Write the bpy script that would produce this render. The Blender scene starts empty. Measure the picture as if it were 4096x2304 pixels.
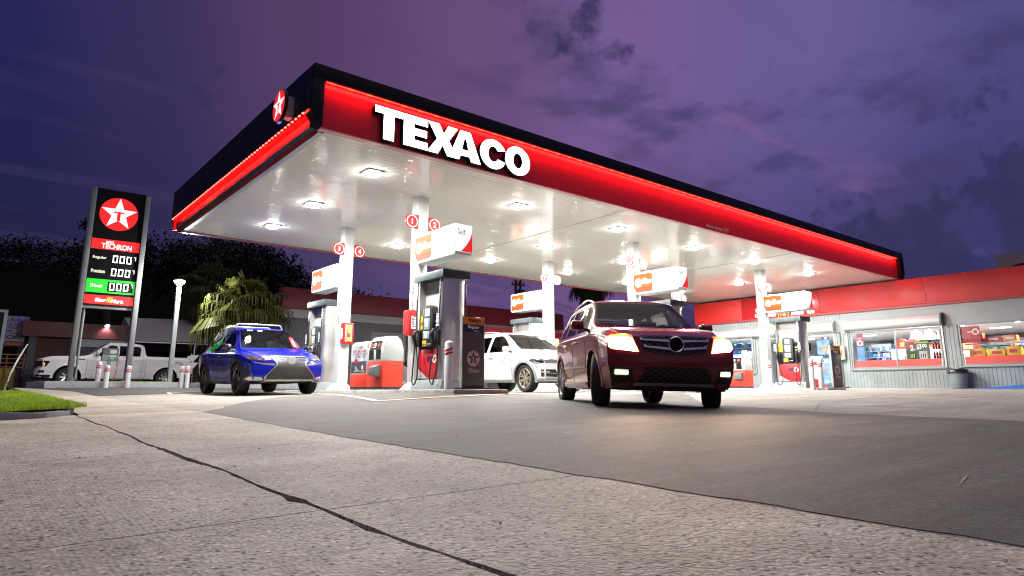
LENS=170; LAMPD=410; LEDP=235; SKYS=1.12; EXPO=0.0; SHOPP=320; HEADP=200; GLOW=.12; ZEN=.76
import bpy, bmesh, math, random
import numpy as np
from mathutils import Vector, Matrix
from mathutils.bvhtree import BVHTree
R = random.Random(7)
SC = bpy.context.scene
COL = SC.collection
PI = math.pi
# ------------------------------------------------------------------ mesh builder
class MB:
    def __init__(s):
        s.v = []; s.f = []; s.m = []; s.M = None
    def add(s, vs, fs, mi=0):
        n = len(s.v)
        for p in vs:
            p = Vector(p)
            s.v.append(s.M @ p if s.M is not None else p)
        for f in fs:
            s.f.append([n + i for i in f]); s.m.append(mi)
        return s
    def box(s, x0, x1, y0, y1, z0, z1, mi=0):
        v = [(x, y, z) for x in (x0, x1) for y in (y0, y1) for z in (z0, z1)]
        return s.add(v, [(0,1,3,2),(4,6,7,5),(0,4,5,1),(2,3,7,6),(0,2,6,4),(1,5,7,3)], mi)
    def cyl(s, p0, p1, r0, r1=None, n=16, mi=0, caps=True):
        r1 = r0 if r1 is None else r1
        p0 = Vector(p0); p1 = Vector(p1); d = (p1 - p0).normalized()
        a = d.orthogonal().normalized(); b = d.cross(a)
        vs = []
        for p, r in ((p0, r0), (p1, r1)):
            for i in range(n):
                t = 2*PI*i/n
                vs.append(p + a*(r*math.cos(t)) + b*(r*math.sin(t)))
        fs = [(i, (i+1) % n, n+(i+1) % n, n+i) for i in range(n)]
        if caps: fs += [tuple(range(n-1, -1, -1)), tuple(range(n, 2*n))]
        return s.add(vs, fs, mi)
    def tube(s, pts, r, n=8, mi=0):
        pts = [Vector(p) for p in pts]
        rs = r if isinstance(r, (list, tuple)) else [r]*len(pts)
        vs = []; a = None
        for k, p in enumerate(pts):
            d = (pts[min(k+1, len(pts)-1)] - pts[max(k-1, 0)]).normalized()
            if a is None: a = d.orthogonal().normalized()
            else:
                a = (a - d*a.dot(d))
                a = a.normalized() if a.length > 1e-6 else d.orthogonal().normalized()
            b = d.cross(a)
            for i in range(n):
                t = 2*PI*i/n
                vs.append(p + a*(rs[k]*math.cos(t)) + b*(rs[k]*math.sin(t)))
        fs = []
        for k in range(len(pts)-1):
            for i in range(n):
                fs.append((k*n+i, k*n+(i+1) % n, (k+1)*n+(i+1) % n, (k+1)*n+i))
        fs += [tuple(range(n-1, -1, -1)), tuple(range((len(pts)-1)*n, len(pts)*n))]
        return s.add(vs, fs, mi)
    def lathe(s, prof, o, ax, n=24, mi=0, closed=False):
        o = Vector(o); ax = Vector(ax).normalized(); a = ax.orthogonal().normalized(); b = ax.cross(a)
        vs = []
        for (r, h) in prof:
            for i in range(n):
                t = 2*PI*i/n
                vs.append(o + ax*h + a*(r*math.cos(t)) + b*(r*math.sin(t)))
        m = len(prof); fs = []
        for k in range(m if closed else m-1):
            k2 = (k+1) % m
            for i in range(n):
                fs.append((k*n+i, k*n+(i+1) % n, k2*n+(i+1) % n, k2*n+i))
        return s.add(vs, fs, mi)
    def prism(s, poly, o, u, w, d, mi=0):
        """2-D polygon (a,b) in the frame o,u,w extruded along d (vector)"""
        o, u, w, d = Vector(o), Vector(u), Vector(w), Vector(d)
        n = len(poly)
        b = [o + u*p[0] + w*p[1] for p in poly]
        vs = b + [p + d for p in b]
        fs = [tuple(range(n-1, -1, -1)), tuple(range(n, 2*n))] + [(i, (i+1) % n, n+(i+1) % n, n+i) for i in range(n)]
        return s.add(vs, fs, mi)
    def sheet(s, poly, o, u, w, mi=0):
        o, u, w = Vector(o), Vector(u), Vector(w)
        return s.add([o + u*p[0] + w*p[1] for p in poly], [tuple(range(len(poly)))], mi)
    def ring2(s, outer, inner, o, u, w, d, mi=0):
        """closed band between two outlines with the same count, extruded along d"""
        o, u, w, d = Vector(o), Vector(u), Vector(w), Vector(d); n = len(outer)
        vs = []
        for off in (Vector((0,0,0)), d):
            for L in (outer, inner):
                vs += [o + u*p[0] + w*p[1] + off for p in L]
        fs = []
        for i in range(n):
            j = (i+1) % n
            fs += [(i, j, n+j, n+i), (2*n+i, 3*n+i, 3*n+j, 2*n+j), (i, 2*n+i, 2*n+j, j), (n+i, n+j, 3*n+j, 3*n+i)]
        return s.add(vs, fs, mi)
    def build(s, name, mats, parent=None, bevel=0, smooth=30, seg=2, recalc=True, loc=None):
        me = bpy.data.meshes.new(name)
        me.from_pydata([tuple(v) for v in s.v], [], s.f)
        mats = mats if isinstance(mats, (list, tuple)) else [mats]
        for m in mats: me.materials.append(m)
        if len(mats) > 1: me.polygons.foreach_set('material_index', s.m)
        bm = bmesh.new(); bm.from_mesh(me)
        if recalc: bmesh.ops.recalc_face_normals(bm, faces=bm.faces)
        if bevel:
            es = [e for e in bm.edges if len(e.link_faces) == 2 and e.calc_face_angle(0) > 0.5]
            bmesh.ops.bevel(bm, geom=es, offset=bevel, segments=seg, affect='EDGES', profile=.6, clamp_overlap=True)
        bm.to_mesh(me); bm.free()
        o = bpy.data.objects.new(name, me); COL.objects.link(o)
        if parent: o.parent = parent
        if loc: o.location = loc
        if smooth: shade(me, smooth)
        return o
def shade(me, ang=30):
    me.polygons.foreach_set('use_smooth', [True]*len(me.polygons))
    try: me.set_sharp_from_angle(angle=math.radians(ang))
    except Exception: pass
def tag(o, label=None, cat=None, group=None, kind=None):
    if label: o['label'] = label
    if cat: o['category'] = cat
    if group: o['group'] = group
    if kind: o['kind'] = kind
    return o
def thing(name, label, cat, loc=(0,0,0), rz=0, group=None):
    o = bpy.data.objects.new(name, None); COL.objects.link(o)
    o.empty_display_size = .2
    o.location = loc; o.rotation_euler = (0, 0, rz)
    return tag(o, label, cat, group)
def dup(root, loc, rz=None, label=None):
    def cp(o, par):
        c = o.copy(); COL.objects.link(c)
        if par: c.parent = par
        for ch in list(o.children): cp(ch, c)
        return c
    r = cp(root, None); r.location = loc
    if rz is not None: r.rotation_euler = (0, 0, rz)
    if label: r['label'] = label
    return r
def struct(o):
    o['kind'] = 'structure'; return o
# ------------------------------------------------------------------ text
_tc = {}
def text_mesh(txt, bold=0.0):
    k = (txt, bold)
    if k in _tc: return _tc[k]
    cu = bpy.data.curves.new('lettering', 'FONT'); cu.body = txt; cu.size = 1; cu.offset = bold; cu.resolution_u = 3
    ob = bpy.data.objects.new('lettering', cu); COL.objects.link(ob)
    dg = bpy.context.evaluated_depsgraph_get()
    me = bpy.data.meshes.new_from_object(ob.evaluated_get(dg))
    vs = [v.co.copy() for v in me.vertices]; fs = [tuple(p.vertices) for p in me.polygons]
    bpy.data.objects.remove(ob); bpy.data.curves.remove(cu); bpy.data.meshes.remove(me)
    x0 = min(v.x for v in vs); x1 = max(v.x for v in vs); y0 = min(v.y for v in vs); y1 = max(v.y for v in vs)
    _tc[k] = (vs, fs, x0, x1, y0, y1)
    return _tc[k]
def put_text(mb, txt, o, u, w, width=None, height=None, align='c', bold=.02, mi=0, shear=0):
    """lettering sheet: o = centre (or left/right middle), u right, w up; fits width and/or height"""
    vs, fs, x0, x1, y0, y1 = text_mesh(txt, bold)
    sx = width/(x1-x0) if width else None; sy = height/(y1-y0) if height else None
    if sx is None: sx = sy
    if sy is None: sy = sx
    o, u, w = Vector(o), Vector(u), Vector(w)
    cx = {'c': (x0+x1)/2, 'l': x0, 'r': x1}[align]; cy = (y0+y1)/2
    mb.add([o + u*((v.x-cx)*sx + shear*(v.y-cy)*sy) + w*((v.y-cy)*sy) for v in vs], fs, mi)
    return mb
def circ(r, n=32, cx=0, cy=0, ry=None):
    ry = r if ry is None else ry
    return [(cx+r*math.cos(2*PI*i/n), cy+ry*math.sin(2*PI*i/n)) for i in range(n)]
def star_pts(r, k=.40):
    return [((r if i % 2 == 0 else r*k)*math.cos(PI/2+i*PI/5), (r if i % 2 == 0 else r*k)*math.sin(PI/2+i*PI/5)) for i in range(10)]
def tee(r):
    return [(-.27*r,.15*r),(.27*r,.15*r),(.27*r,.0),(.2*r,.06*r),(.09*r,.06*r),(.09*r,-.36*r),(.0,-.48*r),(-.09*r,-.36*r),(-.09*r,.06*r),(-.2*r,.06*r),(-.27*r,.0)]
def emblem(mb, o, u, w, r, nrm, mi=(0,1,0), d=.004):
    """red disc, white star, red T, each layer d proud of the one below"""
    o, u, w, nrm = Vector(o), Vector(u), Vector(w), Vector(nrm)
    mb.sheet(circ(r, 40), o, u, w, mi[0])
    sp = star_pts(r*.97); c = o + nrm*d
    mb.add([c] + [c + u*p[0] + w*p[1] for p in sp], [(0, i+1, (i+1) % 10+1) for i in range(10)], mi[1])
    c = o + nrm*2*d; T = tee(r)
    mb.sheet([T[0],T[1],T[2],T[3],T[8+1],T[10]], c, u, w, mi[2])
    mb.sheet([T[4],T[5],T[6],T[7],T[8]], c, u, w, mi[2])
    return mb
# ------------------------------------------------------------------ materials
def srgb(r, g, b):
    f = lambda c: (c/255)/12.92 if c/255 <= .04045 else ((c/255+.055)/1.055)**2.4
    return (f(r), f(g), f(b), 1)
MATS = {}
def mat(name, col=(.5,.5,.5), rough=.5, metal=0, spec=.5, emit=None, es=0, coat=0, noise=None, bump=None, alpha=1):
    """noise=(scale, amount, detail) tints the colour; bump=(scale, strength, distance)"""
    if name in MATS: return MATS[name]
    m = bpy.data.materials.new(name); m.use_nodes = True
    nt = m.node_tree; b = nt.nodes['Principled BSDF']
    c = tuple(col[:3]) + (1,)
    b.inputs['Base Color'].default_value = c
    b.inputs['Roughness'].default_value = rough; b.inputs['Metallic'].default_value = metal
    b.inputs['Specular IOR Level'].default_value = spec
    b.inputs['Coat Weight'].default_value = coat; b.inputs['Coat Roughness'].default_value = .03
    if emit is not None:
        b.inputs['Emission Color'].default_value = tuple(emit[:3]) + (1,); b.inputs['Emission Strength'].default_value = es
    tc = nt.nodes.new('ShaderNodeTexCoord')
    if noise:
        n = nt.nodes.new('ShaderNodeTexNoise'); n.inputs['Scale'].default_value = noise[0]; n.inputs['Detail'].default_value = noise[2] if len(noise) > 2 else 5
        nt.links.new(tc.outputs['Object'], n.inputs['Vector'])
        mr = nt.nodes.new('ShaderNodeMapRange'); mr.inputs[1].default_value = .3; mr.inputs[2].default_value = .7
        mr.inputs[3].default_value = 1-noise[1]; mr.inputs[4].default_value = 1+noise[1]*.6
        nt.links.new(n.outputs['Fac'], mr.inputs[0])
        mx = nt.nodes.new('ShaderNodeVectorMath'); mx.operation = 'SCALE'; mx.inputs[0].default_value = c[:3]
        nt.links.new(mr.outputs[0], mx.inputs['Scale']); nt.links.new(mx.outputs[0], b.inputs['Base Color'])
        mr2 = nt.nodes.new('ShaderNodeMapRange'); mr2.inputs[1].default_value = .3; mr2.inputs[2].default_value = .7
        mr2.inputs[3].default_value = max(0, rough-.1); mr2.inputs[4].default_value = min(1, rough+.1)
        nt.links.new(n.outputs['Fac'], mr2.inputs[0]); nt.links.new(mr2.outputs[0], b.inputs['Roughness'])
    if bump:
        n = nt.nodes.new('ShaderNodeTexNoise'); n.inputs['Scale'].default_value = bump[0]; n.inputs['Detail'].default_value = 4
        nt.links.new(tc.outputs['Object'], n.inputs['Vector'])
        bp = nt.nodes.new('ShaderNodeBump'); bp.inputs['Strength'].default_value = bump[1]; bp.inputs['Distance'].default_value = bump[2]
        nt.links.new(n.outputs['Fac'], bp.inputs['Height']); nt.links.new(bp.outputs[0], b.inputs['Normal'])
    MATS[name] = m
    return m
def node_mat(name):
    m = bpy.data.materials.new(name); m.use_nodes = True
    return m, m.node_tree, m.node_tree.nodes['Principled BSDF']
def glass_mat(name, tint=(.5,.5,.5), base=.04):
    """clear sheet: tinted see-through plus a mirror part that grows at grazing angles (same from both sides)"""
    m = bpy.data.materials.new(name); m.use_nodes = True; nt = m.node_tree; nt.nodes.clear()
    out = nt.nodes.new('ShaderNodeOutputMaterial'); tr = nt.nodes.new('ShaderNodeBsdfTransparent'); gl = nt.nodes.new('ShaderNodeBsdfGlossy')
    gl.inputs['Roughness'].default_value = .015; tr.inputs['Color'].default_value = tuple(tint) + (1,)
    ge = nt.nodes.new('ShaderNodeNewGeometry'); dt = nt.nodes.new('ShaderNodeVectorMath'); dt.operation = 'DOT_PRODUCT'
    nt.links.new(ge.outputs['Normal'], dt.inputs[0]); nt.links.new(ge.outputs['Incoming'], dt.inputs[1])
    def op(o, a, b_=None):
        n = nt.nodes.new('ShaderNodeMath'); n.operation = o
        for i, q in enumerate((a, b_)):
            if q is None: continue
            if isinstance(q, (int, float)): n.inputs[i].default_value = q
            else: nt.links.new(q, n.inputs[i])
        return n.outputs[0]
    f = op('ADD', op('MULTIPLY', op('POWER', op('SUBTRACT', 1, op('ABSOLUTE', dt.outputs['Value'])), 5), .9-base), base)
    mx = nt.nodes.new('ShaderNodeMixShader')
    nt.links.new(f, mx.inputs[0])
    nt.links.new(tr.outputs[0], mx.inputs[1]); nt.links.new(gl.outputs[0], mx.inputs[2]); nt.links.new(mx.outputs[0], out.inputs[0])
    return m
white = mat('white_paint', (.78,.78,.76), .35, noise=(3,.06))
red = mat('red_panel', (.46,.012,.020), .35)
redbox = mat('red_enamel', (.40,.014,.012), .4)
dark = mat('dark_plastic', (.02,.021,.023), .45)
black = mat('black_rubber', (.012,.012,.012), .7)
steel = mat('brushed_steel', (.66,.66,.64), .36, .9, noise=(2,.12), bump=(40,.03,.01))
galv = mat('galvanised_steel', (.42,.44,.45), .45, .6, noise=(4,.12))
greyp = mat('grey_paint', (.27,.30,.31), .5, noise=(2,.12))
lgrey = mat('light_grey_paint', (.42,.45,.45), .5, noise=(2,.1))
navy = mat('navy_cladding', (.006,.006,.011), .5, spec=.2, noise=(.8,.15))
colw = mat('column_paint', (.48,.49,.49), .4, noise=(5,.05))
chrome = mat('chrome', (.8,.8,.8), .08, 1)
ledw = mat('lit_white', (.9,.9,.9), .4, emit=(1,1,.97), es=2.2)
# lit sign faces
sgn_w = mat('lit_sign_white', (.5,.5,.5), .4, emit=(1,1,1), es=1.1)
sgn_r = mat('lit_sign_red', (.4,.01,.01), .4, emit=(1,.025,.025), es=.8)
sgn_o = mat('lit_sign_orange', (.16,.02,.001), .5, spec=.15, emit=(1,.16,.012), es=.8)
sgn_g = mat('lit_sign_green', (.02,.4,.03), .4, emit=(.005,.55,.02), es=.9)
sgn_dw = mat('lit_lettering_dim', (.6,.6,.5), .4, emit=(.7,.75,.6), es=.55)
blk = mat('black_panel', (.006,.006,.007), .6, spec=.15)
txtw = mat('white_lettering', (.8,.8,.8), .5)
txtk = mat('black_lettering', (.02,.02,.02), .5)
yel = mat('yellow_label', (.75,.42,.02), .45)
# ------------------------------------------------------------------ ground height (z = 0 is the camera's height)
def _P1(x, y): return -.48 + .0165*x + .02*y
_A = [(x, y, _P1(x, y)) for x, y in [(-8,-8),(0,-8),(8,-8),(-8,0),(0,0),(4,3),(-8,8),(0,8),(4,6),(-6,14),(6,0),(3,12)]]
_A += [(7.5,6,-.21),(9.1,8.25,-.195),(13,5,-.2),(20,4,-.1),(18,-4,-.25),(7.7,10.2,-.05),(15,10.2,-.03),(22,10.2,.03),(7.7,18,-.02),(5.7,17,-.07),(12.7,15.2,-.03),(22.4,12.8,.06),(28.5,8,.1),(28.5,14,.1),(28.5,20,.1),(28.5,2,.1),(3,26,.1),(6,26.5,.12),(11,30,.1),(28,30,.12),(5,34,.12),(-8,30,.1),(40,45,.15),(-20,45,.15),(40,-10,.1),(15,24,.05)]
_A = np.array(_A); _n = len(_A)
_K = np.zeros((_n+3, _n+3))
_K[:_n,:_n] = np.sqrt(((_A[:,None,:2]-_A[None,:,:2])**2).sum(-1)+4.) - .02*np.eye(_n)
_K[:_n,_n] = 1; _K[:_n,_n+1:] = _A[:,:2]; _K[_n:,:_n] = _K[:_n,_n:].T
_W = np.linalg.solve(_K, np.r_[_A[:,2],0,0,0])
def g(x, y):
    x = min(max(x, -14.), 42.); y = min(max(y, -12.), 46.)
    r2 = (_A[:,0]-x)**2 + (_A[:,1]-y)**2
    return float(_W[:_n] @ np.sqrt(r2+4.) + _W[_n] + _W[_n+1]*x + _W[_n+2]*y)
GC = .75
def ground_sheet(name, poly, m, off=0.0, skirt=0, cell=GC):
    """polygon cut along a grid, laid on the ground height, with a skirt down its edge"""
    bm = bmesh.new()
    vs = [bm.verts.new((p[0], p[1], 0)) for p in poly]
    bm.faces.new(vs)
    xs = [p[0] for p in poly]; ys = [p[1] for p in poly]
    for a, lo, hi in ((0, min(xs), max(xs)), (1, min(ys), max(ys))):
        k = math.ceil(lo/cell)
        while k*cell < hi:
            co = [0,0,0]; no = [0,0,0]; co[a] = k*cell; no[a] = 1
            bmesh.ops.bisect_plane(bm, geom=bm.verts[:]+bm.edges[:]+bm.faces[:], plane_co=co, plane_no=no, dist=1e-5)
            k += 1
    bmesh.ops.triangulate(bm, faces=[f for f in bm.faces if len(f.verts) > 4])
    for v in bm.verts: v.co.z = g(v.co.x, v.co.y) + off
    if skirt:
        be = [e for e in bm.edges if len(e.link_faces) == 1]
        r = bmesh.ops.extrude_edge_only(bm, edges=be)
        for v in [x for x in r['geom'] if isinstance(x, bmesh.types.BMVert)]: v.co.z -= skirt
    bmesh.ops.recalc_face_normals(bm, faces=bm.faces)
    me = bpy.data.meshes.new(name); bm.to_mesh(me); bm.free()
    up = sum(p.normal.z*p.area for p in me.polygons)
    if up < 0: me.flip_normals()
    me.materials.append(m)
    o = bpy.data.objects.new(name, me); COL.objects.link(o)
    shade(me, 40)
    return o
# ================================================================== GROUND AND PAVING
def concrete_mat(name, c1, c2, stains=.35, fine=60, mid=11):
    m, nt, b = node_mat(name)
    tc = nt.nodes.new('ShaderNodeTexCoord')
    def noise(s, d=6, r=.55):
        n = nt.nodes.new('ShaderNodeTexNoise'); n.inputs['Scale'].default_value = s; n.inputs['Detail'].default_value = d; n.inputs['Roughness'].default_value = r
        nt.links.new(tc.outputs['Object'], n.inputs['Vector']); return n
    a = noise(.35, 7); f = noise(fine, 3, .7); p = noise(2.2, 6, .7)
    r1 = nt.nodes.new('ShaderNodeValToRGB'); r1.color_ramp.elements[0].position = .35; r1.color_ramp.elements[1].position = .7
    r1.color_ramp.elements[0].color = tuple(c1)+(1,); r1.color_ramp.elements[1].color = tuple(c2)+(1,)
    nt.links.new(a.outputs['Fac'], r1.inputs[0])
    m1 = nt.nodes.new('ShaderNodeMix'); m1.data_type = 'RGBA'; m1.blend_type = 'MULTIPLY'; m1.inputs[0].default_value = stains
    nt.links.new(r1.outputs[0], m1.inputs[6]); nt.links.new(p.outputs['Color'], m1.inputs[7])
    r2 = nt.nodes.new('ShaderNodeValToRGB'); r2.color_ramp.elements[0].position = .3; r2.color_ramp.elements[1].position = .7
    r2.color_ramp.elements[0].color = (.45,.45,.45,1); r2.color_ramp.elements[1].color = (1.35,1.35,1.35,1)
    nt.links.new(f.outputs['Fac'], r2.inputs[0])
    m2 = nt.nodes.new('ShaderNodeMix'); m2.data_type = 'RGBA'; m2.blend_type = 'MULTIPLY'; m2.inputs[0].default_value = .8
    nt.links.new(m1.outputs[2], m2.inputs[6]); nt.links.new(r2.outputs[0], m2.inputs[7])
    md = noise(mid, 6, .65); r3 = nt.nodes.new('ShaderNodeValToRGB'); r3.color_ramp.elements[0].position = .32; r3.color_ramp.elements[1].position = .68
    r3.color_ramp.elements[0].color = (.72,.72,.72,1); r3.color_ramp.elements[1].color = (1.2,1.2,1.2,1); nt.links.new(md.outputs['Fac'], r3.inputs[0])
    m3 = nt.nodes.new('ShaderNodeMix'); m3.data_type = 'RGBA'; m3.blend_type = 'MULTIPLY'; m3.inputs[0].default_value = 1
    nt.links.new(m2.outputs[2], m3.inputs[6]); nt.links.new(r3.outputs[0], m3.inputs[7])
    sk_ = nt.nodes.new('ShaderNodeMapping'); sk_.inputs['Rotation'].default_value = (0,0,.5); sk_.inputs['Scale'].default_value = (.35,3.2,1); nt.links.new(tc.outputs['Object'], sk_.inputs[0])
    st_ = nt.nodes.new('ShaderNodeTexNoise'); st_.inputs['Scale'].default_value = 1.1; st_.inputs['Detail'].default_value = 8; st_.inputs['Roughness'].default_value = .7; nt.links.new(sk_.outputs[0], st_.inputs['Vector'])
    r4 = nt.nodes.new('ShaderNodeValToRGB'); r4.color_ramp.elements[0].position = .36; r4.color_ramp.elements[1].position = .62
    r4.color_ramp.elements[0].color = (.70,.69,.68,1); r4.color_ramp.elements[1].color = (1.1,1.1,1.1,1); nt.links.new(st_.outputs['Fac'], r4.inputs[0])
    m4 = nt.nodes.new('ShaderNodeMix'); m4.data_type = 'RGBA'; m4.blend_type = 'MULTIPLY'; m4.inputs[0].default_value = 1
    nt.links.new(m3.outputs[2], m4.inputs[6]); nt.links.new(r4.outputs[0], m4.inputs[7])
    bl_ = noise(.75, 4, .6); r5 = nt.nodes.new('ShaderNodeValToRGB'); r5.color_ramp.elements[0].position = .60; r5.color_ramp.elements[1].position = .74
    r5.color_ramp.elements[0].color = (1,1,1,1); r5.color_ramp.elements[1].color = (.62,.60,.58,1); nt.links.new(bl_.outputs['Fac'], r5.inputs[0])
    m5 = nt.nodes.new('ShaderNodeMix'); m5.data_type = 'RGBA'; m5.blend_type = 'MULTIPLY'; m5.inputs[0].default_value = 1
    nt.links.new(m4.outputs[2], m5.inputs[6]); nt.links.new(r5.outputs[0], m5.inputs[7])
    nt.links.new(m5.outputs[2], b.inputs['Base Color'])
    b.inputs['Roughness'].default_value = .8; b.inputs['Specular IOR Level'].default_value = .3
    bp = nt.nodes.new('ShaderNodeBump'); bp.inputs['Strength'].default_value = .5; bp.inputs['Distance'].default_value = .006
    nt.links.new(f.outputs['Fac'], bp.inputs['Height']); nt.links.new(bp.outputs[0], b.inputs['Normal'])
    return m
def aggregate_mat(name):
    """worn sidewalk concrete with pebbles showing"""
    m, nt, b = node_mat(name)
    tc = nt.nodes.new('ShaderNodeTexCoord')
    wv = nt.nodes.new('ShaderNodeTexNoise'); wv.inputs['Scale'].default_value = 25; wv.inputs['Detail'].default_value = 2
    nt.links.new(tc.outputs['Object'], wv.inputs['Vector'])
    off = nt.nodes.new('ShaderNodeMixRGB'); off.blend_type = 'LINEAR_LIGHT'; off.inputs[0].default_value = .012
    nt.links.new(tc.outputs['Object'], off.inputs[1]); nt.links.new(wv.outputs['Color'], off.inputs[2])
    vo = nt.nodes.new('ShaderNodeTexVoronoi'); vo.inputs['Scale'].default_value = 58; vo.inputs['Randomness'].default_value = 1
    nt.links.new(off.outputs[0], vo.inputs['Vector'])
    sp = nt.nodes.new('ShaderNodeSeparateColor'); nt.links.new(vo.outputs['Color'], sp.inputs[0])
    rc = nt.nodes.new('ShaderNodeValToRGB'); e = rc.color_ramp.elements
    e[0].position = 0; e[0].color = (.045,.045,.045,1); e[1].position = 1; e[1].color = (.71,.65,.56,1)
    for pos, c in ((.15,(.10,.10,.10)), (.22,(.305,.28,.245)), (.5,(.44,.415,.36)), (.8,(.55,.515,.455))):
        k = e.new(pos); k.color = c+(1,)
    nt.links.new(sp.outputs[0], rc.inputs[0])
    # mortar between and over the pebbles
    mr = nt.nodes.new('ShaderNodeMapRange'); mr.inputs[1].default_value = .35; mr.inputs[2].default_value = .62
    nt.links.new(vo.outputs['Distance'], mr.inputs[0])
    big = nt.nodes.new('ShaderNodeTexNoise'); big.inputs['Scale'].default_value = 1.6; big.inputs['Detail'].default_value = 6
    nt.links.new(tc.outputs['Object'], big.inputs['Vector'])
    mx = nt.nodes.new('ShaderNodeMix'); mx.data_type = 'RGBA'
    nt.links.new(mr.outputs[0], mx.inputs[0]); nt.links.new(rc.outputs[0], mx.inputs[6]); mx.inputs[7].default_value = (.39,.365,.32,1)
    r2 = nt.nodes.new('ShaderNodeValToRGB'); r2.color_ramp.elements[0].position = .3; r2.color_ramp.elements[1].position = .72
    r2.color_ramp.elements[0].color = (.80,.78,.74,1); r2.color_ramp.elements[1].color = (1.2,1.18,1.12,1)
    nt.links.new(big.outputs['Fac'], r2.inputs[0])
    m2 = nt.nodes.new('ShaderNodeMix'); m2.data_type = 'RGBA'; m2.blend_type = 'MULTIPLY'; m2.inputs[0].default_value = 1
    nt.links.new(mx.outputs[2], m2.inputs[6]); nt.links.new(r2.outputs[0], m2.inputs[7])
    s2n = nt.nodes.new('ShaderNodeTexNoise'); s2n.inputs['Scale'].default_value = .55; s2n.inputs['Detail'].default_value = 9; s2n.inputs['Roughness'].default_value = .68; nt.links.new(tc.outputs['Object'], s2n.inputs['Vector'])
    r6 = nt.nodes.new('ShaderNodeValToRGB'); r6.color_ramp.elements[0].position = .42; r6.color_ramp.elements[1].position = .60; r6.color_ramp.elements[0].color = (.70,.68,.66,1); r6.color_ramp.elements[1].color = (1.05,1.05,1.05,1); nt.links.new(s2n.outputs['Fac'], r6.inputs[0])
    m6 = nt.nodes.new('ShaderNodeMix'); m6.data_type = 'RGBA'; m6.blend_type = 'MULTIPLY'; m6.inputs[0].default_value = 1; nt.links.new(m2.outputs[2], m6.inputs[6]); nt.links.new(r6.outputs[0], m6.inputs[7]); nt.links.new(m6.outputs[2], b.inputs['Base Color'])
    b.inputs['Roughness'].default_value = .75; b.inputs['Specular IOR Level'].default_value = .35
    inv = nt.nodes.new('ShaderNodeMath'); inv.operation = 'MULTIPLY_ADD'; inv.inputs[1].default_value = -1; inv.inputs[2].default_value = 1
    nt.links.new(vo.outputs['Distance'], inv.inputs[0])
    ad = nt.nodes.new('ShaderNodeMath'); ad.operation = 'MULTIPLY_ADD'; ad.inputs[1].default_value = .8
    nt.links.new(wv.outputs['Fac'], ad.inputs[0]); nt.links.new(inv.outputs[0], ad.inputs[2])
    bp = nt.nodes.new('ShaderNodeBump'); bp.inputs['Strength'].default_value = .9; bp.inputs['Distance'].default_value = .0032
    nt.links.new(ad.outputs[0], bp.inputs['Height']); nt.links.new(bp.outputs[0], b.inputs['Normal'])
    return m
soil = mat('dark_soil', (.014,.012,.009), .95, noise=(8,.4))
lotc = concrete_mat('lot_concrete', (.30,.285,.25), (.40,.38,.335), .4, 50)
asph = concrete_mat('apron_asphalt', (.125,.122,.112), (.18,.175,.16), .5, 60, 22)
asph2 = concrete_mat('back_asphalt', (.05,.05,.052), (.075,.075,.076), .3, 80)
aggr = aggregate_mat('aggregate_concrete')
smooth_c = concrete_mat('smooth_concrete', (.42,.375,.31), (.52,.47,.40), .4, 60)
kerbm = mat('kerb_concrete', (.16,.17,.175), .8, noise=(6,.25), bump=(30,.4,.01))
kerbl = mat('painted_kerb', (.38,.41,.42), .7, noise=(5,.2), bump=(30,.3,.01))

# base earth: one sheet out to the horizon
mb = MB(); NX = [-260,-120,-60] + [i*1.5 for i in range(-14, 36)] + [70,120,260]; NY = [-260,-120,-60] + [i*1.5 for i in range(-14, 38)] + [75,130,280]
vs = [(x, y, g(x, y)-.09) for y in NY for x in NX]; w = len(NX)
mb.add(vs, [(j*w+i, j*w+i+1, (j+1)*w+i+1, (j+1)*w+i) for j in range(len(NY)-1) for i in range(w-1)])
struct(mb.build('ground', soil, smooth=60))
# sidewalk slabs either side of the long crack (x = 1.08)
rr = random.Random(3)
ys = []; y = -8.0
while y < 9.35:
    ys.append(y); y += rr.uniform(.05, .14)
ys.append(9.35)
def wob(y):
    return .010*math.sin(y*2.1)+.008*math.sin(y*5.3+1)
edgeA = []; edgeB = []
for y in ys:
    wd = .008 + .016*max(0, math.sin(y*1.7+.4)) + rr.uniform(0, .018)
    if rr.random() < .12: wd += rr.uniform(.012, .04)
    if y > 6.5: wd *= .55
    edgeA.append((1.075 + wob(y) - wd*.75 - rr.uniform(0,.008), y)); edgeB.append((1.075 + wob(y) + wd*.35, y))
# the sidewalk is poured in panels with joints every 2.33 m
def panels(name, y0, y1, edge, xs, m, joint=.008, skirt=.085):
    js = [2.36-2.33*k for k in range(5, -1, -1)] + [4.69, 7.02, 9.34]
    cuts = [y0] + [j for j in js if y0 < j < y1-.05] + [y1]
    objs = []
    for a, b in zip(cuts[:-1], cuts[1:]):
        e = [p for p in edge if a+joint < p[1] < b-joint]
        if not e: continue
        def ex(yy):
            q = sorted(edge, key=lambda p: abs(p[1]-yy))[0]; return q[0]
        chain = [(ex(a), a+joint*.5)] + e + [(ex(b), b-joint*.5)]
        poly = chain + [(xs, b-joint*.5), (xs, a+joint*.5)]
        objs.append(poly)
    bmj = None
    parts = []
    for poly in objs:
        parts.append(ground_sheet(name, poly, m, 0, skirt))
    # join into one structure mesh
    bm = bmesh.new()
    for o in parts: bm.from_mesh(o.data)
    me = bpy.data.meshes.new(name); bm.to_mesh(me); bm.free(); me.materials.append(m)
    for o in parts:
        d = o.data; bpy.data.objects.remove(o); bpy.data.meshes.remove(d)
    ob = bpy.data.objects.new(name, me); COL.objects.link(ob); shade(me, 40)
    return struct(ob)
panels('sidewalk', -8, 9.35, edgeA, -3.2, aggr)
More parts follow.
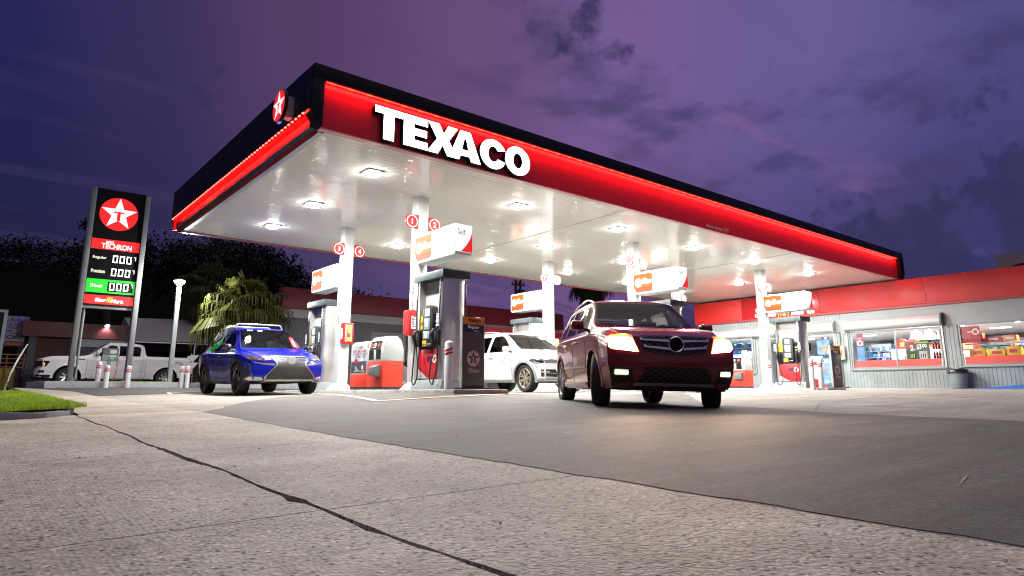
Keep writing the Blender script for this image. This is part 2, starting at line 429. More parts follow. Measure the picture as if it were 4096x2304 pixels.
panels('pavement', -8, 9.35, edgeB, 2.35, aggr)
struct(ground_sheet('path', [(1.12,9.36),(2.35,9.36),(2.35,30),(1.3,30),(1.22,12.6)], smooth_c, 0, .08))
struct(ground_sheet('road', [(-3.25,-12),(-3.25,44),(-13,44),(-13,-12)], asph2, -.05, 0, 1.5))
# street kerb and grass verge at the left
struct(ground_sheet('verge_soil', [(-3.2,9.45),(1.0,9.45),(1.1,9.8),(1.21,12.6),(1.19,15.2),(1.08,18.2),(.6,19.2),(-3.2,19.2)], soil, .075, .15))
mb = MB()
kp = [(-3.2,8.75),(.2,8.75),(.75,9.0),(1.02,9.4),(1.02,9.62)]
for (x0,y0),(x1,y1) in zip(kp[:-1], kp[1:]):
    d = Vector((x1-x0, y1-y0, 0)).normalized(); n = Vector((-d.y, d.x, 0))
    n = n if n.y > 0 or abs(n.x) > .7 else -n
    if n.x > 0 and abs(n.x) > .7: n = -n
    z0 = g(x0,y0); z1 = g(x1,y1); h0 = .105 if x0 < .7 else .06; h1 = .105 if x1 < .7 else .05
    a = Vector((x0,y0,z0-.1)); b = Vector((x1,y1,z1-.1)); wv = n*.14
    vs = [a, b, b+wv, a+wv] + [Vector((p.x,p.y,0)) for p in (a, b, b+wv, a+wv)]
    for i, h in ((4,z0+h0),(5,z1+h1),(6,z1+h1),(7,z0+h0)): vs[i].z = h
    mb.add(vs, [(0,1,2,3),(4,7,6,5),(0,4,5,1),(1,5,6,2),(2,6,7,3),(3,7,4,0)])
struct(mb.build('kerb', kerbm, bevel=.012))
# lot concrete, asphalt apron, back asphalt
struct(ground_sheet('lot_pavement', [(2.35,-10),(42,-10),(42,44),(2.35,44)], lotc, 0, .08))
ar = random.Random(5)
def rough_edge(pts, amp=.02, step=.35):
    out = []
    for (x0,y0),(x1,y1) in zip(pts[:-1], pts[1:]):
        n = max(1, int(math.hypot(x1-x0, y1-y0)/step))
        for k in range(n):
            t = k/n; out.append((x0+(x1-x0)*t+ar.uniform(-amp,amp), y0+(y1-y0)*t+ar.uniform(-amp,amp)))
    out.append(pts[-1]); return out
ap = rough_edge([(2.37,8.95),(2.36,-9.5)], .018, .12) + [(8.6,-9.5)] + rough_edge([(8.3,-4),(8.35,2),(8.12,4),(8.9,5.4),(11,7.7),(14.4,10.5),(14.4,10.7)], .045, .15) + rough_edge([(8.45,10.75),(7.0,10.75),(6.98,15.4),(6.3,15.0),(5.02,13.35),(3.77,11.5),(2.45,9.1)], .04, .16)
struct(ground_sheet('apron_road', ap, asph, .003, .002))
struct(ground_sheet('back_road', rough_edge([(2.36,17.4),(3.2,18.1),(4.6,18.75),(7.0,19.4),(9.2,19.75),(41.5,19.75)], .03) + [(41.5,43.5),(1.45,43.5),(1.5,27),(2.36,21.5)], asph2, .006, .004))
# painted lines
lineo = mat('orange_line_paint', (.62,.38,.16), .6, noise=(12,.35))
linew = mat('pale_line_paint', (.6,.52,.4), .6, noise=(12,.35))
def strip(name, pts, wd, m, off):
    a = []; b = []
    for i, p in enumerate(pts):
        p0 = pts[max(i-1,0)]; p1 = pts[min(i+1,len(pts)-1)]
        d = Vector((p1[0]-p0[0], p1[1]-p0[1])).normalized(); n = Vector((-d.y, d.x))*wd/2
        a.append((p[0]+n.x, p[1]+n.y)); b.append((p[0]-n.x, p[1]-n.y))
    return struct(ground_sheet(name, a + b[::-1], m, off))
strip('road_marking', [(5.95,13.4),(4.94,9.2)], .11, linew, .010)
strip('road_marking', [(4.94,9.28),(6.9,9.55),(8.7,10.35),(10.4,11.2)], .10, lineo, .011)
strip('road_marking', [(3.9,17.6),(4.2,19.3),(8.2,19.9)], .11, lineo, .012)
strip('road_marking', [(4.3,19.6),(30,22.0)], .12, lineo, .013)
strip('road_marking', [(27.4,9.3),(24.6,8.7)], .14, lineo, .006)
tarm = mat('lot_seam_tar', (.1,.095,.085), .8)
strip('lot_seam', [(8.5,4.2),(11.5,5.6),(16,6.4),(23,6.2)], .03, tarm, .005)
# grass: blades over the verge and the sign planter
def grass_patch(name, inside, n, hmin, hmax, zf, m, label, seed=1, wdt=.006):
    rg = random.Random(seed); vs = []; fs = []
    for _ in range(n):
        x, y = inside(rg); z = zf(x, y)
        h = rg.uniform(hmin, hmax); a = rg.uniform(0, 2*PI); lx, ly = rg.gauss(0,.4)*h, rg.gauss(0,.4)*h
        dx, dy = math.cos(a)*wdt, math.sin(a)*wdt; k = len(vs)
        vs += [(x-dx,y-dy,z),(x+dx,y+dy,z),(x+lx*.4+dx*.7,y+ly*.4+dy*.7,z+h*.6),(x+lx*.4-dx*.7,y+ly*.4-dy*.7,z+h*.6),(x+lx,y+ly,z+h)]
        fs += [(k,k+1,k+2,k+3),(k+3,k+2,k+4)]
    me = bpy.data.meshes.new(name); me.from_pydata(vs, [], fs); me.materials.append(m)
    o = bpy.data.objects.new(name, me); COL.objects.link(o)
    return tag(o, label, 'grass', kind='stuff')
def leaf_mat(name, c, tr=.25, var=.35, rough=.5):
    m, nt, b = node_mat(name)
    gi = nt.nodes.new('ShaderNodeTexCoord'); n = nt.nodes.new('ShaderNodeTexNoise'); n.inputs['Scale'].default_value = 5; n.inputs['Detail'].default_value = 3
    nt.links.new(gi.outputs['Object'], n.inputs['Vector'])
    r = nt.nodes.new('ShaderNodeValToRGB'); r.color_ramp.elements[0].position = .3; r.color_ramp.elements[1].position = .7
    r.color_ramp.elements[0].color = (c[0]*(1-var), c[1]*(1-var), c[2]*(1-var), 1); r.color_ramp.elements[1].color = (c[0]*(1+var), c[1]*(1+var*.8), c[2]*(1+var*.3), 1)
    nt.links.new(n.outputs['Fac'], r.inputs[0]); nt.links.new(r.outputs[0], b.inputs['Base Color'])
    b.inputs['Roughness'].default_value = rough; b.inputs['Specular IOR Level'].default_value = .12
    if tr:
        b.inputs['Transmission Weight'].default_value = 0
        t = nt.nodes.new('ShaderNodeBsdfTranslucent'); mx = nt.nodes.new('ShaderNodeMixShader'); mx.inputs[0].default_value = tr
        nt.links.new(r.outputs[0], t.inputs[0]); nt.links.new(b.outputs[0], mx.inputs[1]); nt.links.new(t.outputs[0], mx.inputs[2])
        nt.links.new(mx.outputs[0], nt.nodes['Material Output'].inputs[0])
    return m
grassm = leaf_mat('grass_blade', (.27,.41,.035), .35, .35)
def in_verge(rg):
    while True:
        x = rg.uniform(-1.6, 1.25); y = rg.uniform(9.1, 19.0)
        if rg.random() > 1.25-.05*(y-9): continue
        lim = .95 + .5*(y-9.3) if y < 9.8 else (1.24 if y < 15.2 else 1.24-.12*(y-15.2)**1.1/3)
        if x > lim + rg.gauss(0,.03): continue
        if y < 9.12 + max(0, x-.4)*.6: continue
        return x, y
grass_patch('grass', in_verge, 48000, .025, .065, lambda x, y: g(x, y)+.075, grassm, 'bright green mown grass verge beside the sidewalk', 2, .005)
# planter island under the price sign
mb = MB()
P0, P1_, P2, P3 = (2.05,26.3), (6.05,26.3), (6.05,29.4), (1.75,29.4)
PL = [P0, P1_, P2, P3]
for (x0,y0),(x1,y1) in zip(PL, PL[1:]+PL[:1]):
    d = Vector((x1-x0,y1-y0,0)).normalized(); n = Vector((-d.y,d.x,0))*.16
    z0 = .02; vs = [Vector((x0,y0,z0)),Vector((x1,y1,z0)),Vector((x1,y1,z0))+n-d*.16,Vector((x0,y0,z0))+n+d*.16]
    vs += [v+Vector((0,0,.30)) for v in vs]
    mb.add(vs, [(0,1,2,3),(4,7,6,5),(0,4,5,1),(1,5,6,2),(2,6,7,3),(3,7,4,0)])
struct(mb.build('kerb', kerbl, bevel=.015))
struct(ground_sheet('planter_soil', [(2.2,26.46),(5.9,26.46),(5.9,29.25),(1.95,29.25)], soil, .17, 0))
grass_patch('grass', lambda rg: (rg.uniform(2.2,5.9), 26.48+2.7*rg.random()**1.6), 9000, .025, .07, lambda x, y: g(x, y)+.17, grassm, 'short grass growing in the grey planter below the price sign', 4, .008)
# second low planter further right with its grass
mb = MB(); mb.box(7.2,7.36,26.0,34,.05,.33); mb.box(7.36,10.5,26.0,26.16,.05,.33)
struct(mb.build('kerb', kerbl, bevel=.015))
struct(ground_sheet('planter_soil', [(7.36,26.16),(10.4,26.16),(10.4,33),(7.36,33)], soil, .17, 0))
grass_patch('grass', lambda rg: (rg.uniform(7.4,10.3), rg.uniform(26.2,30)), 4500, .04, .1, lambda x, y: g(x, y)+.17, grassm, 'grass bed behind the blue vehicle, in front of the tent', 5, .009)
# concrete islands the pumps stand on
padm = concrete_mat('island_concrete', (.45,.44,.42), (.55,.54,.5), .25, 60)
for X in (7.7, 15.2, 22.4):
    mb = MB(); z = max(g(X,10.4), g(X,14), g(X,18.6))
    mb.box(X-.66, X+.66, 10.25, 18.75, z-.3, z+.045)
    struct(mb.build('island_pavement', padm, bevel=.03))
PADZ = {X: max(g(X,10.4), g(X,14), g(X,18.6))+.045 for X in (7.7, 15.2, 22.4)}

# grit, leaf scraps and small stones on the paving
rgd = random.Random(17); mb = MB()
for k in range(95):
    if k < 60: x, y = rgd.uniform(2.6,9), rgd.uniform(.5,12)
    else: x, y = rgd.uniform(-1.5,2.3), rgd.uniform(1.2,9)
    z = g(x,y)+.006; r_ = rgd.uniform(.003,.008)*(1.5 if rgd.random() < .1 else 1); a = rgd.uniform(0,PI)
    c, s_ = math.cos(a)*r_, math.sin(a)*r_
    mb.add([(x+c*1.6,y+s_*1.6,z),(x-s_,y+c,z),(x-c*1.6,y-s_*1.6,z),(x+s_,y-c,z),(x,y,z+r_*.9)], [(0,1,4),(1,2,4),(2,3,4),(3,0,4)], rgd.choice((0,0,1,2)))
tag(mb.build('litter', [mat('scrap_dark', (.03,.028,.025), .8), mat('scrap_leaf', (.16,.10,.04), .8), mat('scrap_stone', (.45,.42,.38), .8)], smooth=0), 'grit and leaf scraps scattered over the forecourt paving', 'litter', kind='stuff')

# pale scrapes and darker tyre tracks on the asphalt
scf = mat('scrape_pale', (.30,.29,.26), .8, noise=(30,.5))
rs_ = random.Random(29); mb = MB()
for k in range(34):
    x, y = rs_.uniform(2.7,8), rs_.uniform(.8,10); a = rs_.uniform(-.9,.5); L = rs_.uniform(.06,.45); w_ = rs_.uniform(.004,.014)
    c, s_ = math.cos(a), math.sin(a)
    pts = [(x-c*L/2, y-s_*L/2), (x+c*L*.1+s_*w_, y+s_*L*.1-c*w_), (x+c*L/2, y+s_*L/2), (x+c*L*.05-s_*w_, y+s_*L*.05+c*w_)]
    mb.add([(p[0], p[1], g(p[0], p[1])+.0055) for p in pts], [(0,1,2,3)])
struct(mb.build('scuff_mark', scf, smooth=0))
# ================================================================== CANOPY
CX0, CX1, CY0, CY1, CZ, CT = 3.95, 29.0, 10.2, 19.9, 4.40, 5.52
can = thing('gas_canopy', 'long flat canopy with a glowing red fascia and white metal ceiling over the pumps', 'canopy', (0,0,0))
# ceiling of metal pans
cm, nt, b = node_mat('ceiling_pans')
tc = nt.nodes.new('ShaderNodeTexCoord'); sx = nt.nodes.new('ShaderNodeSeparateXYZ'); nt.links.new(tc.outputs['Object'], sx.inputs[0])
b.inputs['Base Color'].default_value = (.84,.84,.80,1); b.inputs['Roughness'].default_value = .12; b.inputs['Specular IOR Level'].default_value = .55
nz = nt.nodes.new('ShaderNodeTexNoise'); nz.inputs['Scale'].default_value = 1.3; nz.inputs['Detail'].default_value = 2
mp = nt.nodes.new('ShaderNodeMapping'); mp.inputs['Scale'].default_value = (.8,2.2,1); nt.links.new(tc.outputs['Object'], mp.inputs[0]); nt.links.new(mp.outputs[0], nz.inputs['Vector'])
# every pan tilts a little differently, so reflections break up line by line
mu = nt.nodes.new('ShaderNodeMath'); mu.operation = 'MULTIPLY'; mu.inputs[1].default_value = 1/.15; nt.links.new(sx.outputs['Y'], mu.inputs[0])
fl = nt.nodes.new('ShaderNodeMath'); fl.operation = 'FLOOR'; nt.links.new(mu.outputs[0], fl.inputs[0])
fr = nt.nodes.new('ShaderNodeMath'); fr.operation = 'FRACT'; nt.links.new(mu.outputs[0], fr.inputs[0])
wn = nt.nodes.new('ShaderNodeTexWhiteNoise'); wn.noise_dimensions = '1D'; nt.links.new(fl.outputs[0], wn.inputs['W'])
sb = nt.nodes.new('ShaderNodeMath'); sb.operation = 'SUBTRACT'; sb.inputs[1].default_value = .5; nt.links.new(wn.outputs['Value'], sb.inputs[0])
tl = nt.nodes.new('ShaderNodeMath'); tl.operation = 'MULTIPLY'; nt.links.new(sb.outputs[0], tl.inputs[0]); nt.links.new(fr.outputs[0], tl.inputs[1])
ad = nt.nodes.new('ShaderNodeMath'); ad.operation = 'MULTIPLY_ADD'; ad.inputs[1].default_value = .011; nt.links.new(tl.outputs[0], ad.inputs[0])
ns = nt.nodes.new('ShaderNodeMath'); ns.operation = 'MULTIPLY'; ns.inputs[1].default_value = .02; nt.links.new(nz.outputs['Fac'], ns.inputs[0]); nt.links.new(ns.outputs[0], ad.inputs[2])
bp = nt.nodes.new('ShaderNodeBump'); bp.inputs['Strength'].default_value = .4; bp.inputs['Distance'].default_value = 1
nt.links.new(ad.outputs[0], bp.inputs['Height']); nt.links.new(bp.outputs[0], b.inputs['Normal'])
# dark joint line every pan
rj = nt.nodes.new('ShaderNodeMapRange'); rj.inputs[1].default_value = .0; rj.inputs[2].default_value = .14; rj.inputs[3].default_value = .5; rj.inputs[4].default_value = 1
nt.links.new(fr.outputs[0], rj.inputs[0])
sc = nt.nodes.new('ShaderNodeVectorMath'); sc.operation = 'SCALE'; sc.inputs[0].default_value = (.86,.86,.80); nt.links.new(rj.outputs[0], sc.inputs['Scale']); nt.links.new(sc.outputs[0], b.inputs['Base Color'])
MATS['ceiling_pans'] = cm
mb = MB()
for x0, x1 in ((4.30, 12.19), (12.21, 20.39), (20.41, 28.65)):
    mb.box(x0, x1, CY0+.13, CY1-.16, CZ+.012, CZ+.05)
mb.build('ceiling', cm, can)
for xj in (12.2, 20.4): MB().box(xj-.015, xj+.015, CY0+.14, CY1-.17, CZ+.006, CZ+.011).build('ceiling_joint', mat('joint_tan', (.33,.32,.26), .5), can)
# roof deck
MB().box(CX0+.1, CX1-.1, CY0+.2, CY1-.2, CZ+.06, CT-.05).build('roof_deck', navy, can)
# dark frame of the front fascia: top band, both end posts with a chamfered lower corner
mb = MB(); mb.box(CX0, CX1, CY0-.10, CY0+.2, 5.26, CT); mb.build('fascia_top_band', navy, can, bevel=.012)
prof = [(CX0, CT-.001), (CX0, 4.66), (CX0+.22, 4.40), (CX0+.23, 5.258)]
for sgn in (0, 1):
    fx = (lambda p: p) if not sgn else (lambda p: (CX0+CX1-p[0], p[1]))
    pl = [(CX0,5.258),(CX0,4.66),(CX0+.20,4.40),(CX0+.20,5.258)] if not sgn else [(CX1-.06,5.258),(CX1-.0,5.258),(CX1-.0,4.66),(CX1-.20,4.40),(CX1-.26,4.40),(CX1-.06,4.66)]
    mb = MB(); mb.prism(pl, (0,CY0-.10,0), (1,0,0), (0,0,1), (0,.3,0)); mb.build('fascia_end_frame', navy, can, bevel=.008)
mb = MB(); mb.box(CX1-.46, CX1-.42, CY0-.10, CY0+.15, 4.40, 5.258); mb.build('fascia_end_frame', navy, can)
mb = MB(); mb.prism([(CX1-.419,4.42),(CX1-.22,4.42),(CX1-.065,4.66),(CX1-.065,5.255),(CX1-.419,5.255)], (0,CY0+.0,0), (1,0,0), (0,0,1), (0,.1,0)); mb.build('end_panel', mat('dark_red_panel', (.16,.01,.012), .4), can)
# red front panel, in sheets with thin seams
xs = [CX0+.205, 6.2, 9.8, 13.4, 17.0, 20.6, 24.2, 27.0, CX1-.465]
mb = MB()
for a, c in zip(xs[:-1], xs[1:]): mb.box(a+.003, c-.003, CY0, CY0+.12, 4.415, 5.256)
mb.build('fascia_panel', red, can)
MB().box(CX0+.2, CX1-.42, CY0-.02, CY0+.128, 4.39, 4.413).build('fascia_trim', mat('pink_trim', (.6,.3,.3), .3), can)
# LED line below the top band
led = mat('led_red', (.8,.02,.02), .4, emit=(1,.03,.025), es=5)
ledo = mat('led_orange', (.8,.1,.02), .4, emit=(1,.10,.03), es=3)
mb = MB(); mb.box(CX0+.25, CX1-.5, CY0-.045, CY0-.02, 5.249, 5.2595); mb.build('led_strip', led, can)
mb = MB(); x = CX0+.3; k = 0
while x < CX1-.6:
    MB().box(x, x+.10, CY0-.06, CY0-.03, 5.240, 5.2485).build('led_module', ledo, can); x += .36
# left side: navy cladding above, LED ledge, slanted red band below
mb = MB(); mb.box(CX0, CX0+.12, CY0+.201, CY1, 4.735, CT-.002)
mb.build('side_fascia', navy, can)
for yy in (12.6, 15.0, 17.4): MB().box(CX0-.002, CX0+.02, yy, yy+.012, 4.74, CT-.01).build('side_seam', blk, can)
mb = MB(); mb.prism([(CX0+.03,4.70),(CX0+.26,4.42),(CX0+.30,4.42),(CX0+.07,4.70)], (0,CY0+.22,0), (1,0,0), (0,0,1), (0,CY1-CY0-.26,0)); mb.build('side_band', red, can)
mb = MB(); mb.prism([(CX0,4.66),(CX0+.20,4.40),(CX0+.32,4.40),(CX0+.1,4.70)], (0,CY1-.03,0), (1,0,0), (0,0,1), (0,.04,0)); mb.build('side_end_cap', navy, can)
mb = MB(); mb.prism([(CX0+.26,4.40),(CX0+.36,4.40),(CX0+.36,4.415),(CX0+.26,4.415)], (0,CY0+.2,0), (1,0,0), (0,0,1), (0,CY1-CY0-.3,0)); mb.build('side_trim', galv, can)
y = CY0+.28
while y < CY1-.1:
    MB().box(CX0-.006, CX0+.022, y, y+.055, 4.712, 4.733).build('side_led', mat('led_hot', (.9,.3,.2), .4, emit=(1,.07,.045), es=7), can); y += .165
# back and right fascia
MB().box(CX0+.05, CX1-.1, CY1-.14, CY1, 4.43, CT-.01).build('back_fascia', red, can)
MB().box(CX0+.3, CX1-.3, CY1-.155, CY1-.02, 4.385, 4.425).build('fascia_trim', mat('trim_red', (.5,.05,.05), .4), can)
MB().box(CX0+.36, CX1-.4, CY1-.26, CY1-.16, 4.392, 4.41).build('gutter_trim', kerbm, can)
MB().box(CX1-.12, CX1, CY0+.21, CY1-.15, 4.43, CT-.012).build('side_fascia', navy, can)
mb = MB(); mb.box(CX1-.33, CX1-.2, CY0+.3, CY1-.3, 4.30, 4.385); mb.cyl((CX1-.42,CY0+.4,4.33),(CX1-.42,CY1-.3,4.33),.045)
for yy in (13.5, 13.9, 17.2): mb.box(CX1-.46, CX1-.36, yy, yy+.1, 4.2, 4.36)
mb.build('edge_beam', galv, can)
# columns with icon strips
for X in (7.7, 15.2, 22.42):
    for Y in (12.7, 16.5):
        zb = PADZ[min(PADZ, key=lambda k: abs(k-X))]
        mb = MB(); mb.box(X-.14, X+.14, Y-.14, Y+.14, zb-.1, CZ+.01)
        cobj = mb.build('column', colw, can, bevel=.012)
        mb = MB(); mb.box(X-.2, X+.2, Y-.2, Y+.2, zb-.02, zb+.02)
        for sx_, sy_ in ((1,0),(-1,0),(0,1),(0,-1)):
            c = Vector((X+sx_*.14, Y+sy_*.14, 0)); t = Vector((-sy_, sx_, 0))
            mb.add([c+Vector((0,0,zb+.02))-t*.12, c+Vector((0,0,zb+.02))+t*.12, c+Vector((sx_*.18,sy_*.18,zb-.02))-t*.2+Vector((0,0,.0)), c+Vector((sx_*.18,sy_*.18,zb-.02))+t*.2, c+Vector((0,0,zb+.16))-t*.12, c+Vector((0,0,zb+.16))+t*.12], [(4,5,3,2),(4,2,0),(5,1,3)])
        mb.build('column_base', white, can)
        ic = MB()
        px = X-.1425; o = lambda h: Vector((px-.002, Y-.02, h))
        ic.box(px-.0015, px+.001, Y-.085, Y+.05, 1.70, 2.36, 0)
        u, w = Vector((0,-1,0)), Vector((0,0,1))
        ic.sheet([(-.045,-.04),(.045,-.04),(0,.045)], o(2.29), u, w, 1)
        for k, h in enumerate((2.17, 2.04, 1.91, 1.79)):
            if k == 1: ic.ring2(circ(.05,20,0,0,.055), circ(.03,20,0,0,.036), o(h), u, w, (-.001,0,0), 1)
            else:
                ic.sheet(circ(.05,20), o(h), u, w, 1)
                ic.sheet([(-.025,-.02),(.02,-.005),(.03,.02),(0,.012)] if k != 3 else circ(.018,10), o(h)+Vector((-.0015,0,0)), u, w, 0)
        ic.build('icon_strip', [mat('strip_grey', (.6,.62,.62), .4), txtk], can, recalc=False)
# small print on the fascia
mb = MB(); put_text(mb, "Altura máxima 13'5\"", (15.93, CY0-.004, 4.52), (1,0,0), (0,0,1), width=1.15, height=.11, bold=.02)
mb.build('clearance_lettering', mat('faded_white', (.7,.55,.55), .5), can, recalc=False)
# ---- big letters
ls = thing('letter_sign', 'large glowing white block letters across the left half of the red fascia', 'sign letters', (5.1, CY0, 4.45))
LH = .61
def letter(poly_list, x0, wd, holes=None):
    mb = MB()
    yb, yf = CY0-.005, CY0-.135
    for pl in poly_list:
        P = [(x0+p[0]*wd, 4.45+p[1]*LH) for p in pl]
        mb.prism(P, (0,yb,0), (1,0,0), (0,0,1), (0,yf-yb,0), 1)
        mb.sheet(P, (0,yf-.003,0), (1,0,0), (0,0,1), 0)
    if holes:
        o_, i_ = holes
        O = [(x0+p[0]*wd, 4.45+p[1]*LH) for p in o_]; I = [(x0+p[0]*wd, 4.45+p[1]*LH) for p in i_]
        mb.ring2(O, I, (0,yb,0), (1,0,0), (0,0,1), (0,yf-yb,0), 1)
        n = len(O); mb.add([(p[0], yf-.003, p[1]) for p in O+I], [(i, (i+1) % n, n+(i+1) % n, n+i) for i in range(n)], 0)
    o = mb.build('letter', [mat('sign_letter_face', (.85,.85,.85), .4, emit=(1,1,1), es=5.5), blk], None, recalc=False)
    o.parent = ls; o.matrix_parent_inverse = Matrix.Translation(ls.location).inverted()
    return o
letter([[(0,.79),(1,.79),(1,1),(0,1)],[(.31,0),(.69,0),(.69,.79),(.31,.79)]], 5.10, .57)
letter([[(0,0),(.44,0),(.44,1),(0,1)],[(.44,.76),(1,.76),(1,1),(.44,1)],[(.44,.39),(.97,.39),(.97,.62),(.44,.62)],[(.44,0),(1,0),(1,.24),(.44,.24)]], 5.69, .52)
letter([[(0,1),(.37,1),(.52,.70),(.67,1),(1,1),(.70,.51),(1.02,0),(.65,0),(.49,.31),(.33,0),(-.02,0),(.30,.49)]], 6.22, .68)
letter([[(.34,1),(.66,1),(.53,.74),(.47,.74)],[(.34,1),(.47,.74),(.395,.36),(.36,.155),(.31,0),(0,0)],[(.66,1),(1,0),(.69,0),(.64,.155),(.605,.36),(.53,.74)],[(.36,.155),(.64,.155),(.605,.36),(.395,.36)]], 6.70, .77)
def arc(rx, ry, a0, a1, n): return [(.5+rx*math.cos(a0+(a1-a0)*i/n), .5+ry*math.sin(a0+(a1-a0)*i/n)) for i in range(n+1)]
a0 = math.radians(24); a1 = 2*PI-a0
co = arc(.5,.515,a0,a1,34); ci = arc(.20,.27,math.radians(33),2*PI-math.radians(33),34)
mbC = [[co[i], co[i+1], ci[i+1], ci[i]] for i in range(34)]
letter(mbC, 7.45, .68)
letter([], 8.10, .68, ([(.5+.5*math.cos(2*PI*i/44), .5+.515*math.sin(2*PI*i/44)) for i in range(44)], [(.5+.185*math.cos(2*PI*i/44), .5+.27*math.sin(2*PI*i/44)) for i in range(44)]))
# ---- star emblem on the left end
es = thing('emblem_sign', 'round red and white star emblem standing off the dark left end of the canopy', 'sign', (CX0, 11.03, 4.97))
mb = MB(); mb.cyl((-.24,0,0),(-.18,0,0),.30,n=40); mb.build('disc', blk, es, bevel=.008)
mb = MB(); emblem(mb, (-.244,0,0), (0,-1,0), (0,0,1), .29, (-1,0,0)); mb.build('emblem_face', [sgn_r, sgn_w], es, recalc=False)
mb = MB(); mb.box(-.18, -.002, -.09, .09, -.2, .2); mb.build('bracket', galv, es)
mb = MB(); mb.box(-.235,-.19,-.05,.05,-.318,-.305); mb.build('indicator', mat('blue_glow', (.1,.1,.6), .4, emit=(.15,.15,1), es=1.2), es)
# ---- ceiling lights
def canopy_light(x, y, first=None, label=''):
    if first: return dup(first, (x, y, CZ), label=label)
    t = thing('ceiling_light', label, 'ceiling light', (x, y, CZ), group='lit lamps in the canopy ceiling')
    mb = MB(); mb.box(-.185,.185,-.185,.185,-.014,.008); mb.build('frame', lgrey, t, bevel=.006)
    mb = MB(); mb.lathe([(.001,-.082),(.08,-.077),(.13,-.06),(.158,-.038),(.168,-.016)], (0,0,0), (0,0,1), 20); mb.build('lens', mat('lamp_lens', (.9,.9,.9), .4, emit=(1,.985,.94), es=LENS), t)
    return t
GL = []
rows = [(5.95,(11.72,14.71,17.45)),(9.82,(11.72,17.47)),(13.43,(11.72,14.71,17.48)),(17.1,(11.82,14.71,17.48)),(20.6,(11.83,17.6)),(24.4,(11.83,14.8,17.7))]
first = None
cnm = {0:'left end of the canopy', 1:'first lane, between two column rows', 2:'middle, left of the ceiling joint', 3:'middle, past the number 5 sign', 4:'right, above the last pump island', 5:'right end, nearest the shop'}
for i, (x, ysr) in enumerate(rows):
    for j, y in enumerate(ysr):
        rn = ('front row' if j == 0 else ('back row' if j == len(ysr)-1 else 'middle row'))
        L = canopy_light(x, y, first, 'square lit ceiling lamp, %s, %s' % (rn, cnm[i]))
        first = first or L
        GL.append((x, y))
# ================================================================== SIGNS ON THE COLUMNS
ISL = [7.7, 15.2, 22.42]
nums = {(0,0):(1,2),(0,1):(3,4),(1,0):(5,6),(1,1):(7,8),(2,0):(9,10),(2,1):(11,12)}
for (i, j), (na, nb) in nums.items():
    X = ISL[i]; Y = 12.7 if j == 0 else 16.5
    for s, num in ((-1, na), (1, nb)):
        z = 3.78
        t = thing('number_sign', 'round red plate with white number %d on a canopy column' % num, 'number sign', (X, Y, z), group='numbered red plates on the columns')
        ys = -.152
        pts = [(.115,.165),(.26,.165)] + [(.29+.165*math.cos(a), .165*math.sin(a)) for a in [PI/2-.2-k*PI/14 for k in range(13)]] + [(.26,-.165),(.115,-.165)]
        pl = [(s*(p[0]+.03), p[1]) for p in pts]
        mb = MB(); mb.prism(pl, (0,ys,0), (1,0,0), (0,0,1), (0,.02,0)); mb.build('plate', redbox, t)
        mb = MB(); cx = s*(.32-.02); u, w = Vector((1,0,0)), Vector((0,0,1))
        oo = Vector((cx, ys-.004, 0)); n = 36
        mb.add([oo+u*p[0]+w*p[1] for p in circ(.145,n)+circ(.122,n)], [(k,(k+1) % n,n+(k+1) % n,n+k) for k in range(n)])
        put_text(mb, str(num), oo, u, w, height=.135, width=None if num < 10 else .14, bold=.035)
        mb.build('numeral', txtw, t, recalc=False)
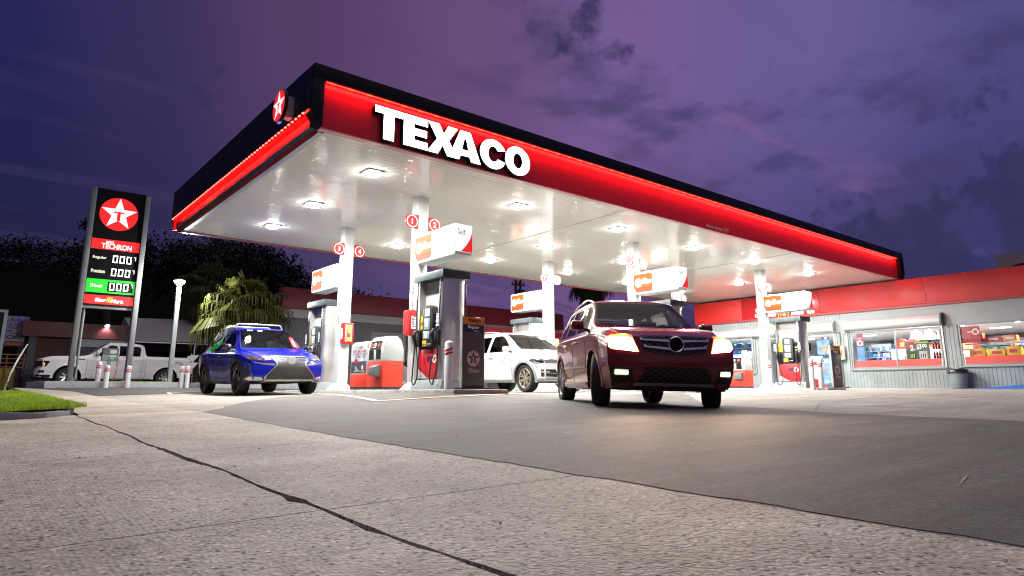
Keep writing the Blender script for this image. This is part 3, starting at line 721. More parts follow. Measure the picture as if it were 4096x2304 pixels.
# illuminated lane signs
def lane_sign(X, Y, d, num, zb, endtext, label):
    """box beside a column; d = -1 runs toward -Y, +1 toward +Y from the column"""
    t = thing('lane_sign', label, 'illuminated sign', (X, Y, 0), group='illuminated white and orange lane signs')
    L = 1.62; z0, z1 = 2.78, 3.45; w = .215
    y0, y1 = (-.145-L, -.145) if d < 0 else (.145, .145+L)
    # housing outline seen from the side (y,z): slanted foot at the column end
    def ends(y, z): return (y, z)
    near, far = (y1, y0) if d < 0 else (y0, y1)
    out = [(near, z0+.2), (near-d*-.0+d*.10, z0), (far-d*.04, z0), (far, z0+.05), (far, z1-.02), (near, z1-.02)]
    mb = MB(); mb.prism(out, (-w,0,0), (0,1,0), (0,0,1), (2*w,0,0)); mb.build('housing', white, t, bevel=.02)
    for s in (-1, 1):
        px = s*(w+.004)
        u = Vector((0,-s,0)) ; wv = Vector((0,0,1))     # reading direction seen from outside
        # white face
        mb = MB(); f = [(near, z0+.21),(near+d*.11, z0+.03),(far-d*.05, z0+.03),(far-d*.012, z0+.06),(far-d*.01, z1-.05),(near, z1-.05)]
        mb.sheet([(p[0], p[1]) for p in f], (px,0,0), (0,1,0), wv)
        mb.build('face', sgn_w, t, recalc=False)
        lo, hi = min(y0,y1), max(y0,y1)
        # orange block at the left of the face as read
        def rd(a): return hi - a if s < 0 else lo + a       # a = distance from the reading-left edge
        flip = (s < 0 and d < 0) or (s > 0 and d > 0)
        oa = [(.03, z0+.22), (.13, z0+.055), (.70, z0+.055), (.74, z0+.3), (.72, z1-.09), (.66, z1-.075), (.03, z1-.075)] if flip else [(.03, z0+.2), (.03, z0+.05),(.70, z0+.055), (.74, z0+.3), (.72, z1-.09), (.66, z1-.075), (.03, z1-.075)]
        mb = MB(); mb.sheet([(rd(p[0]), p[1]) for p in oa], (px+s*.004,0,0), (0,1,0), wv, 0)
        ob = [(.135 if flip else .032, z0+.056), (.699, z0+.056), (.728, z0+.20), (.04, z0+.20)]
        mb.sheet([(rd(p[0]), p[1]) for p in ob], (px+s*.006,0,0), (0,1,0), wv, 1)
        mb.build('orange_panel', [sgn_o, mat('lit_sign_orange_red', (.25,.02,.003), .5, spec=.2, emit=(1,.07,.012), es=.75)], t, recalc=False)
        mb = MB(); ce = Vector((px+s*.008, rd(.21), z0+.34))
        mb.sheet(circ(.125,30), ce, u, wv, 0)
        sp = star_pts(.115)
        c2 = ce + Vector((s*.003,0,0)); mb.add([c2+u*p[0]*1+wv*p[1] for p in sp], [(0,1,9),(2,3,1),(4,5,3),(6,7,5),(8,9,7),(1,3,5,7,9)], 1)
        put_text(mb, 'TECHRON', Vector((px+s*.008, rd(.53), z0+.34)), u, wv, width=.36, height=.11, bold=.04, mi=0)
        put_text(mb, 'con', Vector((px+s*.008, rd(.45), z0+.43)), u, wv, width=.12, height=.05, bold=.04, mi=0)
        mb.build('brand_lettering', [mat('lit_lettering', (.8,.8,.8), .4, emit=(1,1,.95), es=1.7), mat('star_tint', (.8,.5,.4), .4, emit=(1,.62,.4), es=1.2)], t, recalc=False)
        mb = MB(); put_text(mb, str(num if s < 0 else num+1), Vector((px+s*.008, rd(1.02), z0+.34)), u, wv, height=.17, bold=-.005)
        mb.build('numeral', mat('lit_numeral', (.8,.3,.1), .4, emit=(1,.36,.12), es=.8), t, recalc=False)
    # end face with the curved red corner
    yE = far + d*.004; u = Vector((1,0,0)) if d < 0 else Vector((-1,0,0)); wv = Vector((0,0,1))
    mb = MB(); mb.sheet([(-w+.01,z0+.06),(w-.01,z0+.06),(w-.01,z1-.03),(-w+.01,z1-.03)], (0,yE,0), u, wv, 0)
    cv = [(w-.005, z1-.05)] + [(w-.005-.29*(k/8)**1.6, z1-.05-(z1-z0-.115)*(k/8)**.75) for k in range(1,9)] + [(w-.005, z0+.062)]
    mb.sheet(cv[::-1], (0,yE+d*.004,0), u, wv, 1)
    mb.build('end_face', [sgn_w, sgn_r], t, recalc=False)
    if endtext:
        mb = MB(); put_text(mb, 'Self', (-.07*(1 if d < 0 else -1), yE+d*.006, z1-.19), u, wv, width=.2, height=.13, bold=0)
        mb.build('lettering', txtk, t, recalc=False)
    return t
for (i, j), (na, nb) in nums.items():
    X = ISL[i]; Y = 12.7 if j == 0 else 16.5
    pos = {1:"nearest and largest, above the front left pump", 3:'behind the left rear column, above the blue vehicle', 5:'above the red vehicle roof', 7:'above the white parked vehicle', 9:'above the pump nearest the shop', 11:'half hidden behind the red vehicle'}[na]
    lane_sign(X, Y, -1 if j == 0 else 1, na, 0, j == 0, 'lit white and orange lane sign %d, %s' % (na, pos))
# ================================================================== FUEL DISPENSERS
def dispenser(label):
    t = thing('fuel_dispenser', label, 'fuel pump', (0,0,0), group='stainless steel fuel dispensers')
    hx, hy = .30, .50
    mb = MB(); mb.prism([(-.36,0),(.36,0),(.31,.2),(-.31,.2)], (0,-.56,0), (1,0,0), (0,0,1), (0,1.12,0)); mb.build('base', greyp, t, bevel=.015)
    mb = MB(); mb.box(-.345,.345,-.57,.57,2.27,2.44); mb.build('top_cap', mat('slate_cap', (.05,.065,.07), .4, noise=(6,.2)), t, bevel=.012)
    for sy in (-1, 1):
        mb = MB(); pr = []
        for a in range(0, 9):
            an = -PI/2 + PI*a/8
            pr.append((.29*math.sin(an), .13*math.cos(an)*.9))
        pl = [(p[0], sy*(.42+max(0,p[1]))) for p in pr]
        pl = [(-.30, sy*.38)] + pl + [(.30, sy*.38)]
        mb.prism(pl, (0,0,.2), (1,0,0), (0,1,0), (0,0,2.068)); mb.build('side_column', steel, t, smooth=50)
    MB().box(-.14,.14,-.379,.379,1.55,2.268).build('upper_panel', mat('panel_warm_grey', (.42,.40,.38), .4, noise=(3,.1)), t)
    MB().box(-.24,.24,-.379,.379,.2,.83).build('cabinet', galv, t)
    MB().box(-.2,.2,-.379,.379,.831,1.549).build('cabinet', dark, t)
    for s in (-1, 1):
        u = Vector((0,-s,0)); w = Vector((0,0,1)); F = lambda x, a, z: Vector((s*x, -s*a, z))   # a = to the right as seen from outside
        # lower red panel, star, grey corner
        mb = MB(); mb.prism([(-.40,.215),(.40,.215),(.40,.825),(-.40,.825)], F(.24,0,0), u, w, (s*.05,0,0)); lp = mb.build('lower_panel', red, t, bevel=.01)
        mb = MB(); o = F(.294,-.24,.62); mb.sheet(circ(.085,28), o, u, w, 1); sp = star_pts(.08); c = o+Vector((s*.003,0,0))
        mb.add([c]+[c+u*p[0]+w*p[1] for p in sp], [(0,k+1,(k+1) % 10+1) for k in range(10)], 0)
        mb.sheet([(-.1,-.05),(.1,-.05),(.1,.05),(-.1,.05)], F(.2935,-.06,.62), u, w, 2)
        mb.sheet([(0,.225),(.385,.225),(.385,.43)], F(.2945,0,0), u, w, 3)
        put_text(mb, 'TECHRON', F(.2965,.29,.27), u, w, width=.17, height=.035, bold=.02, mi=4)
        mb.build('emblem', [redbox, txtw, mat('dark_patch', (.1,.01,.05), .3), lgrey, greyp], lp, recalc=False)
        # control head: raised dark console with an arched top
        arch = [(-.19,.86),(.19,.86),(.19,1.66)] + [(.19*math.cos(PI*k/8), 1.66+.075*math.sin(PI*k/8)) for k in range(1,8)] + [(-.19,1.66)]
        mb = MB(); mb.prism(arch, F(.20,-.02,0), u, w, (s*.15,0,0)); hd = mb.build('control_head', mat('console_grey', (.028,.032,.034), .4), t, bevel=.02)
        mb = MB(); mb.prism([(-.085,1.50),(.085,1.50),(.085,1.66),(-.085,1.66)], F(.352,-.02,0), u, w, (s*.004,0,0)); mb.build('screen', mat('pump_screen', (.4,.5,.7), .2, emit=(.55,.7,1), es=.8), hd)
        mb = MB(); mb.prism([(-.11,1.22),(.11,1.22),(.11,1.46),(-.11,1.46)], F(.351,-.02,0), u, w, (s*.012,0,0)); mb.prism([(-.12,1.03),(.12,1.03),(.12,1.19),(-.12,1.19)], F(.351,-.02,0), u, w, (s*.02,0,0)); mb.build('card_reader', greyp, hd, bevel=.006)
        mb = MB(); mb.sheet([(-.05,1.28),(.03,1.28),(.03,1.42),(-.05,1.42)], F(.3655,-.02,0), u, w, 0); mb.sheet([(-.04,1.06),(.05,1.06),(.05,1.15),(-.04,1.15)], F(.3725,-.02,0), u, w, 0); mb.build('receipt_label', mat('display_pale', (.6,.65,.7), .3, emit=(.6,.7,.8), es=.3), hd, recalc=False)
        # grade buttons under the console
        mb = MB(); mb.sheet([(-.17,.885),(-.01,.885),(-.01,1.005),(-.17,1.005)], F(.354,-.02,0), u, w, 0); mb.sheet([(.01,.885),(.17,.885),(.17,1.005),(.01,1.005)], F(.354,-.02,0), u, w, 1)
        put_text(mb, 'Regular', F(.3565,-.11,.92), u, w, width=.12, height=.035, bold=.03, mi=2); put_text(mb, 'Premium', F(.3565,.07,.92), u, w, width=.13, height=.035, bold=.03, mi=3)
        mb.build('grade_button', [blk, yel, txtw, txtk], hd, recalc=False)
        # side wings with grade panels
        for a, mt, txt, tm in ((-.29, blk, 'Regular', txtw), (.27, yel, 'Premium', txtk)):
            mb = MB(); mb.prism([(a-.085,.86),(a+.085,.86),(a+.085,1.55),(a-.085,1.55)], F(.20,0,0), u, w, (s*.08,0,0)); wg = mb.build('wing', dark, t, bevel=.012)
            mb = MB(); mb.prism([(a-.075,1.25),(a+.075,1.25),(a+.075,1.535),(a-.075,1.535)], F(.281,0,0), u, w, (s*.006,0,0)); mb.build('grade_panel', mt, wg)
            mb = MB(); put_text(mb, txt, F(.2895,a,1.38), u, w, width=.12, height=.045, bold=.03); mb.build('lettering', tm, wg, recalc=False)
            mb = MB(); mb.sheet(circ(.03,4), F(.2895,a,1.29), u, w); mb.build('warning_label', mat('yellow_tag', (.8,.7,.02), .5), wg, recalc=False)
        # nozzles, holsters, hoses, hose-card
        for a in (-.36, .33):
            mb = MB(); mb.prism([(a-.06,.88),(a+.06,.88),(a+.07,1.2),(a-.07,1.2)], F(.281,0,0), u, w, (s*.09,0,0)); mb.build('holster', dark, t, bevel=.02)
            nz_ = MB(); base = F(.40,a,1.0)
            nz_.tube([F(.40,a,.92), F(.43,a,1.02), F(.45,a,1.12), F(.41,a,1.2), F(.34,a,1.22)], [.022,.036,.042,.03,.02], 10)
            nz_.tube([F(.44,a-.02,1.0), F(.50,a-.03,1.06), F(.48,a-.02,1.14)], .012, 6)
            nz_.cyl(F(.39,a,.93), F(.375,a,.80), .02, .017, 10)
            nz_.build('nozzle', black, t, smooth=60)
            top = F(.31, a+(.1 if a > 0 else -.1), 2.25)
            pts = [top, F(.33, a+(.1 if a > 0 else -.09), 1.7), F(.36, a+(.1 if a > 0 else -.09), 1.0), F(.38, a+(.12 if a > 0 else -.1), .45), F(.42, a+(.08 if a > 0 else -.06), .17), F(.43, a-.02, .10), F(.43, a-.12 if a > 0 else a+.08, .22), F(.41, a-.11 if a > 0 else a+.07, .5), F(.375, a, .80)]
            sm = []
            for q in range(len(pts)-1):
                p0, p1, p2, p3 = pts[max(q-1,0)], pts[q], pts[q+1], pts[min(q+2,len(pts)-1)]
                for k in range(5):
                    tt = k/5; sm.append(.5*((2*p1)+(p2-p0)*tt+(2*p0-5*p1+4*p2-p3)*tt*tt+(3*p1-p0-3*p2+p3)*tt**3))
            sm.append(pts[-1])
            hs = MB(); hs.tube(sm, .0145, 8); ho = hs.build('hose', black, t, smooth=70)
            fm = MB(); q = a+(.1 if a > 0 else -.097)
            fm.tube([F(.318,q,2.18), F(.320,q,2.11), F(.3205,q,2.10), F(.321,q,2.07), F(.3215,q,2.06), F(.322,q,1.99), F(.3225,q,1.98), F(.323,q,1.90)], [.022,.021,.017,.017,.022,.021,.018,.019], 10)
            fm.build('hose_coupling', galv, ho)
            cd = MB(); cc = F(.365, a+(.1 if a > 0 else -.09), 1.42)
            cd.prism([(-.06,-.16),(.06,-.16),(.06,.13),(-.06,.13)], cc, u, w, (s*.008,0,0), 0)
            cd.sheet([(-.05,-.10),(.05,-.10),(.05,.02),(-.05,.02)], cc+Vector((s*.011,0,0)), u, w, 1); cd.sheet([(-.05,-.15),(.05,-.15),(.05,-.115),(-.05,-.115)], cc+Vector((s*.011,0,0)), u, w, 2)
            for k in range(3): cd.sheet([(-.045,.1-k*.03),(.04,.1-k*.03),(.04,.085-k*.03),(-.045,.085-k*.03)], cc+Vector((s*.011,0,0)), u, w, 2)
            cd.build('hose_card', [txtk, mat('card_photo', (.35,.42,.6), .4, noise=(30,.6)), txtw], ho, recalc=False)
    return t
d0 = dispenser('stainless fuel pump nearest the camera, beside the dark price board')
d0.location = (7.66, 11.68, PADZ[7.7])
dl = {(0,1):'stainless fuel pump behind the blue vehicle and the left rear column', (1,0):'stainless fuel pump hidden behind the red vehicle', (1,1):'stainless fuel pump rising behind the white parked vehicle', (2,0):'stainless fuel pump in front of the shop door, between white bollards', (2,1):'stainless fuel pump seen through and behind the red vehicle'}
for (i, j), lab in dl.items():
    dup(d0, (ISL[i]-.04, 11.68 if j == 0 else 17.52, PADZ[[7.7,15.2,22.4][i]]), label=lab)
# ================================================================== PRICE BOARDS, BOLLARDS, BINS, EXTINGUISHERS
def price_board(loc, rz, label, bold_logo=True):
    t = thing('price_board', label, 'sign board', loc, rz, 'dark grade boards standing by the pumps')
    mb = MB(); mb.box(-.42,.42,-.16,.16,0,.03); mb.build('base_plate', dark, t, bevel=.006)
    mb = MB(); mb.box(-.26,.26,-.035,.035,.03,1.42); mb.build('panel', mat('board_brown', (.085,.07,.07), .35, noise=(2,.1)), t, bevel=.006)
    mb = MB()
    for x in (-.275,.26): mb.box(x, x+.015, -.04, .04, .03, 1.425)
    mb.build('frame', galv, t)
    u, w = Vector((1,0,0)), Vector((0,0,1)); y = -.0395
    mb = MB(); mb.sheet([(-.25,1.265),(.25,1.265),(.25,1.41),(-.25,1.41)], (0,y,0), u, w, 0); mb.sheet([(-.25,1.12),(.25,1.12),(.25,1.262),(-.25,1.262)], (0,y,0), u, w, 1)
    mb.build('grade_band', [mat('orange_band', (.75,.24,.02), .5), mat('navy_band', (.015,.018,.04), .5)], t, recalc=False)
    mb = MB(); put_text(mb, 'Premium', (.02,y-.003,1.355), u, w, width=.30, height=.075, bold=.03, mi=0); put_text(mb, 'Techron', (.07,y-.003,1.29), u, w, width=.12, height=.035, bold=.02, mi=0)
    put_text(mb, 'Regular', (.0,y-.003,1.21), u, w, width=.28, height=.075, bold=.03, mi=1); put_text(mb, 'Techron', (.06,y-.003,1.145), u, w, width=.12, height=.035, bold=.02, mi=1)
    put_text(mb, 'con', (-.06,y-.003,.405), u, w, width=.07, height=.03, bold=.03, mi=2); put_text(mb, 'TECHRON', (.01,y-.003,.355), u, w, width=.27, height=.065, bold=.03, mi=2)
    mb.build('lettering', [txtk, txtw, mat('pale_pink', (.5,.36,.36), .5)], t, recalc=False)
    mb = MB(); o = Vector((0,y-.002,.60)); mb.sheet(circ(.155,36), o, u, w, 0); sp = star_pts(.15); c = o+Vector((0,-.003,0))
    mb.add([c]+[c+u*p[0]+w*p[1] for p in sp], [(0,k+1,(k+1) % 10+1) for k in range(10)], 1); T = tee(.15); c = c+Vector((0,-.003,0))
    mb.sheet([T[0],T[1],T[2],T[3],T[9],T[10]], c, u, w, 0); mb.sheet([T[4],T[5],T[6],T[7],T[8]], c, u, w, 0)
    mb.build('emblem', [MATS['pale_pink'], MATS['board_brown']], t, recalc=False)
    return t
pb = price_board((7.72, 10.62, PADZ[7.7]), 0, 'dark grade board with orange top band next to the nearest pump')
dup(pb, (23.0, 10.5, PADZ[22.4]), math.radians(-9), 'dark grade board seen narrow, in front of the shop door')
def bollard(x, y, z, label, first=None, h=.93, r=.08):
    if first: return dup(first, (x, y, z), R.uniform(-.3,.3), label)
    t = thing('bollard', label, 'bollard', (x, y, z), group='white bollards with striped red bands')
    mb = MB(); mb.lathe([(r,-.1),(r,h-.02),(r*.9,h),(r*.5,h+.02),(.001,h+.028)], (0,0,0), (0,0,1), 20); mb.build('post', mat('bollard_white', (.68,.68,.70), .5, noise=(9,.12)), t, smooth=50)
    # slanted red and white band
    m, nt, b_ = node_mat('bollard_stripes')
    tc_ = nt.nodes.new('ShaderNodeTexCoord'); s_ = nt.nodes.new('ShaderNodeSeparateXYZ'); nt.links.new(tc_.outputs['Object'], s_.inputs[0])
    at = nt.nodes.new('ShaderNodeMath'); at.operation = 'ARCTAN2'; nt.links.new(s_.outputs['Y'], at.inputs[0]); nt.links.new(s_.outputs['X'], at.inputs[1])
    a1_ = nt.nodes.new('ShaderNodeMath'); a1_.operation = 'MULTIPLY'; a1_.inputs[1].default_value = -2/(2*PI); nt.links.new(at.outputs[0], a1_.inputs[0])
    a2_ = nt.nodes.new('ShaderNodeMath'); a2_.operation = 'MULTIPLY_ADD'; a2_.inputs[1].default_value = 14; nt.links.new(s_.outputs['Z'], a2_.inputs[0]); nt.links.new(a1_.outputs[0], a2_.inputs[2])
    f_ = nt.nodes.new('ShaderNodeMath'); f_.operation = 'FRACT'; nt.links.new(a2_.outputs[0], f_.inputs[0])
    g_ = nt.nodes.new('ShaderNodeMath'); g_.operation = 'GREATER_THAN'; g_.inputs[1].default_value = .42; nt.links.new(f_.outputs[0], g_.inputs[0])
    mx_ = nt.nodes.new('ShaderNodeMix'); mx_.data_type = 'RGBA'; nt.links.new(g_.outputs[0], mx_.inputs[0]); mx_.inputs[6].default_value = (.7,.68,.66,1); mx_.inputs[7].default_value = (.5,.03,.04,1); nt.links.new(mx_.outputs[2], b_.inputs['Base Color'])
    b_.inputs['Roughness'].default_value = .35
    mb = MB(); mb.lathe([(r+.0015,h-.25),(r+.0025,h-.248),(r+.0025,h-.102),(r+.0015,h-.1)], (0,0,0), (0,0,1), 24); mb.build('striped_band', m, t, smooth=50)
    return t
bo = bollard(7.12, 10.55, PADZ[7.7]-.04, 'white striped bollard left of the dark grade board, nearest pump')
for x, y, z, lab in [(22.05,12.42,PADZ[22.4],'white striped bollard beside the column left of the far right pump'),(21.55,10.65,PADZ[22.4],'white striped bollard directly right of the pump by the shop'),(22.05,10.6,PADZ[22.4],'white striped bollard between the far right pump and the narrow grade board'),
                     (3.72,26.05,.06,'white striped bollard in front of the air machine'),(4.36,26.05,.06,'white striped bollard at the foot of the price sign right pillar'),(3.55,26.6,.19,'plain looking white bollard in the planter behind the air machine hose'),(6.12,26.3,.09,'left one of two white bollards right of the street lamp'),(6.27,26.15,.09,'right one of two white bollards beside the street lamp')]:
    bq = bollard(x, y, z, lab, bo)
    if y > 20: bq.scale = (1, 1, .84)
def bin_unit(loc, label):
    t = thing('service_unit', label, 'waste bin', loc, group='red and grey waste and squeegee units')
    grey_u = mat('unit_grey', (.36,.38,.36), .5, noise=(3,.06)); redu = mat('unit_red', (.55,.032,.012), .5)
    # tall bin body (y 0..-1 toward the camera): red below, grey dome above. local: y in [-.8,0] bin, [0,.85] poster cabinet
    prof = [(-.26,.64),(.26,.64),(.26,.90),(.20,1.10),(.09,1.20),(-.09,1.20),(-.20,1.10),(-.26,.90)]
    MB().box(-.26,.26,-.78,-.02,.06,.64).build('bin_body', redu, t, bevel=.01)
    MB().box(-.25,.25,-.77,.85,0,.06).build('plinth', dark, t)
    mb = MB(); mb.prism(prof, (0,-.78,0), (1,0,0), (0,0,1), (0,.76,0)); hd = mb.build('bin_hood', grey_u, t, bevel=.008)
    mb = MB()
    for y0_ in (-.66,-.32): mb.box(-.264,-.255,y0_,y0_+.22,.68,.90); mb.box(.255,.264,y0_,y0_+.22,.68,.90)
    mb.build('bin_opening', blk, hd)
    for s in (-1, 1):
        lb = MB(); A_ = Vector((s*.262,0,.905)); B_ = Vector((s*.203,0,1.10)); n_ = Vector((s*.96,0,.29))*.004
        q = [A_+Vector((0,-.64,0))+n_, A_+Vector((0,-.12,0))+n_, B_+Vector((0,-.12,0))+n_, B_+Vector((0,-.64,0))+n_]
        lb.add(q, [(0,1,2,3)], 0)
        e1 = [q[0]+(q[3]-q[0])*.2+n_, q[0]+(q[3]-q[0])*.8+n_]
        for k in range(3):
            for c_ in (0, 1):
                y_ = -.34 + c_*.13*(1 if s > 0 else 1); zz = .2+.2*k
                a_ = A_+(B_-A_)*zz+Vector((0,y_-.06,0))+n_*2; b_ = A_+(B_-A_)*(zz+.1)+Vector((0,y_-.06,0))+n_*2
                lb.add([a_, a_+Vector((0,.11,0)), b_+Vector((0,.11,0)), b_], [(0,1,2,3)], 1+c_)
        emc = A_+(B_-A_)*.5+Vector((0,-.54,0))+n_*2; uu = Vector((0,-s,0)); ww = (B_-A_).normalized(); lb.sheet(circ(.05,16), emc, uu, ww, 2)
        lb.build('hood_label', [blk, txtw, redbox], hd, recalc=False)
    # grey squeegee box on the side
    mb = MB(); mb.prism([(-.27,.28),(-.42,.32),(-.42,.50),(-.27,.56)], (0,-.70,0), (1,0,0), (0,0,1), (0,.3,0)); mb.build('squeegee_box', mat('squeegee_grey', (.10,.11,.115), .45), t, bevel=.015)
    mb = MB(); mb.prism([(.27,.18),(.42,.20),(.42,.50),(.27,.58)], (0,-.70,0), (1,0,0), (0,0,1), (0,.34,0)); mb.build('squeegee_box', MATS['squeegee_grey'], t, bevel=.015)
    # poster cabinet
    MB().box(-.26,.26,-.0,.85,.06,.36).build('cabinet_base', redu, t, bevel=.01)
    mb = MB(); mb.box(-.25,.25,.0,.85,.36,1.06); mb.prism([(-.25,1.06),(.25,1.06),(.16,1.13),(-.16,1.13)], (0,0,0), (1,0,0), (0,0,1), (0,.85,0)); mb.build('cabinet', grey_u, t, bevel=.01)
    for s in (-1, 1):
        u = Vector((0,-s,0)); w = Vector((0,0,1)); c = Vector((s*.254, .425, 0))
        mb = MB(); mb.sheet([(-.39,.66),(.39,.66),(.39,1.04),(-.39,1.04)], c, u, w, 0); mb.sheet([(-.39,.40),(.39,.40),(.39,.66),(-.39,.66)], c, u, w, 1)
        c2 = c+Vector((s*.003,0,0)); mb.sheet([(-.0,.42),(.1,.42),(.2,.55),(.14,.56)], c2, u, w, 2); mb.sheet([(.02,.62),(.24,.62),(.25,.67),(.18,.72),(.07,.72),(.02,.67)], c2, u, w, 3)
        mb.sheet(circ(.07,20,-.2,.52), c2, u, w, 3); sp = [(-.2+a*1, .52+b_) for a, b_ in star_pts(.065)]; c3 = c2+Vector((s*.002,0,0)); cc_ = c3+u*-.2+w*.52
        mb.add([cc_]+[c3+u*p[0]+w*p[1] for p in sp], [(0,k+1,(k+1) % 10+1) for k in range(10)], 4)
        po = mb.build('poster', [mat('poster_sky', (.45,.52,.55), .3, noise=(6,.3)), mat('poster_road', (.05,.055,.06), .3), mat('poster_line', (.35,.36,.36), .4), redbox, txtw], t, recalc=False)
        mb = MB()
        put_text(mb, 'AYUDA A', c2+u*-.05+w*.985, u, w, width=.36, height=.06, bold=.01, mi=0); put_text(mb, 'MAXIMIZAR', c2+u*0+w*.905, u, w, width=.66, height=.075, bold=.01, mi=1)
        put_text(mb, 'EL RENDIMIENTO', c2+w*.83, u, w, width=.66, height=.055, bold=.005, mi=1); put_text(mb, 'DE TU MOTOR', c2+u*-.04+w*.765, u, w, width=.5, height=.055, bold=.01, mi=0)
        put_text(mb, 'Gasolina con TECHRON', c2+u*-.05+w*.435, u, w, width=.5, height=.03, bold=.02, mi=2)
        mb.build('lettering', [txtk, mat('maroon_lettering', (.35,.03,.03), .5), txtw], po, recalc=False)
    return t
bu = bin_unit((7.47, 14.08, PADZ[7.7]), 'red and grey waste unit with a motor poster between the two left columns')
dup(bu, (14.97, 14.08, PADZ[15.2]), label='red and grey waste unit hidden behind the white and red vehicles')
dup(bu, (22.19, 14.08, PADZ[22.4]), label='red and grey waste unit right behind the red vehicle headlight')
def extinguisher(loc, rz, label, m, open_face, grp='fire extinguisher cabinets'):
    t = thing('extinguisher_cabinet', label, 'fire extinguisher', loc, rz, grp)
    mb = MB(); mb.box(-.15,.15,-.17,0,-.28,.28)
    mb.build('case', m, t, bevel=.03, seg=3)
    u, w = Vector((1,0,0)), Vector((0,0,1)); y = -.173
    mb = MB(); mb.sheet([(-.10,-.22),(.10,-.22),(.10,.23),(-.10,.23)], (0,y,0), u, w); mb.build('window', mat('window_backing', (.45,.35,.3), .25) if open_face else m, t, recalc=False)
    if open_face:
        mb = MB(); mb.lathe([(.001,-.2),(.05,-.2),(.055,-.18),(.055,.08),(.03,.13),(.02,.17),(.001,.17)], (0,y+.02,0), (0,0,1), 14); mb.build('extinguisher', mat('ext_red', (.6,.05,.03), .3), t, smooth=50)
        mb = MB(); mb.box(-.05,.05,y-.037,y-.034,-.2,-.11); mb.box(-.045,.03,y-.037,y-.034,.0,.07); mb.sheet([(-.05,.06),(.07,.1),(.05,.2),(-.03,.2)], (0,y-.03,0), u, w); mb.build('yellow_label', mat('ext_yellow', (.85,.5,.08), .4), t)
    mb = MB()
    for s in (-1, 1): put_text(mb, 'FIRE', (s*.153,-.09,0), (0,0,1), (0,-s*-1,0) if s < 0 else (0,1,0), width=.22, height=.055, bold=.03, mi=1); mb.sheet([(-.14,-.045),(.14,-.045),(.14,.045),(-.14,.045)], (s*.1515,-.09,0), (0,0,1), (0,1,0), 0)
    mb.build('lettering', [txtw, redbox], t, recalc=False)
    return t
extinguisher((7.72, 16.355, 1.50), 0, 'open red fire extinguisher case on the left rear column', redbox, True)
extinguisher((7.545, 12.62, 1.48), math.radians(-90), 'closed red extinguisher case edge on, on the column behind the nearest pump', redbox, False)
extinguisher((15.24, 16.355, 1.45), 0, 'white framed extinguisher case on the column behind the white vehicle', mat('cream_case', (.75,.72,.62), .4), True)
extinguisher((28.42, 12.65, 1.58), math.radians(-90), 'cream extinguisher case on the shop wall right of the door', mat('cream_case'), True)
# ================================================================== VEHICLES
def pchip(keys):
    xs = [k[0] for k in keys]; ys = [k[1] for k in keys]
    if xs[0] > xs[-1]: xs = xs[::-1]; ys = ys[::-1]
    n = len(xs); h = [xs[i+1]-xs[i] for i in range(n-1)]; dl = [(ys[i+1]-ys[i])/h[i] for i in range(n-1)]
    m = [0]*n; m[0] = dl[0]; m[-1] = dl[-1]
    for i in range(1, n-1):
        if dl[i-1]*dl[i] <= 0: m[i] = 0
        else:
            w1 = 2*h[i]+h[i-1]; w2 = h[i]+2*h[i-1]; m[i] = (w1+w2)/(w1/dl[i-1]+w2/dl[i])
    def f(x):
        if x <= xs[0]: return ys[0]
        if x >= xs[-1]: return ys[-1]
        i = 0
        while x > xs[i+1]: i += 1
        t = (x-xs[i])/h[i]
        return (1+2*t)*(1-t)**2*ys[i] + t*(1-t)**2*h[i]*m[i] + t*t*(3-2*t)*ys[i+1] + t*t*(t-1)*h[i]*m[i+1]
    return f
def catmull(P, k):
    out = []
    for i in range(len(P)-1):
        p0 = P[max(i-1,0)]; p1 = P[i]; p2 = P[i+1]; p3 = P[min(i+2,len(P)-1)]
        for j in range(k):
            t = j/k
            out.append(tuple(p1[d] + .5*t*((p2[d]-p0[d]) + t*(2*p0[d]-5*p1[d]+4*p2[d]-p3[d] + t*(3*p1[d]-p0[d]-3*p2[d]+p3[d])))*.999 for d in (0,1)))
    out.append(P[-1]); return out
def lerp(a, b, t): return a+(b-a)*t
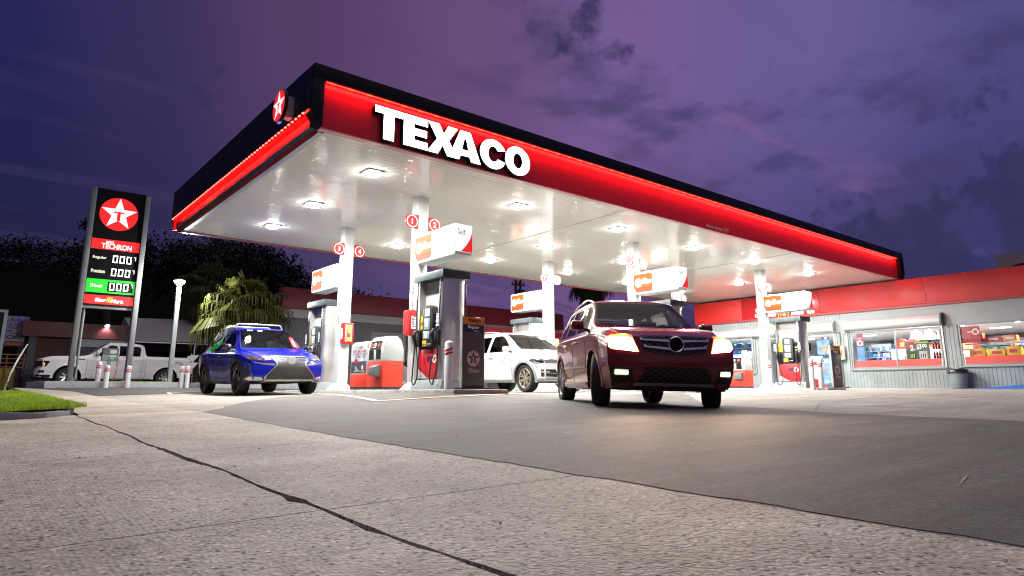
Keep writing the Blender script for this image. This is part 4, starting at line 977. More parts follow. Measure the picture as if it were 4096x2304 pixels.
class Car:
    def __init__(s, sp):
        s.sp = sp; s.f = {k: pchip(sp[k]) for k in ('zb','zs','zt','wr','ws','wt','dF','dR')}
        s.L0, s.L1 = sp['ends']
    def section(s, x):
        f = s.f; zb, zs, zt, wr, ws, wt = (f[k](x) for k in ('zb','zs','zt','wr','ws','wt'))
        hgt = zt-zs; k = max(0., min(1., hgt/.5)); drop = lerp(.018, s.sp.get('roofdrop', .075), k)
        zm = lerp(zb, zs, .5)
        wt = min(wt, ws-.06)
        ze = max(zs+.006, zt-drop)
        g0 = (lerp(ws-.028, ws-.03, k), zs+.004)
        P = [(0,zb),(wr*.6,zb),(wr-.03,zb+.004),(wr,zb+.04),(wr+.012,zb+.10),(lerp(wr+.012,ws,.75),zm-.02),(ws-.004,lerp(zm,zs,.5)),(ws,zs-.09),(ws-.006,zs-.03),(g0[0]+.006,zs-.004)]
        G = [(ws-.05, zs+.012+.001*k), (lerp(ws-.05,wt,.5)+.018*k, lerp(zs+.012,ze-.04*k,.5)), (wt+.012*k, ze-.045*k), (wt-.004, ze), (wt-.05, lerp(ze,zt,.55)), (wt*.6, zt-.006), (0,zt)]
        pts = P[:4] + catmull(P[4:], 3) + catmull(G, 3)
        # keep heights rising
        out = [pts[0]]
        for p in pts[1:]:
            out.append((p[0], max(p[1], out[-1][1]+.0004)))
        return out
    def endshift(s, x, y, z):
        f = s.f; L = s.L1; bl = s.sp.get('blend', .75); W = .92
        a = max(0., min(1., 1-(s.L1-x)/bl)); a = a*a*(3-2*a)
        b = max(0., min(1., 1-(x-s.L0)/bl)); b = b*b*(3-2*b)
        yy = min(1.15, abs(y)/W)
        sh = a*(f['dF'](z) - s.sp['bowF']*yy**s.sp.get('powF', 2.6)) - b*(f['dR'](z) - s.sp['bowR']*yy**3)
        return x+sh
    def mesh(s, inset=0, x0=None, x1=None, zfloor=None):
        """closed lofted body (or an inset solid used to hollow the cabin)"""
        x0 = s.L0 if x0 is None else x0; x1 = s.L1 if x1 is None else x1
        n = s.sp.get('n', 84)
        xs = sorted(set([x0+(x1-x0)*i/n for i in range(n+1)] + [x for x in s.sp.get('extra', []) if x0 < x < x1]))
        rings = []
        for x in xs:
            r = s.section(x)
            if inset:
                zmax = r[-1][1]-inset
                r = [(max(0., y-inset) if y > 0 else 0., min(max(z, zfloor), max(zfloor+.001, zmax))) for y, z in r]
                q = [r[0]]
                for p in r[1:]: q.append((p[0], max(p[1], q[-1][1]+.0002)))
                r = q
            rings.append(r)
        m = len(rings[0]); vs = []; fs = []
        idx = {}
        def V(x, y, z):
            xx = x if inset else s.endshift(x, y, z)
            vs.append((xx, y, z)); return len(vs)-1
        full = []
        for x, r in zip(xs, rings):
            row = [V(x, y, z) for y, z in r] + [V(x, -y, z) for y, z in r[-2:0:-1]]
            full.append(row)
        M = len(full[0])
        for a, b in zip(full[:-1], full[1:]):
            for i in range(M):
                j = (i+1) % M; fs.append((a[i], b[i], b[j], a[j]))
        # end caps cut into strips across y so they can bow
        K = 14
        for row, r, x, fl in ((full[0], rings[0], xs[0], True), (full[-1], rings[-1], xs[-1], False)):
            prev = [row[0]]*(K+1)
            for i in range(1, m-1):
                li, ri = row[i], row[M-i]
                y, z = r[i]
                cur = [li] + [V(x, y*(1-2*k/K), z) for k in range(1, K)] + [ri]
                for k in range(K):
                    q = [prev[k], cur[k], cur[k+1], prev[k+1]]
                    q2 = []
                    for v in q:
                        if v not in q2: q2.append(v)
                    if len(q2) > 2: fs.append(tuple(q2[::-1] if fl else q2))
                prev = cur
            top = row[m-1]
            for k in range(K): fs.append((prev[k], top, prev[k+1]) if not fl else (prev[k+1], top, prev[k]))
        me = bpy.data.meshes.new('body'); me.from_pydata(vs, [], fs)
        bm = bmesh.new(); bm.from_mesh(me); bmesh.ops.remove_doubles(bm, verts=bm.verts, dist=1e-5); bmesh.ops.recalc_face_normals(bm, faces=bm.faces); bm.to_mesh(me); bm.free()
        return me
    def make(s, root, paint, dark_m):
        sp = s.sp
        me = s.mesh(); bm = bmesh.new(); bm.from_mesh(me); s.bvh = BVHTree.FromBMesh(bm); bm.free()
        o = bpy.data.objects.new('body', me); COL.objects.link(o)
        me.materials.append(paint); me.materials.append(dark_m)
        cutters = []
        def cut(mesh):
            c = bpy.data.objects.new('cutter', mesh); COL.objects.link(c); cutters.append(c)
            md = o.modifiers.new('cut', 'BOOLEAN'); md.operation = 'DIFFERENCE'; md.object = c; md.solver = 'EXACT'
        for wx in sp['wheels']:
            for sg in (-1, 1):
                mb = MB(); ra = sp['arch']; zc = sp['wr_']
                pts = [(wx+ra*math.cos(PI*k/20), zc+ra*1.0*math.sin(PI*k/20)) for k in range(21)] + [(wx-ra, -.1), (wx+ra, -.1)]
                mb.prism(pts, (0, sg*(.50), 0), (1,0,0), (0,0,1), (0, sg*.8, 0))
                t = bpy.data.meshes.new('c'); t.from_pydata([tuple(v) for v in mb.v], [], mb.f)
                b_ = bmesh.new(); b_.from_mesh(t); bmesh.ops.recalc_face_normals(b_, faces=b_.faces); b_.to_mesh(t); b_.free(); cut(t)
        if 'cabin' in sp:
            cx0, cx1, zf = sp['cabin']; cut(s.mesh(inset=.055, x0=cx0, x1=cx1, zfloor=zf))
            def pr(poly, org, u, w, d):
                mb = MB(); mb.prism(poly, org, u, w, d)
                t = bpy.data.meshes.new('c'); t.from_pydata([tuple(v) for v in mb.v], [], mb.f)
                b_ = bmesh.new(); b_.from_mesh(t); bmesh.ops.recalc_face_normals(b_, faces=b_.faces); b_.to_mesh(t); b_.free(); cut(t)
            for pl in sp['side_glass']: pr(pl, (0,-2,0), (1,0,0), (0,0,1), (0,4,0))
            W = sp['windshield']; pr([(y, z) for y, z in W], (sp['ws_from'],0,0), (0,1,0), (0,0,1), (2.5,0,0))
            if 'rear_glass' in sp: pr(sp['rear_glass'], (sp['rg_from'],0,0), (0,1,0), (0,0,1), (-2,0,0))
        dg = bpy.context.evaluated_depsgraph_get()
        me2 = bpy.data.meshes.new_from_object(o.evaluated_get(dg))
        if len(me2.polygons) < 2500:
            o.modifiers.remove(o.modifiers[-1]); dg = bpy.context.evaluated_depsgraph_get(); me2 = bpy.data.meshes.new_from_object(o.evaluated_get(dg))
        print('BODY', len(me2.polygons))
        for c in cutters:
            d = c.data; bpy.data.objects.remove(c); bpy.data.meshes.remove(d)
        bpy.data.objects.remove(o)
        me2.materials.clear(); me2.materials.append(paint); me2.materials.append(dark_m)
        for p in me2.polygons:
            hit = s.bvh.find_nearest(p.center)
            p.material_index = 1 if (hit[3] is not None and hit[3] > .012) or p.normal.z < -.8 else 0
        me2.name = 'body'
        b = bpy.data.objects.new('body', me2); COL.objects.link(b); b.parent = root
        shade(me2, sp.get('crease', 28)); s.body = b; s.root = root
        return b
    def patch(s, name, poly, axis, mt, off=.004, thick=.012, res=.05, parent=None, smooth=35, mirror=True, holes=None):
        """outline laid onto the body surface: axis 'side' (x,z), 'front'/'rear' (y,z), 'top' (x,y)"""
        outs = []
        for sg in ((1,-1) if mirror else (1,)):
            bm = bmesh.new()
            vv = [bm.verts.new((p[0], p[1], 0)) for p in poly]; bm.faces.new(vv)
            for a in (0, 1):
                lo = min(p[a] for p in poly); hi = max(p[a] for p in poly); k = math.ceil(lo/res)
                while k*res < hi:
                    co = [0,0,0]; no = [0,0,0]; co[a] = k*res; no[a] = 1
                    bmesh.ops.bisect_plane(bm, geom=bm.verts[:]+bm.edges[:]+bm.faces[:], plane_co=co, plane_no=no, dist=1e-5); k += 1
            bmesh.ops.triangulate(bm, faces=[f for f in bm.faces if len(f.verts) > 4])
            dead = []
            nd = {'side': Vector((0,sg,0)), 'front': Vector((1,0,0)), 'rear': Vector((-1,0,0)), 'top': Vector((0,0,1))}[axis]
            for v in bm.verts:
                a, b_ = v.co.x, v.co.y
                if axis == 'side': o, d = Vector((a, sg*3, b_)), Vector((0,-sg,0))
                elif axis == 'front': o, d = Vector((6, a*sg, b_)), Vector((-1,0,0))
                elif axis == 'rear': o, d = Vector((-6, a*sg, b_)), Vector((1,0,0))
                else: o, d = Vector((a, b_*sg, 5)), Vector((0,0,-1))
                h = s.bvh.ray_cast(o, d)
                if h[0] is None: dead.append(v); continue
                nn = h[1] if h[1].dot(nd) > 0 else -h[1]
                v.co = h[0] + (nn*.6+nd*.4).normalized()*off
            if dead: bmesh.ops.delete(bm, geom=dead, context='VERTS')
            if not bm.faces: bm.free(); continue
            if thick:
                r = bmesh.ops.extrude_face_region(bm, geom=bm.faces[:])
                for v in [q for q in r['geom'] if isinstance(q, bmesh.types.BMVert)]: v.co -= nd*thick
            bmesh.ops.recalc_face_normals(bm, faces=bm.faces)
            me = bpy.data.meshes.new(name); bm.to_mesh(me); bm.free(); me.materials.append(mt)
            ob = bpy.data.objects.new(name, me); COL.objects.link(ob); ob.parent = parent or s.root; shade(me, smooth)
            outs.append(ob)
        return outs
    def side_y(s, x, z):
        h = s.bvh.ray_cast(Vector((x,3,z)), Vector((0,-1,0)))
        return h[0].y if h[0] is not None else s.f['ws'](x)
    def front_x(s, y, z):
        h = s.bvh.ray_cast(Vector((6,y,z)), Vector((-1,0,0)))
        return h[0].x if h[0] is not None else s.L1
    def line(s, name, pts, wd, axis, mt, off=.003, thick=.004, parent=None, mirror=True):
        """narrow band following a polyline on the surface"""
        a = []; b = []
        for i, p in enumerate(pts):
            p0 = pts[max(i-1,0)]; p1 = pts[min(i+1,len(pts)-1)]
            d = Vector((p1[0]-p0[0], p1[1]-p0[1])).normalized(); n = Vector((-d.y,d.x))*wd/2
            a.append((p[0]+n.x,p[1]+n.y)); b.append((p[0]-n.x,p[1]-n.y))
        return s.patch(name, a+b[::-1], axis, mt, off, thick, .06, parent, mirror=mirror)
    def arch_trim(s, mt, w=.05, name='arch_trim', out=.012, parent=None):
        sp = s.sp
        for wx in sp['wheels']:
            for sg in (-1, 1):
                mb = MB(); ra = sp['arch']; n = 26; vs = []
                for k in range(n+1):
                    a = -.25 + (PI+.5)*k/n
                    for r_ in (ra-.008, ra+w):
                        x = wx+r_*math.cos(a); z = sp['wr_']+r_*math.sin(a)
                        yb = s.side_y(x, max(z, s.f['zb'](x)+.06)); z = max(z, s.f['zb'](x))
                        vs.append((x, sg*(yb-.03), z)); vs.append((x, sg*(yb+out*(1 if r_ < ra else .5)), z))
                fs = []
                for k in range(n):
                    a, b_ = 4*k, 4*k+4
                    fs += [(a+1,b_+1,b_+3,a+3),(a,b_,b_+1,a+1),(a+2,a+3,b_+3,b_+2)]
                mb.add(vs, fs); mb.build(name, mt, parent or s.root, smooth=50)
def wheel(root, x, y, r, wd, rim_r, spokes, tyre_m, rim_m, sg, steer=0, style='twin', dark_m=None):
    mb = MB(); h = wd/2
    prof = [(rim_r,-h*.78),(rim_r+.012,-h*.86),(r-.045,-h*1.0),(r-.018,-h*.93),(r-.004,-h*.72),(r,-h*.4),(r,h*.4),(r-.004,h*.72),(r-.018,h*.93),(r-.045,h*1.0),(rim_r+.012,h*.86),(rim_r,h*.78)]
    mb.lathe(prof, (0,0,0), (0,1,0), 44, closed=True)
    for q in (-.55,-.18,.18,.55):
        mb.lathe([(r+.0015,h*q-.006),(r+.0015,h*q+.006)], (0,0,0), (0,1,0), 44)
    t = mb.build('wheel', tyre_m, root, smooth=45)
    t.location = (x, y, r); t.rotation_euler = (0,0,steer)
    mb = MB(); o = sg
    mb.lathe([(rim_r+.004,o*h*.80),(rim_r-.008,o*h*.84),(rim_r-.022,o*h*.74),(rim_r-.035,o*h*.2),(rim_r-.035,-o*h*.7)], (0,0,0), (0,1,0), 44)
    mb.cyl((0,o*h*.30,0),(0,o*h*.66,0),.075,.05,16)
    for k in range(spokes):
        a0 = 2*PI*k/spokes
        for da in ((-.11,.11) if style == 'twin' else (0,)):
            w0, w1 = (.018,.016) if style == 'twin' else (.045,.03)
            c, s_ = math.cos(a0+da*.4), math.sin(a0+da*.4); c2, s2 = math.cos(a0+da*1.6), math.sin(a0+da*1.6)
            p0 = Vector((.05*c, 0, .05*s_)); p1 = Vector(((rim_r-.012)*c2, 0, (rim_r-.012)*s2)); d = (p1-p0).normalized(); n = Vector((-d.z,0,d.x))
            vs = []
            for p, w_, ya, yb in ((p0,w0,.62,.40),(p1,w1,.74,.5)):
                for yy in (ya, yb): vs += [p+n*w_+Vector((0,o*h*yy,0)), p-n*w_+Vector((0,o*h*yy,0))]
            mb.add(vs, [(0,1,5,4),(2,6,7,3),(0,4,6,2),(1,3,7,5),(4,5,7,6),(0,2,3,1)])
    mb.build('rim', rim_m, t, smooth=35)
    mb = MB(); mb.lathe([(.001,-o*h*.15),(rim_r-.036,-o*h*.15)], (0,0,0), (0,1,0), 30); mb.lathe([(.04,o*h*.12),(.15,o*h*.12),(.15,0)], (0,0,0), (0,1,0), 24)
    mb.build('brake_disc', dark_m or MATS['dark_plastic'], t, smooth=35)
    return t
def mirror_pair(car, x, z, w, mt, mt2, hgt=.15, dep=.10):
    for sg in (-1, 1):
        y0 = car.side_y(x, z-.02)
        mb = MB(); pts = []
        n = 14
        for (k, sc, dx) in ((0,.75,-.06),(1,1,-.045),(2,1,.0),(3,.86,.05),(4,.45,.08)):
            for i in range(n):
                a = 2*PI*i/n; ca, sa = math.cos(a), math.sin(a)
                ca = math.copysign(abs(ca)**.6, ca); sa = math.copysign(abs(sa)**.6, sa)
                pts.append((x+dx, sg*(y0+.07+w/2+ca*w/2*sc), z+.04+sa*hgt/2*sc))
        fs = [(r*n+i, r*n+(i+1) % n, (r+1)*n+(i+1) % n, (r+1)*n+i) for r in range(4) for i in range(n)] + [tuple(range(n-1,-1,-1)), tuple(range(4*n,5*n))]
        mb.add(pts, fs); m = mb.build('wing_mirror', mt, car.root, smooth=45)
        mb = MB(); mb.add([(x-.02,sg*(y0-.03),z-.06),(x+.05,sg*(y0-.03),z-.06),(x+.05,sg*(y0+.1),z-.03),(x-.02,sg*(y0+.1),z-.03),(x-.02,sg*(y0-.03),z-.02),(x+.05,sg*(y0-.03),z-.02),(x+.05,sg*(y0+.1),z+.0),(x-.02,sg*(y0+.1),z+.0)], [(0,1,2,3),(4,7,6,5),(0,4,5,1),(1,5,6,2),(2,6,7,3),(3,7,4,0)])
        mb.build('mirror_arm', mt2, m, bevel=.006)
def handles(car, xs, z, mt):
    for x in xs:
        for sg in (-1, 1):
            y = car.side_y(x, z); mb = MB()
            mb.tube([(x-.10,sg*(y-.01),z),(x-.085,sg*(y+.022),z+.002),(x+.085,sg*(y+.026),z+.004),(x+.10,sg*(y-.01),z+.004)], [.012,.014,.014,.012], 8)
            mb.build('door_handle', mt, car.root, smooth=50)
def seats(car, x1, x2, z0, mt, w=.36):
    for x, ys in ((x1,(-.36,.36)),(x2,(-.42,0,.42))):
        for y in ys:
            mb = MB(); mb.box(x-.02,x+.42,y-w*.55/ (1 if len(ys)==2 else 1.2),y+w*.55/(1 if len(ys)==2 else 1.2),z0,z0+.16); mb.prism([(x+.02,z0+.1),(x-.10,z0+.62),(x-.22,z0+.62),(x-.14,z0+.1)], (0,y-w*.5,0), (1,0,0), (0,0,1), (0,w,0)); mb.box(x-.24,x-.13,y-.12,y+.12,z0+.66,z0+.84); mb.box(x-.20,x-.17,y-.03,y+.03,z0+.6,z0+.68)
            mb.build('seat', mt, car.root, bevel=.03)
def steering(car, x, y, z, mt):
    mb = MB(); ax = Vector((-.85,0,.5)).normalized(); c = Vector((x,y,z)); a = Vector((0,1,0)); b = ax.cross(a)
    mb.tube([c+a*.18*math.cos(2*PI*k/20)+b*.18*math.sin(2*PI*k/20) for k in range(21)], .015, 8); mb.cyl(c, c-ax*.3, .03, .04, 10)
    for k in (-1,1): mb.tube([c-ax*.02, c+a*.17*k], .014, 6)
    mb.build('steering_wheel', mt, car.root, smooth=50)
def rails(car, x0, x1, yin, mt, h=.055, r=.014, name='roof_rail'):
    for sg in (-1, 1):
        pts = []
        for k in range(11):
            x = x0+(x1-x0)*k/10; hh = h*min(1, 4*min(k,10-k)/10+.0) if 0 < k < 10 else -.01
            hit = car.bvh.ray_cast(Vector((x, sg*(car.f['wt'](x)-yin), 4)), Vector((0,0,-1)))
            pts.append((x, sg*(car.f['wt'](x)-yin), hit[0].z+hh))
        mb = MB(); mb.tube(pts, r, 8); mb.build(name, mt, car.root, smooth=50)
tyre = mat('tyre_rubber', (.018,.018,.018), .75, noise=(30,.3), bump=(60,.4,.004))
under = mat('underbody_black', (.012,.012,.012), .8)
cabin = mat('cabin_dark', (.02,.02,.022), .8)
seatm = mat('seat_dark', (.035,.03,.03), .7)
seam = mat('panel_gap', (.006,.006,.006), .7)
carglass = glass_mat('tinted_glass', (.22,.23,.235), .05)
wsglass = glass_mat('windscreen_glass', (.5,.53,.53), .05)
privacy = glass_mat('privacy_glass', (.03,.03,.035), .03)
rimS = mat('rim_silver', (.62,.62,.62), .22, 1)
rimK = mat('rim_machined_dark', (.12,.12,.125), .25, .9)
rimC = mat('rim_champagne', (.55,.50,.42), .3, .9)
grim = mat('grille_black', (.01,.01,.01), .4)
def net_mat(name, c0, c1, sx_, sz_, axes=('Y','Z'), metal=.8):
    """diamond mesh of a grille"""
    m, nt, b = node_mat(name); tc = nt.nodes.new('ShaderNodeTexCoord'); s = nt.nodes.new('ShaderNodeSeparateXYZ'); nt.links.new(tc.outputs['Object'], s.inputs[0])
    fs = []
    for sg in (1,-1):
        a = nt.nodes.new('ShaderNodeMath'); a.operation = 'MULTIPLY'; a.inputs[1].default_value = sx_*sg; nt.links.new(s.outputs[axes[0]], a.inputs[0])
        c = nt.nodes.new('ShaderNodeMath'); c.operation = 'MULTIPLY_ADD'; c.inputs[1].default_value = sz_; nt.links.new(s.outputs[axes[1]], c.inputs[0]); nt.links.new(a.outputs[0], c.inputs[2])
        f = nt.nodes.new('ShaderNodeMath'); f.operation = 'PINGPONG'; f.inputs[1].default_value = .5; nt.links.new(c.outputs[0], f.inputs[0]); fs.append(f)
    mn = nt.nodes.new('ShaderNodeMath'); mn.operation = 'MINIMUM'; nt.links.new(fs[0].outputs[0], mn.inputs[0]); nt.links.new(fs[1].outputs[0], mn.inputs[1])
    l = nt.nodes.new('ShaderNodeMath'); l.operation = 'LESS_THAN'; l.inputs[1].default_value = .13; nt.links.new(mn.outputs[0], l.inputs[0])
    mx = nt.nodes.new('ShaderNodeMix'); mx.data_type = 'RGBA'; mx.inputs[6].default_value = tuple(c0)+(1,); mx.inputs[7].default_value = tuple(c1)+(1,); nt.links.new(l.outputs[0], mx.inputs[0]); nt.links.new(mx.outputs[2], b.inputs['Base Color'])
    mm = nt.nodes.new('ShaderNodeMath'); mm.operation = 'MULTIPLY'; mm.inputs[1].default_value = metal; nt.links.new(l.outputs[0], mm.inputs[0]); nt.links.new(mm.outputs[0], b.inputs['Metallic']); b.inputs['Roughness'].default_value = .45; b.inputs['Specular IOR Level'].default_value = .2
    return m
def place(root, x, y, rz, tilt_from=True, wb=2.7, z=None):
    h = Vector((math.cos(rz), math.sin(rz))); zf = g(x+h.x*wb/2, y+h.y*wb/2); zr = g(x-h.x*wb/2, y-h.y*wb/2)
    n = Vector((-h.y, h.x)); zl = g(x+n.x*.8, y+n.y*.8); zq = g(x-n.x*.8, y-n.y*.8)
    root.location = (x, y, (zf+zr)/2 + .004 if z is None else z)
    root.rotation_euler = (math.atan2(zl-zq, 1.6)*.9, -math.atan2(zf-zr, wb), rz)

# ------------------------------------------------ red boxy SUV with its headlights on
redp = mat('red_car_paint', (.125,.003,.003), .25, 0, .35, coat=.5)
t = thing('parked_car', 'red boxy SUV facing the camera with both headlights shining', 'car', (0,0,0))
sp = dict(ends=(-2.265,2.265), n=90, extra=[.28,.30,.98,1.0], wheels=(1.3775,-1.3775), arch=.405, wr_=.362, bowF=.27, bowR=.12, powF=2.6, blend=.75,
  zb=[(-2.265,.36),(-1.9,.28),(-1.2,.24),(1.2,.24),(1.9,.22),(2.265,.25)],
  zs=[(-2.265,1.02),(-1.4,1.05),(.3,1.03),(1.0,1.02),(1.7,.97),(2.1,.92),(2.265,.86)],
  zt=[(-2.265,1.10),(-2.20,1.22),(-2.02,1.56),(-1.92,1.625),(-1.4,1.65),(-.5,1.665),(.05,1.655),(.22,1.635),(.32,1.585),(.98,1.155),(1.10,1.13),(1.6,1.085),(2.0,1.035),(2.15,.99),(2.265,.925)],
  wr=[(-2.265,.78),(-1.6,.87),(1.5,.87),(2.0,.86),(2.265,.80)], ws=[(-2.265,.86),(-1.8,.915),(-.5,.925),(1.3,.925),(1.9,.91),(2.265,.86)],
  wt=[(-2.265,.66),(-1.9,.655),(-.5,.665),(.25,.655),(.98,.80),(1.6,.76),(2.265,.68)],
  dF=[(.2,-.16),(.32,-.05),(.45,.0),(.62,.01),(.75,-.015),(.9,-.05),(1.0,-.11),(1.1,-.16)], dR=[(.2,-.1),(.5,.0),(.9,-.02),(1.2,-.05),(1.6,-.1)],
  cabin=(-2.05,.86,.62), ws_from=.1, rg_from=-1.683,
  side_glass=[[(.72,1.10),(-.10,1.10),(-.10,1.535),(.18,1.53)], [(-.19,1.10),(-1.05,1.10),(-1.05,1.54),(-.19,1.54)], [(-1.16,1.11),(-1.75,1.12),(-1.62,1.52),(-1.16,1.54)]],
  windshield=[(-.735,1.17),(.735,1.17),(.60,1.575),(-.60,1.575)], rear_glass=[(-.581,1.17),(.577,1.171),(.493,1.521),(-.497,1.523)])
c = Car(sp); c.make(t, redp, under)
gl = []
for pl in sp['side_glass']:
    q = [(p[0]+.012*(1 if p[0] > sum(a[0] for a in pl)/len(pl) else -1), p[1]+.012*(1 if p[1] > 1.3 else -1)) for p in pl]
    c.patch('side_window', q, 'side', carglass, -.004, 0)
c.patch('windscreen', [(-.75,1.158),(.75,1.158),(.612,1.585),(-.612,1.585)], 'front', glass_mat('clear_windscreen', (.62,.62,.62), .022), .002, 0, mirror=False)
c.patch('rear_window', [(-.59,1.15),(.59,1.15),(.51,1.54),(-.51,1.54)], 'rear', carglass, .002, 0, mirror=False)
seats(c, .05, -.85, .50, seatm); steering(c, .55, .37, 1.06, cabin)
mb = MB(); mb.prism([(.45,.62),(.86,.62),(.93,1.12),(.66,1.10),(.5,.98)], (0,-.72,0), (1,0,0), (0,0,1), (0,1.44,0)); mb.build('dashboard', cabin, t, bevel=.02)
mb = MB(); mb.add([(.76,.15,1.135),(.98,.12,1.165),(.95,.5,1.165),(.74,.52,1.135)], [(0,1,2,3)]); mb.build('dash_paper', mat('paper', (.7,.72,.68), .6), t)
mb = MB(); mb.box(.24,.27,-.11,.11,1.47,1.54); mb.build('rear_mirror', cabin, t, bevel=.01)
# nose: grille, bars, ring, lamps, bumper openings, skid bar
netK = net_mat('black_mesh', (.006,.006,.006), (.06,.055,.055), 9, 16)
c.patch('grille', [(-.45,.925),(.45,.925),(.42,.735),(.27,.69),(0,.67),(-.27,.69),(-.42,.735)], 'front', netK, .006, .01, mirror=False)
barm = mat('grille_bar', (.62,.60,.60), .3, .9)
for z0, w0, dz in ((.865,.455,-.006),(.775,.415,-.02)):
    for sg in (1, -1):
        c.patch('grille_bar', [(sg*.095,z0-.018+dz),(sg*.095,z0+.012+dz),(sg*(w0-.045),z0+.014),(sg*(w0-.012),z0+.036),(sg*w0,z0+.034),(sg*w0,z0-.006)], 'front', barm, .022, .016, mirror=False)
xg = c.front_x(0,.82)
mb = MB(); mb.lathe([(.092,.0),(.104,.012),(.104,.03),(.094,.036),(.088,.03)], (xg-.002,0,.815), (1,0,0), 36); mb.build('badge_ring', chrome, t, smooth=50)
mb = MB(); mb.lathe([(.001,.03),(.09,.027),(.09,0)], (xg-.002,0,.815), (1,0,0), 36); mb.build('badge_blank', mat('badge_black', (.003,.002,.002), .5, spec=.1), t, smooth=50)
hl_core = mat('headlamp_lit', (.9,.85,.8), .3, emit=(1,.86,.70), es=60)
hl_amb = mat('headlamp_amber', (.8,.3,.03), .3, emit=(1,.30,.03), es=2.5)
hl_rim = mat('headlamp_rim', (.5,.2,.08), .2, emit=(1,.25,.05), es=1.0)
for o in c.patch('headlight', [(.475,.705),(.555,.935),(.66,.955),(.77,.945),(.85,.905),(.84,.775),(.80,.745)], 'front', hl_rim, .008, .03, .04): o['label'] = 'shining orange and white headlight'
c.patch('lamp_core', [(.492,.713),(.562,.892),(.70,.905),(.838,.89),(.832,.78),(.795,.752)], 'front', hl_core, .014, .02, .04)
c.patch('turn_signal', [(.575,.895),(.59,.928),(.67,.945),(.77,.935),(.82,.903),(.70,.91)], 'front', hl_amb, .014, .02, .04)
c.patch('lower_grille', [(-.48,.325),(.48,.325),(.41,.515),(.0,.525),(-.41,.515)], 'front', netK, .003, .01, mirror=False)
c.patch('skid_trim', [(-.54,.285),(.54,.285),(.51,.32),(-.51,.32)], 'front', mat('satin_silver', (.35,.33,.33), .35, .8), .012, .02, mirror=False)
c.patch('bumper_lip', [(-.62,.245),(.62,.245),(.57,.283),(-.57,.283)], 'front', dark, .006, .02, mirror=False)
c.patch('fog_recess', [(.54,.33),(.77,.325),(.83,.40),(.83,.515),(.58,.505)], 'front', netK, .003, .01)
c.patch('running_light', [(.615,.425),(.765,.425),(.765,.476),(.62,.470)], 'front', mat('drl_lit', (.9,.9,.6), .3, emit=(1,.88,.45), es=10), .014, .02)
c.patch('light_bezel', [(.60,.408),(.78,.408),(.78,.492),(.605,.488)], 'front', galv, .008, .01)
c.line('hood_gap', [(-.66,1.005),(-.4,1.035),(0,1.045),(.4,1.035),(.66,1.005)], .008, 'front', seam, .002, .003, mirror=False)
for pts in ([(.93,.32),(.90,.7),(.86,1.03)], [(-.14,.30),(-.14,1.04)], [(-1.02,.85),(-1.0,1.04)]): c.line('door_gap', pts, .008, 'side', seam)
c.line('side_trim', [(.86,.55),(-.92,.57)], .032, 'side', mat('trim_chrome', (.6,.58,.57), .15, .9), .010, .014)
c.patch('sill_skirt', [(.93,.235),(-.94,.245),(-.92,.33),(.90,.32)], 'side', redp, .03, .05)
c.patch('pillar_trim', [(.76,1.085),(-1.75,1.085),(-1.75,1.105),(.74,1.105)], 'side', chrome, .003, .006)
c.arch_trim(redp, .045, 'arch_flare', .014)
handles(c, (.10,-.78), .93, chrome); mirror_pair(c, .74, 1.13, .20, redp, dark, .155)
rails(c, .05, -1.75, .06, mat('rail_silver', (.55,.55,.55), .25, 1), .075, .017)
c.patch('tail_light', [(.68,.80),(.84,.80),(.82,1.05),(.70,1.05)], 'rear', mat('tail_red', (.35,.01,.01), .2), .006, .02)
for wx, st in ((1.3775, math.radians(-17)), (-1.3775, 0)):
    for sg in (-1, 1): wheel(t, wx, sg*.79, .362, .235, .258, 5, tyre, rimS, sg, st, 'wide')
MB().box(-1.2,1.9,-.62,.62,.25,.34).build('underbody', under, t)
place(t, 8.32, 7.12, math.radians(-124.2), wb=2.755); CAR_RED = t; t.location.z = -.205
for sg in (-1, 1):
    ld = bpy.data.lights.new('headlamp_beam', 'SPOT'); ld.energy = HEADP; ld.color = (1,.66,.42); ld.spot_size = math.radians(100); ld.spot_blend = 1; ld.shadow_soft_size = .06
    lo = bpy.data.objects.new('headlamp_beam', ld); COL.objects.link(lo); lo.parent = t; lo.location = (2.32, sg*.66, .82); lo.rotation_euler = (math.radians(0), math.radians(-87), 0)

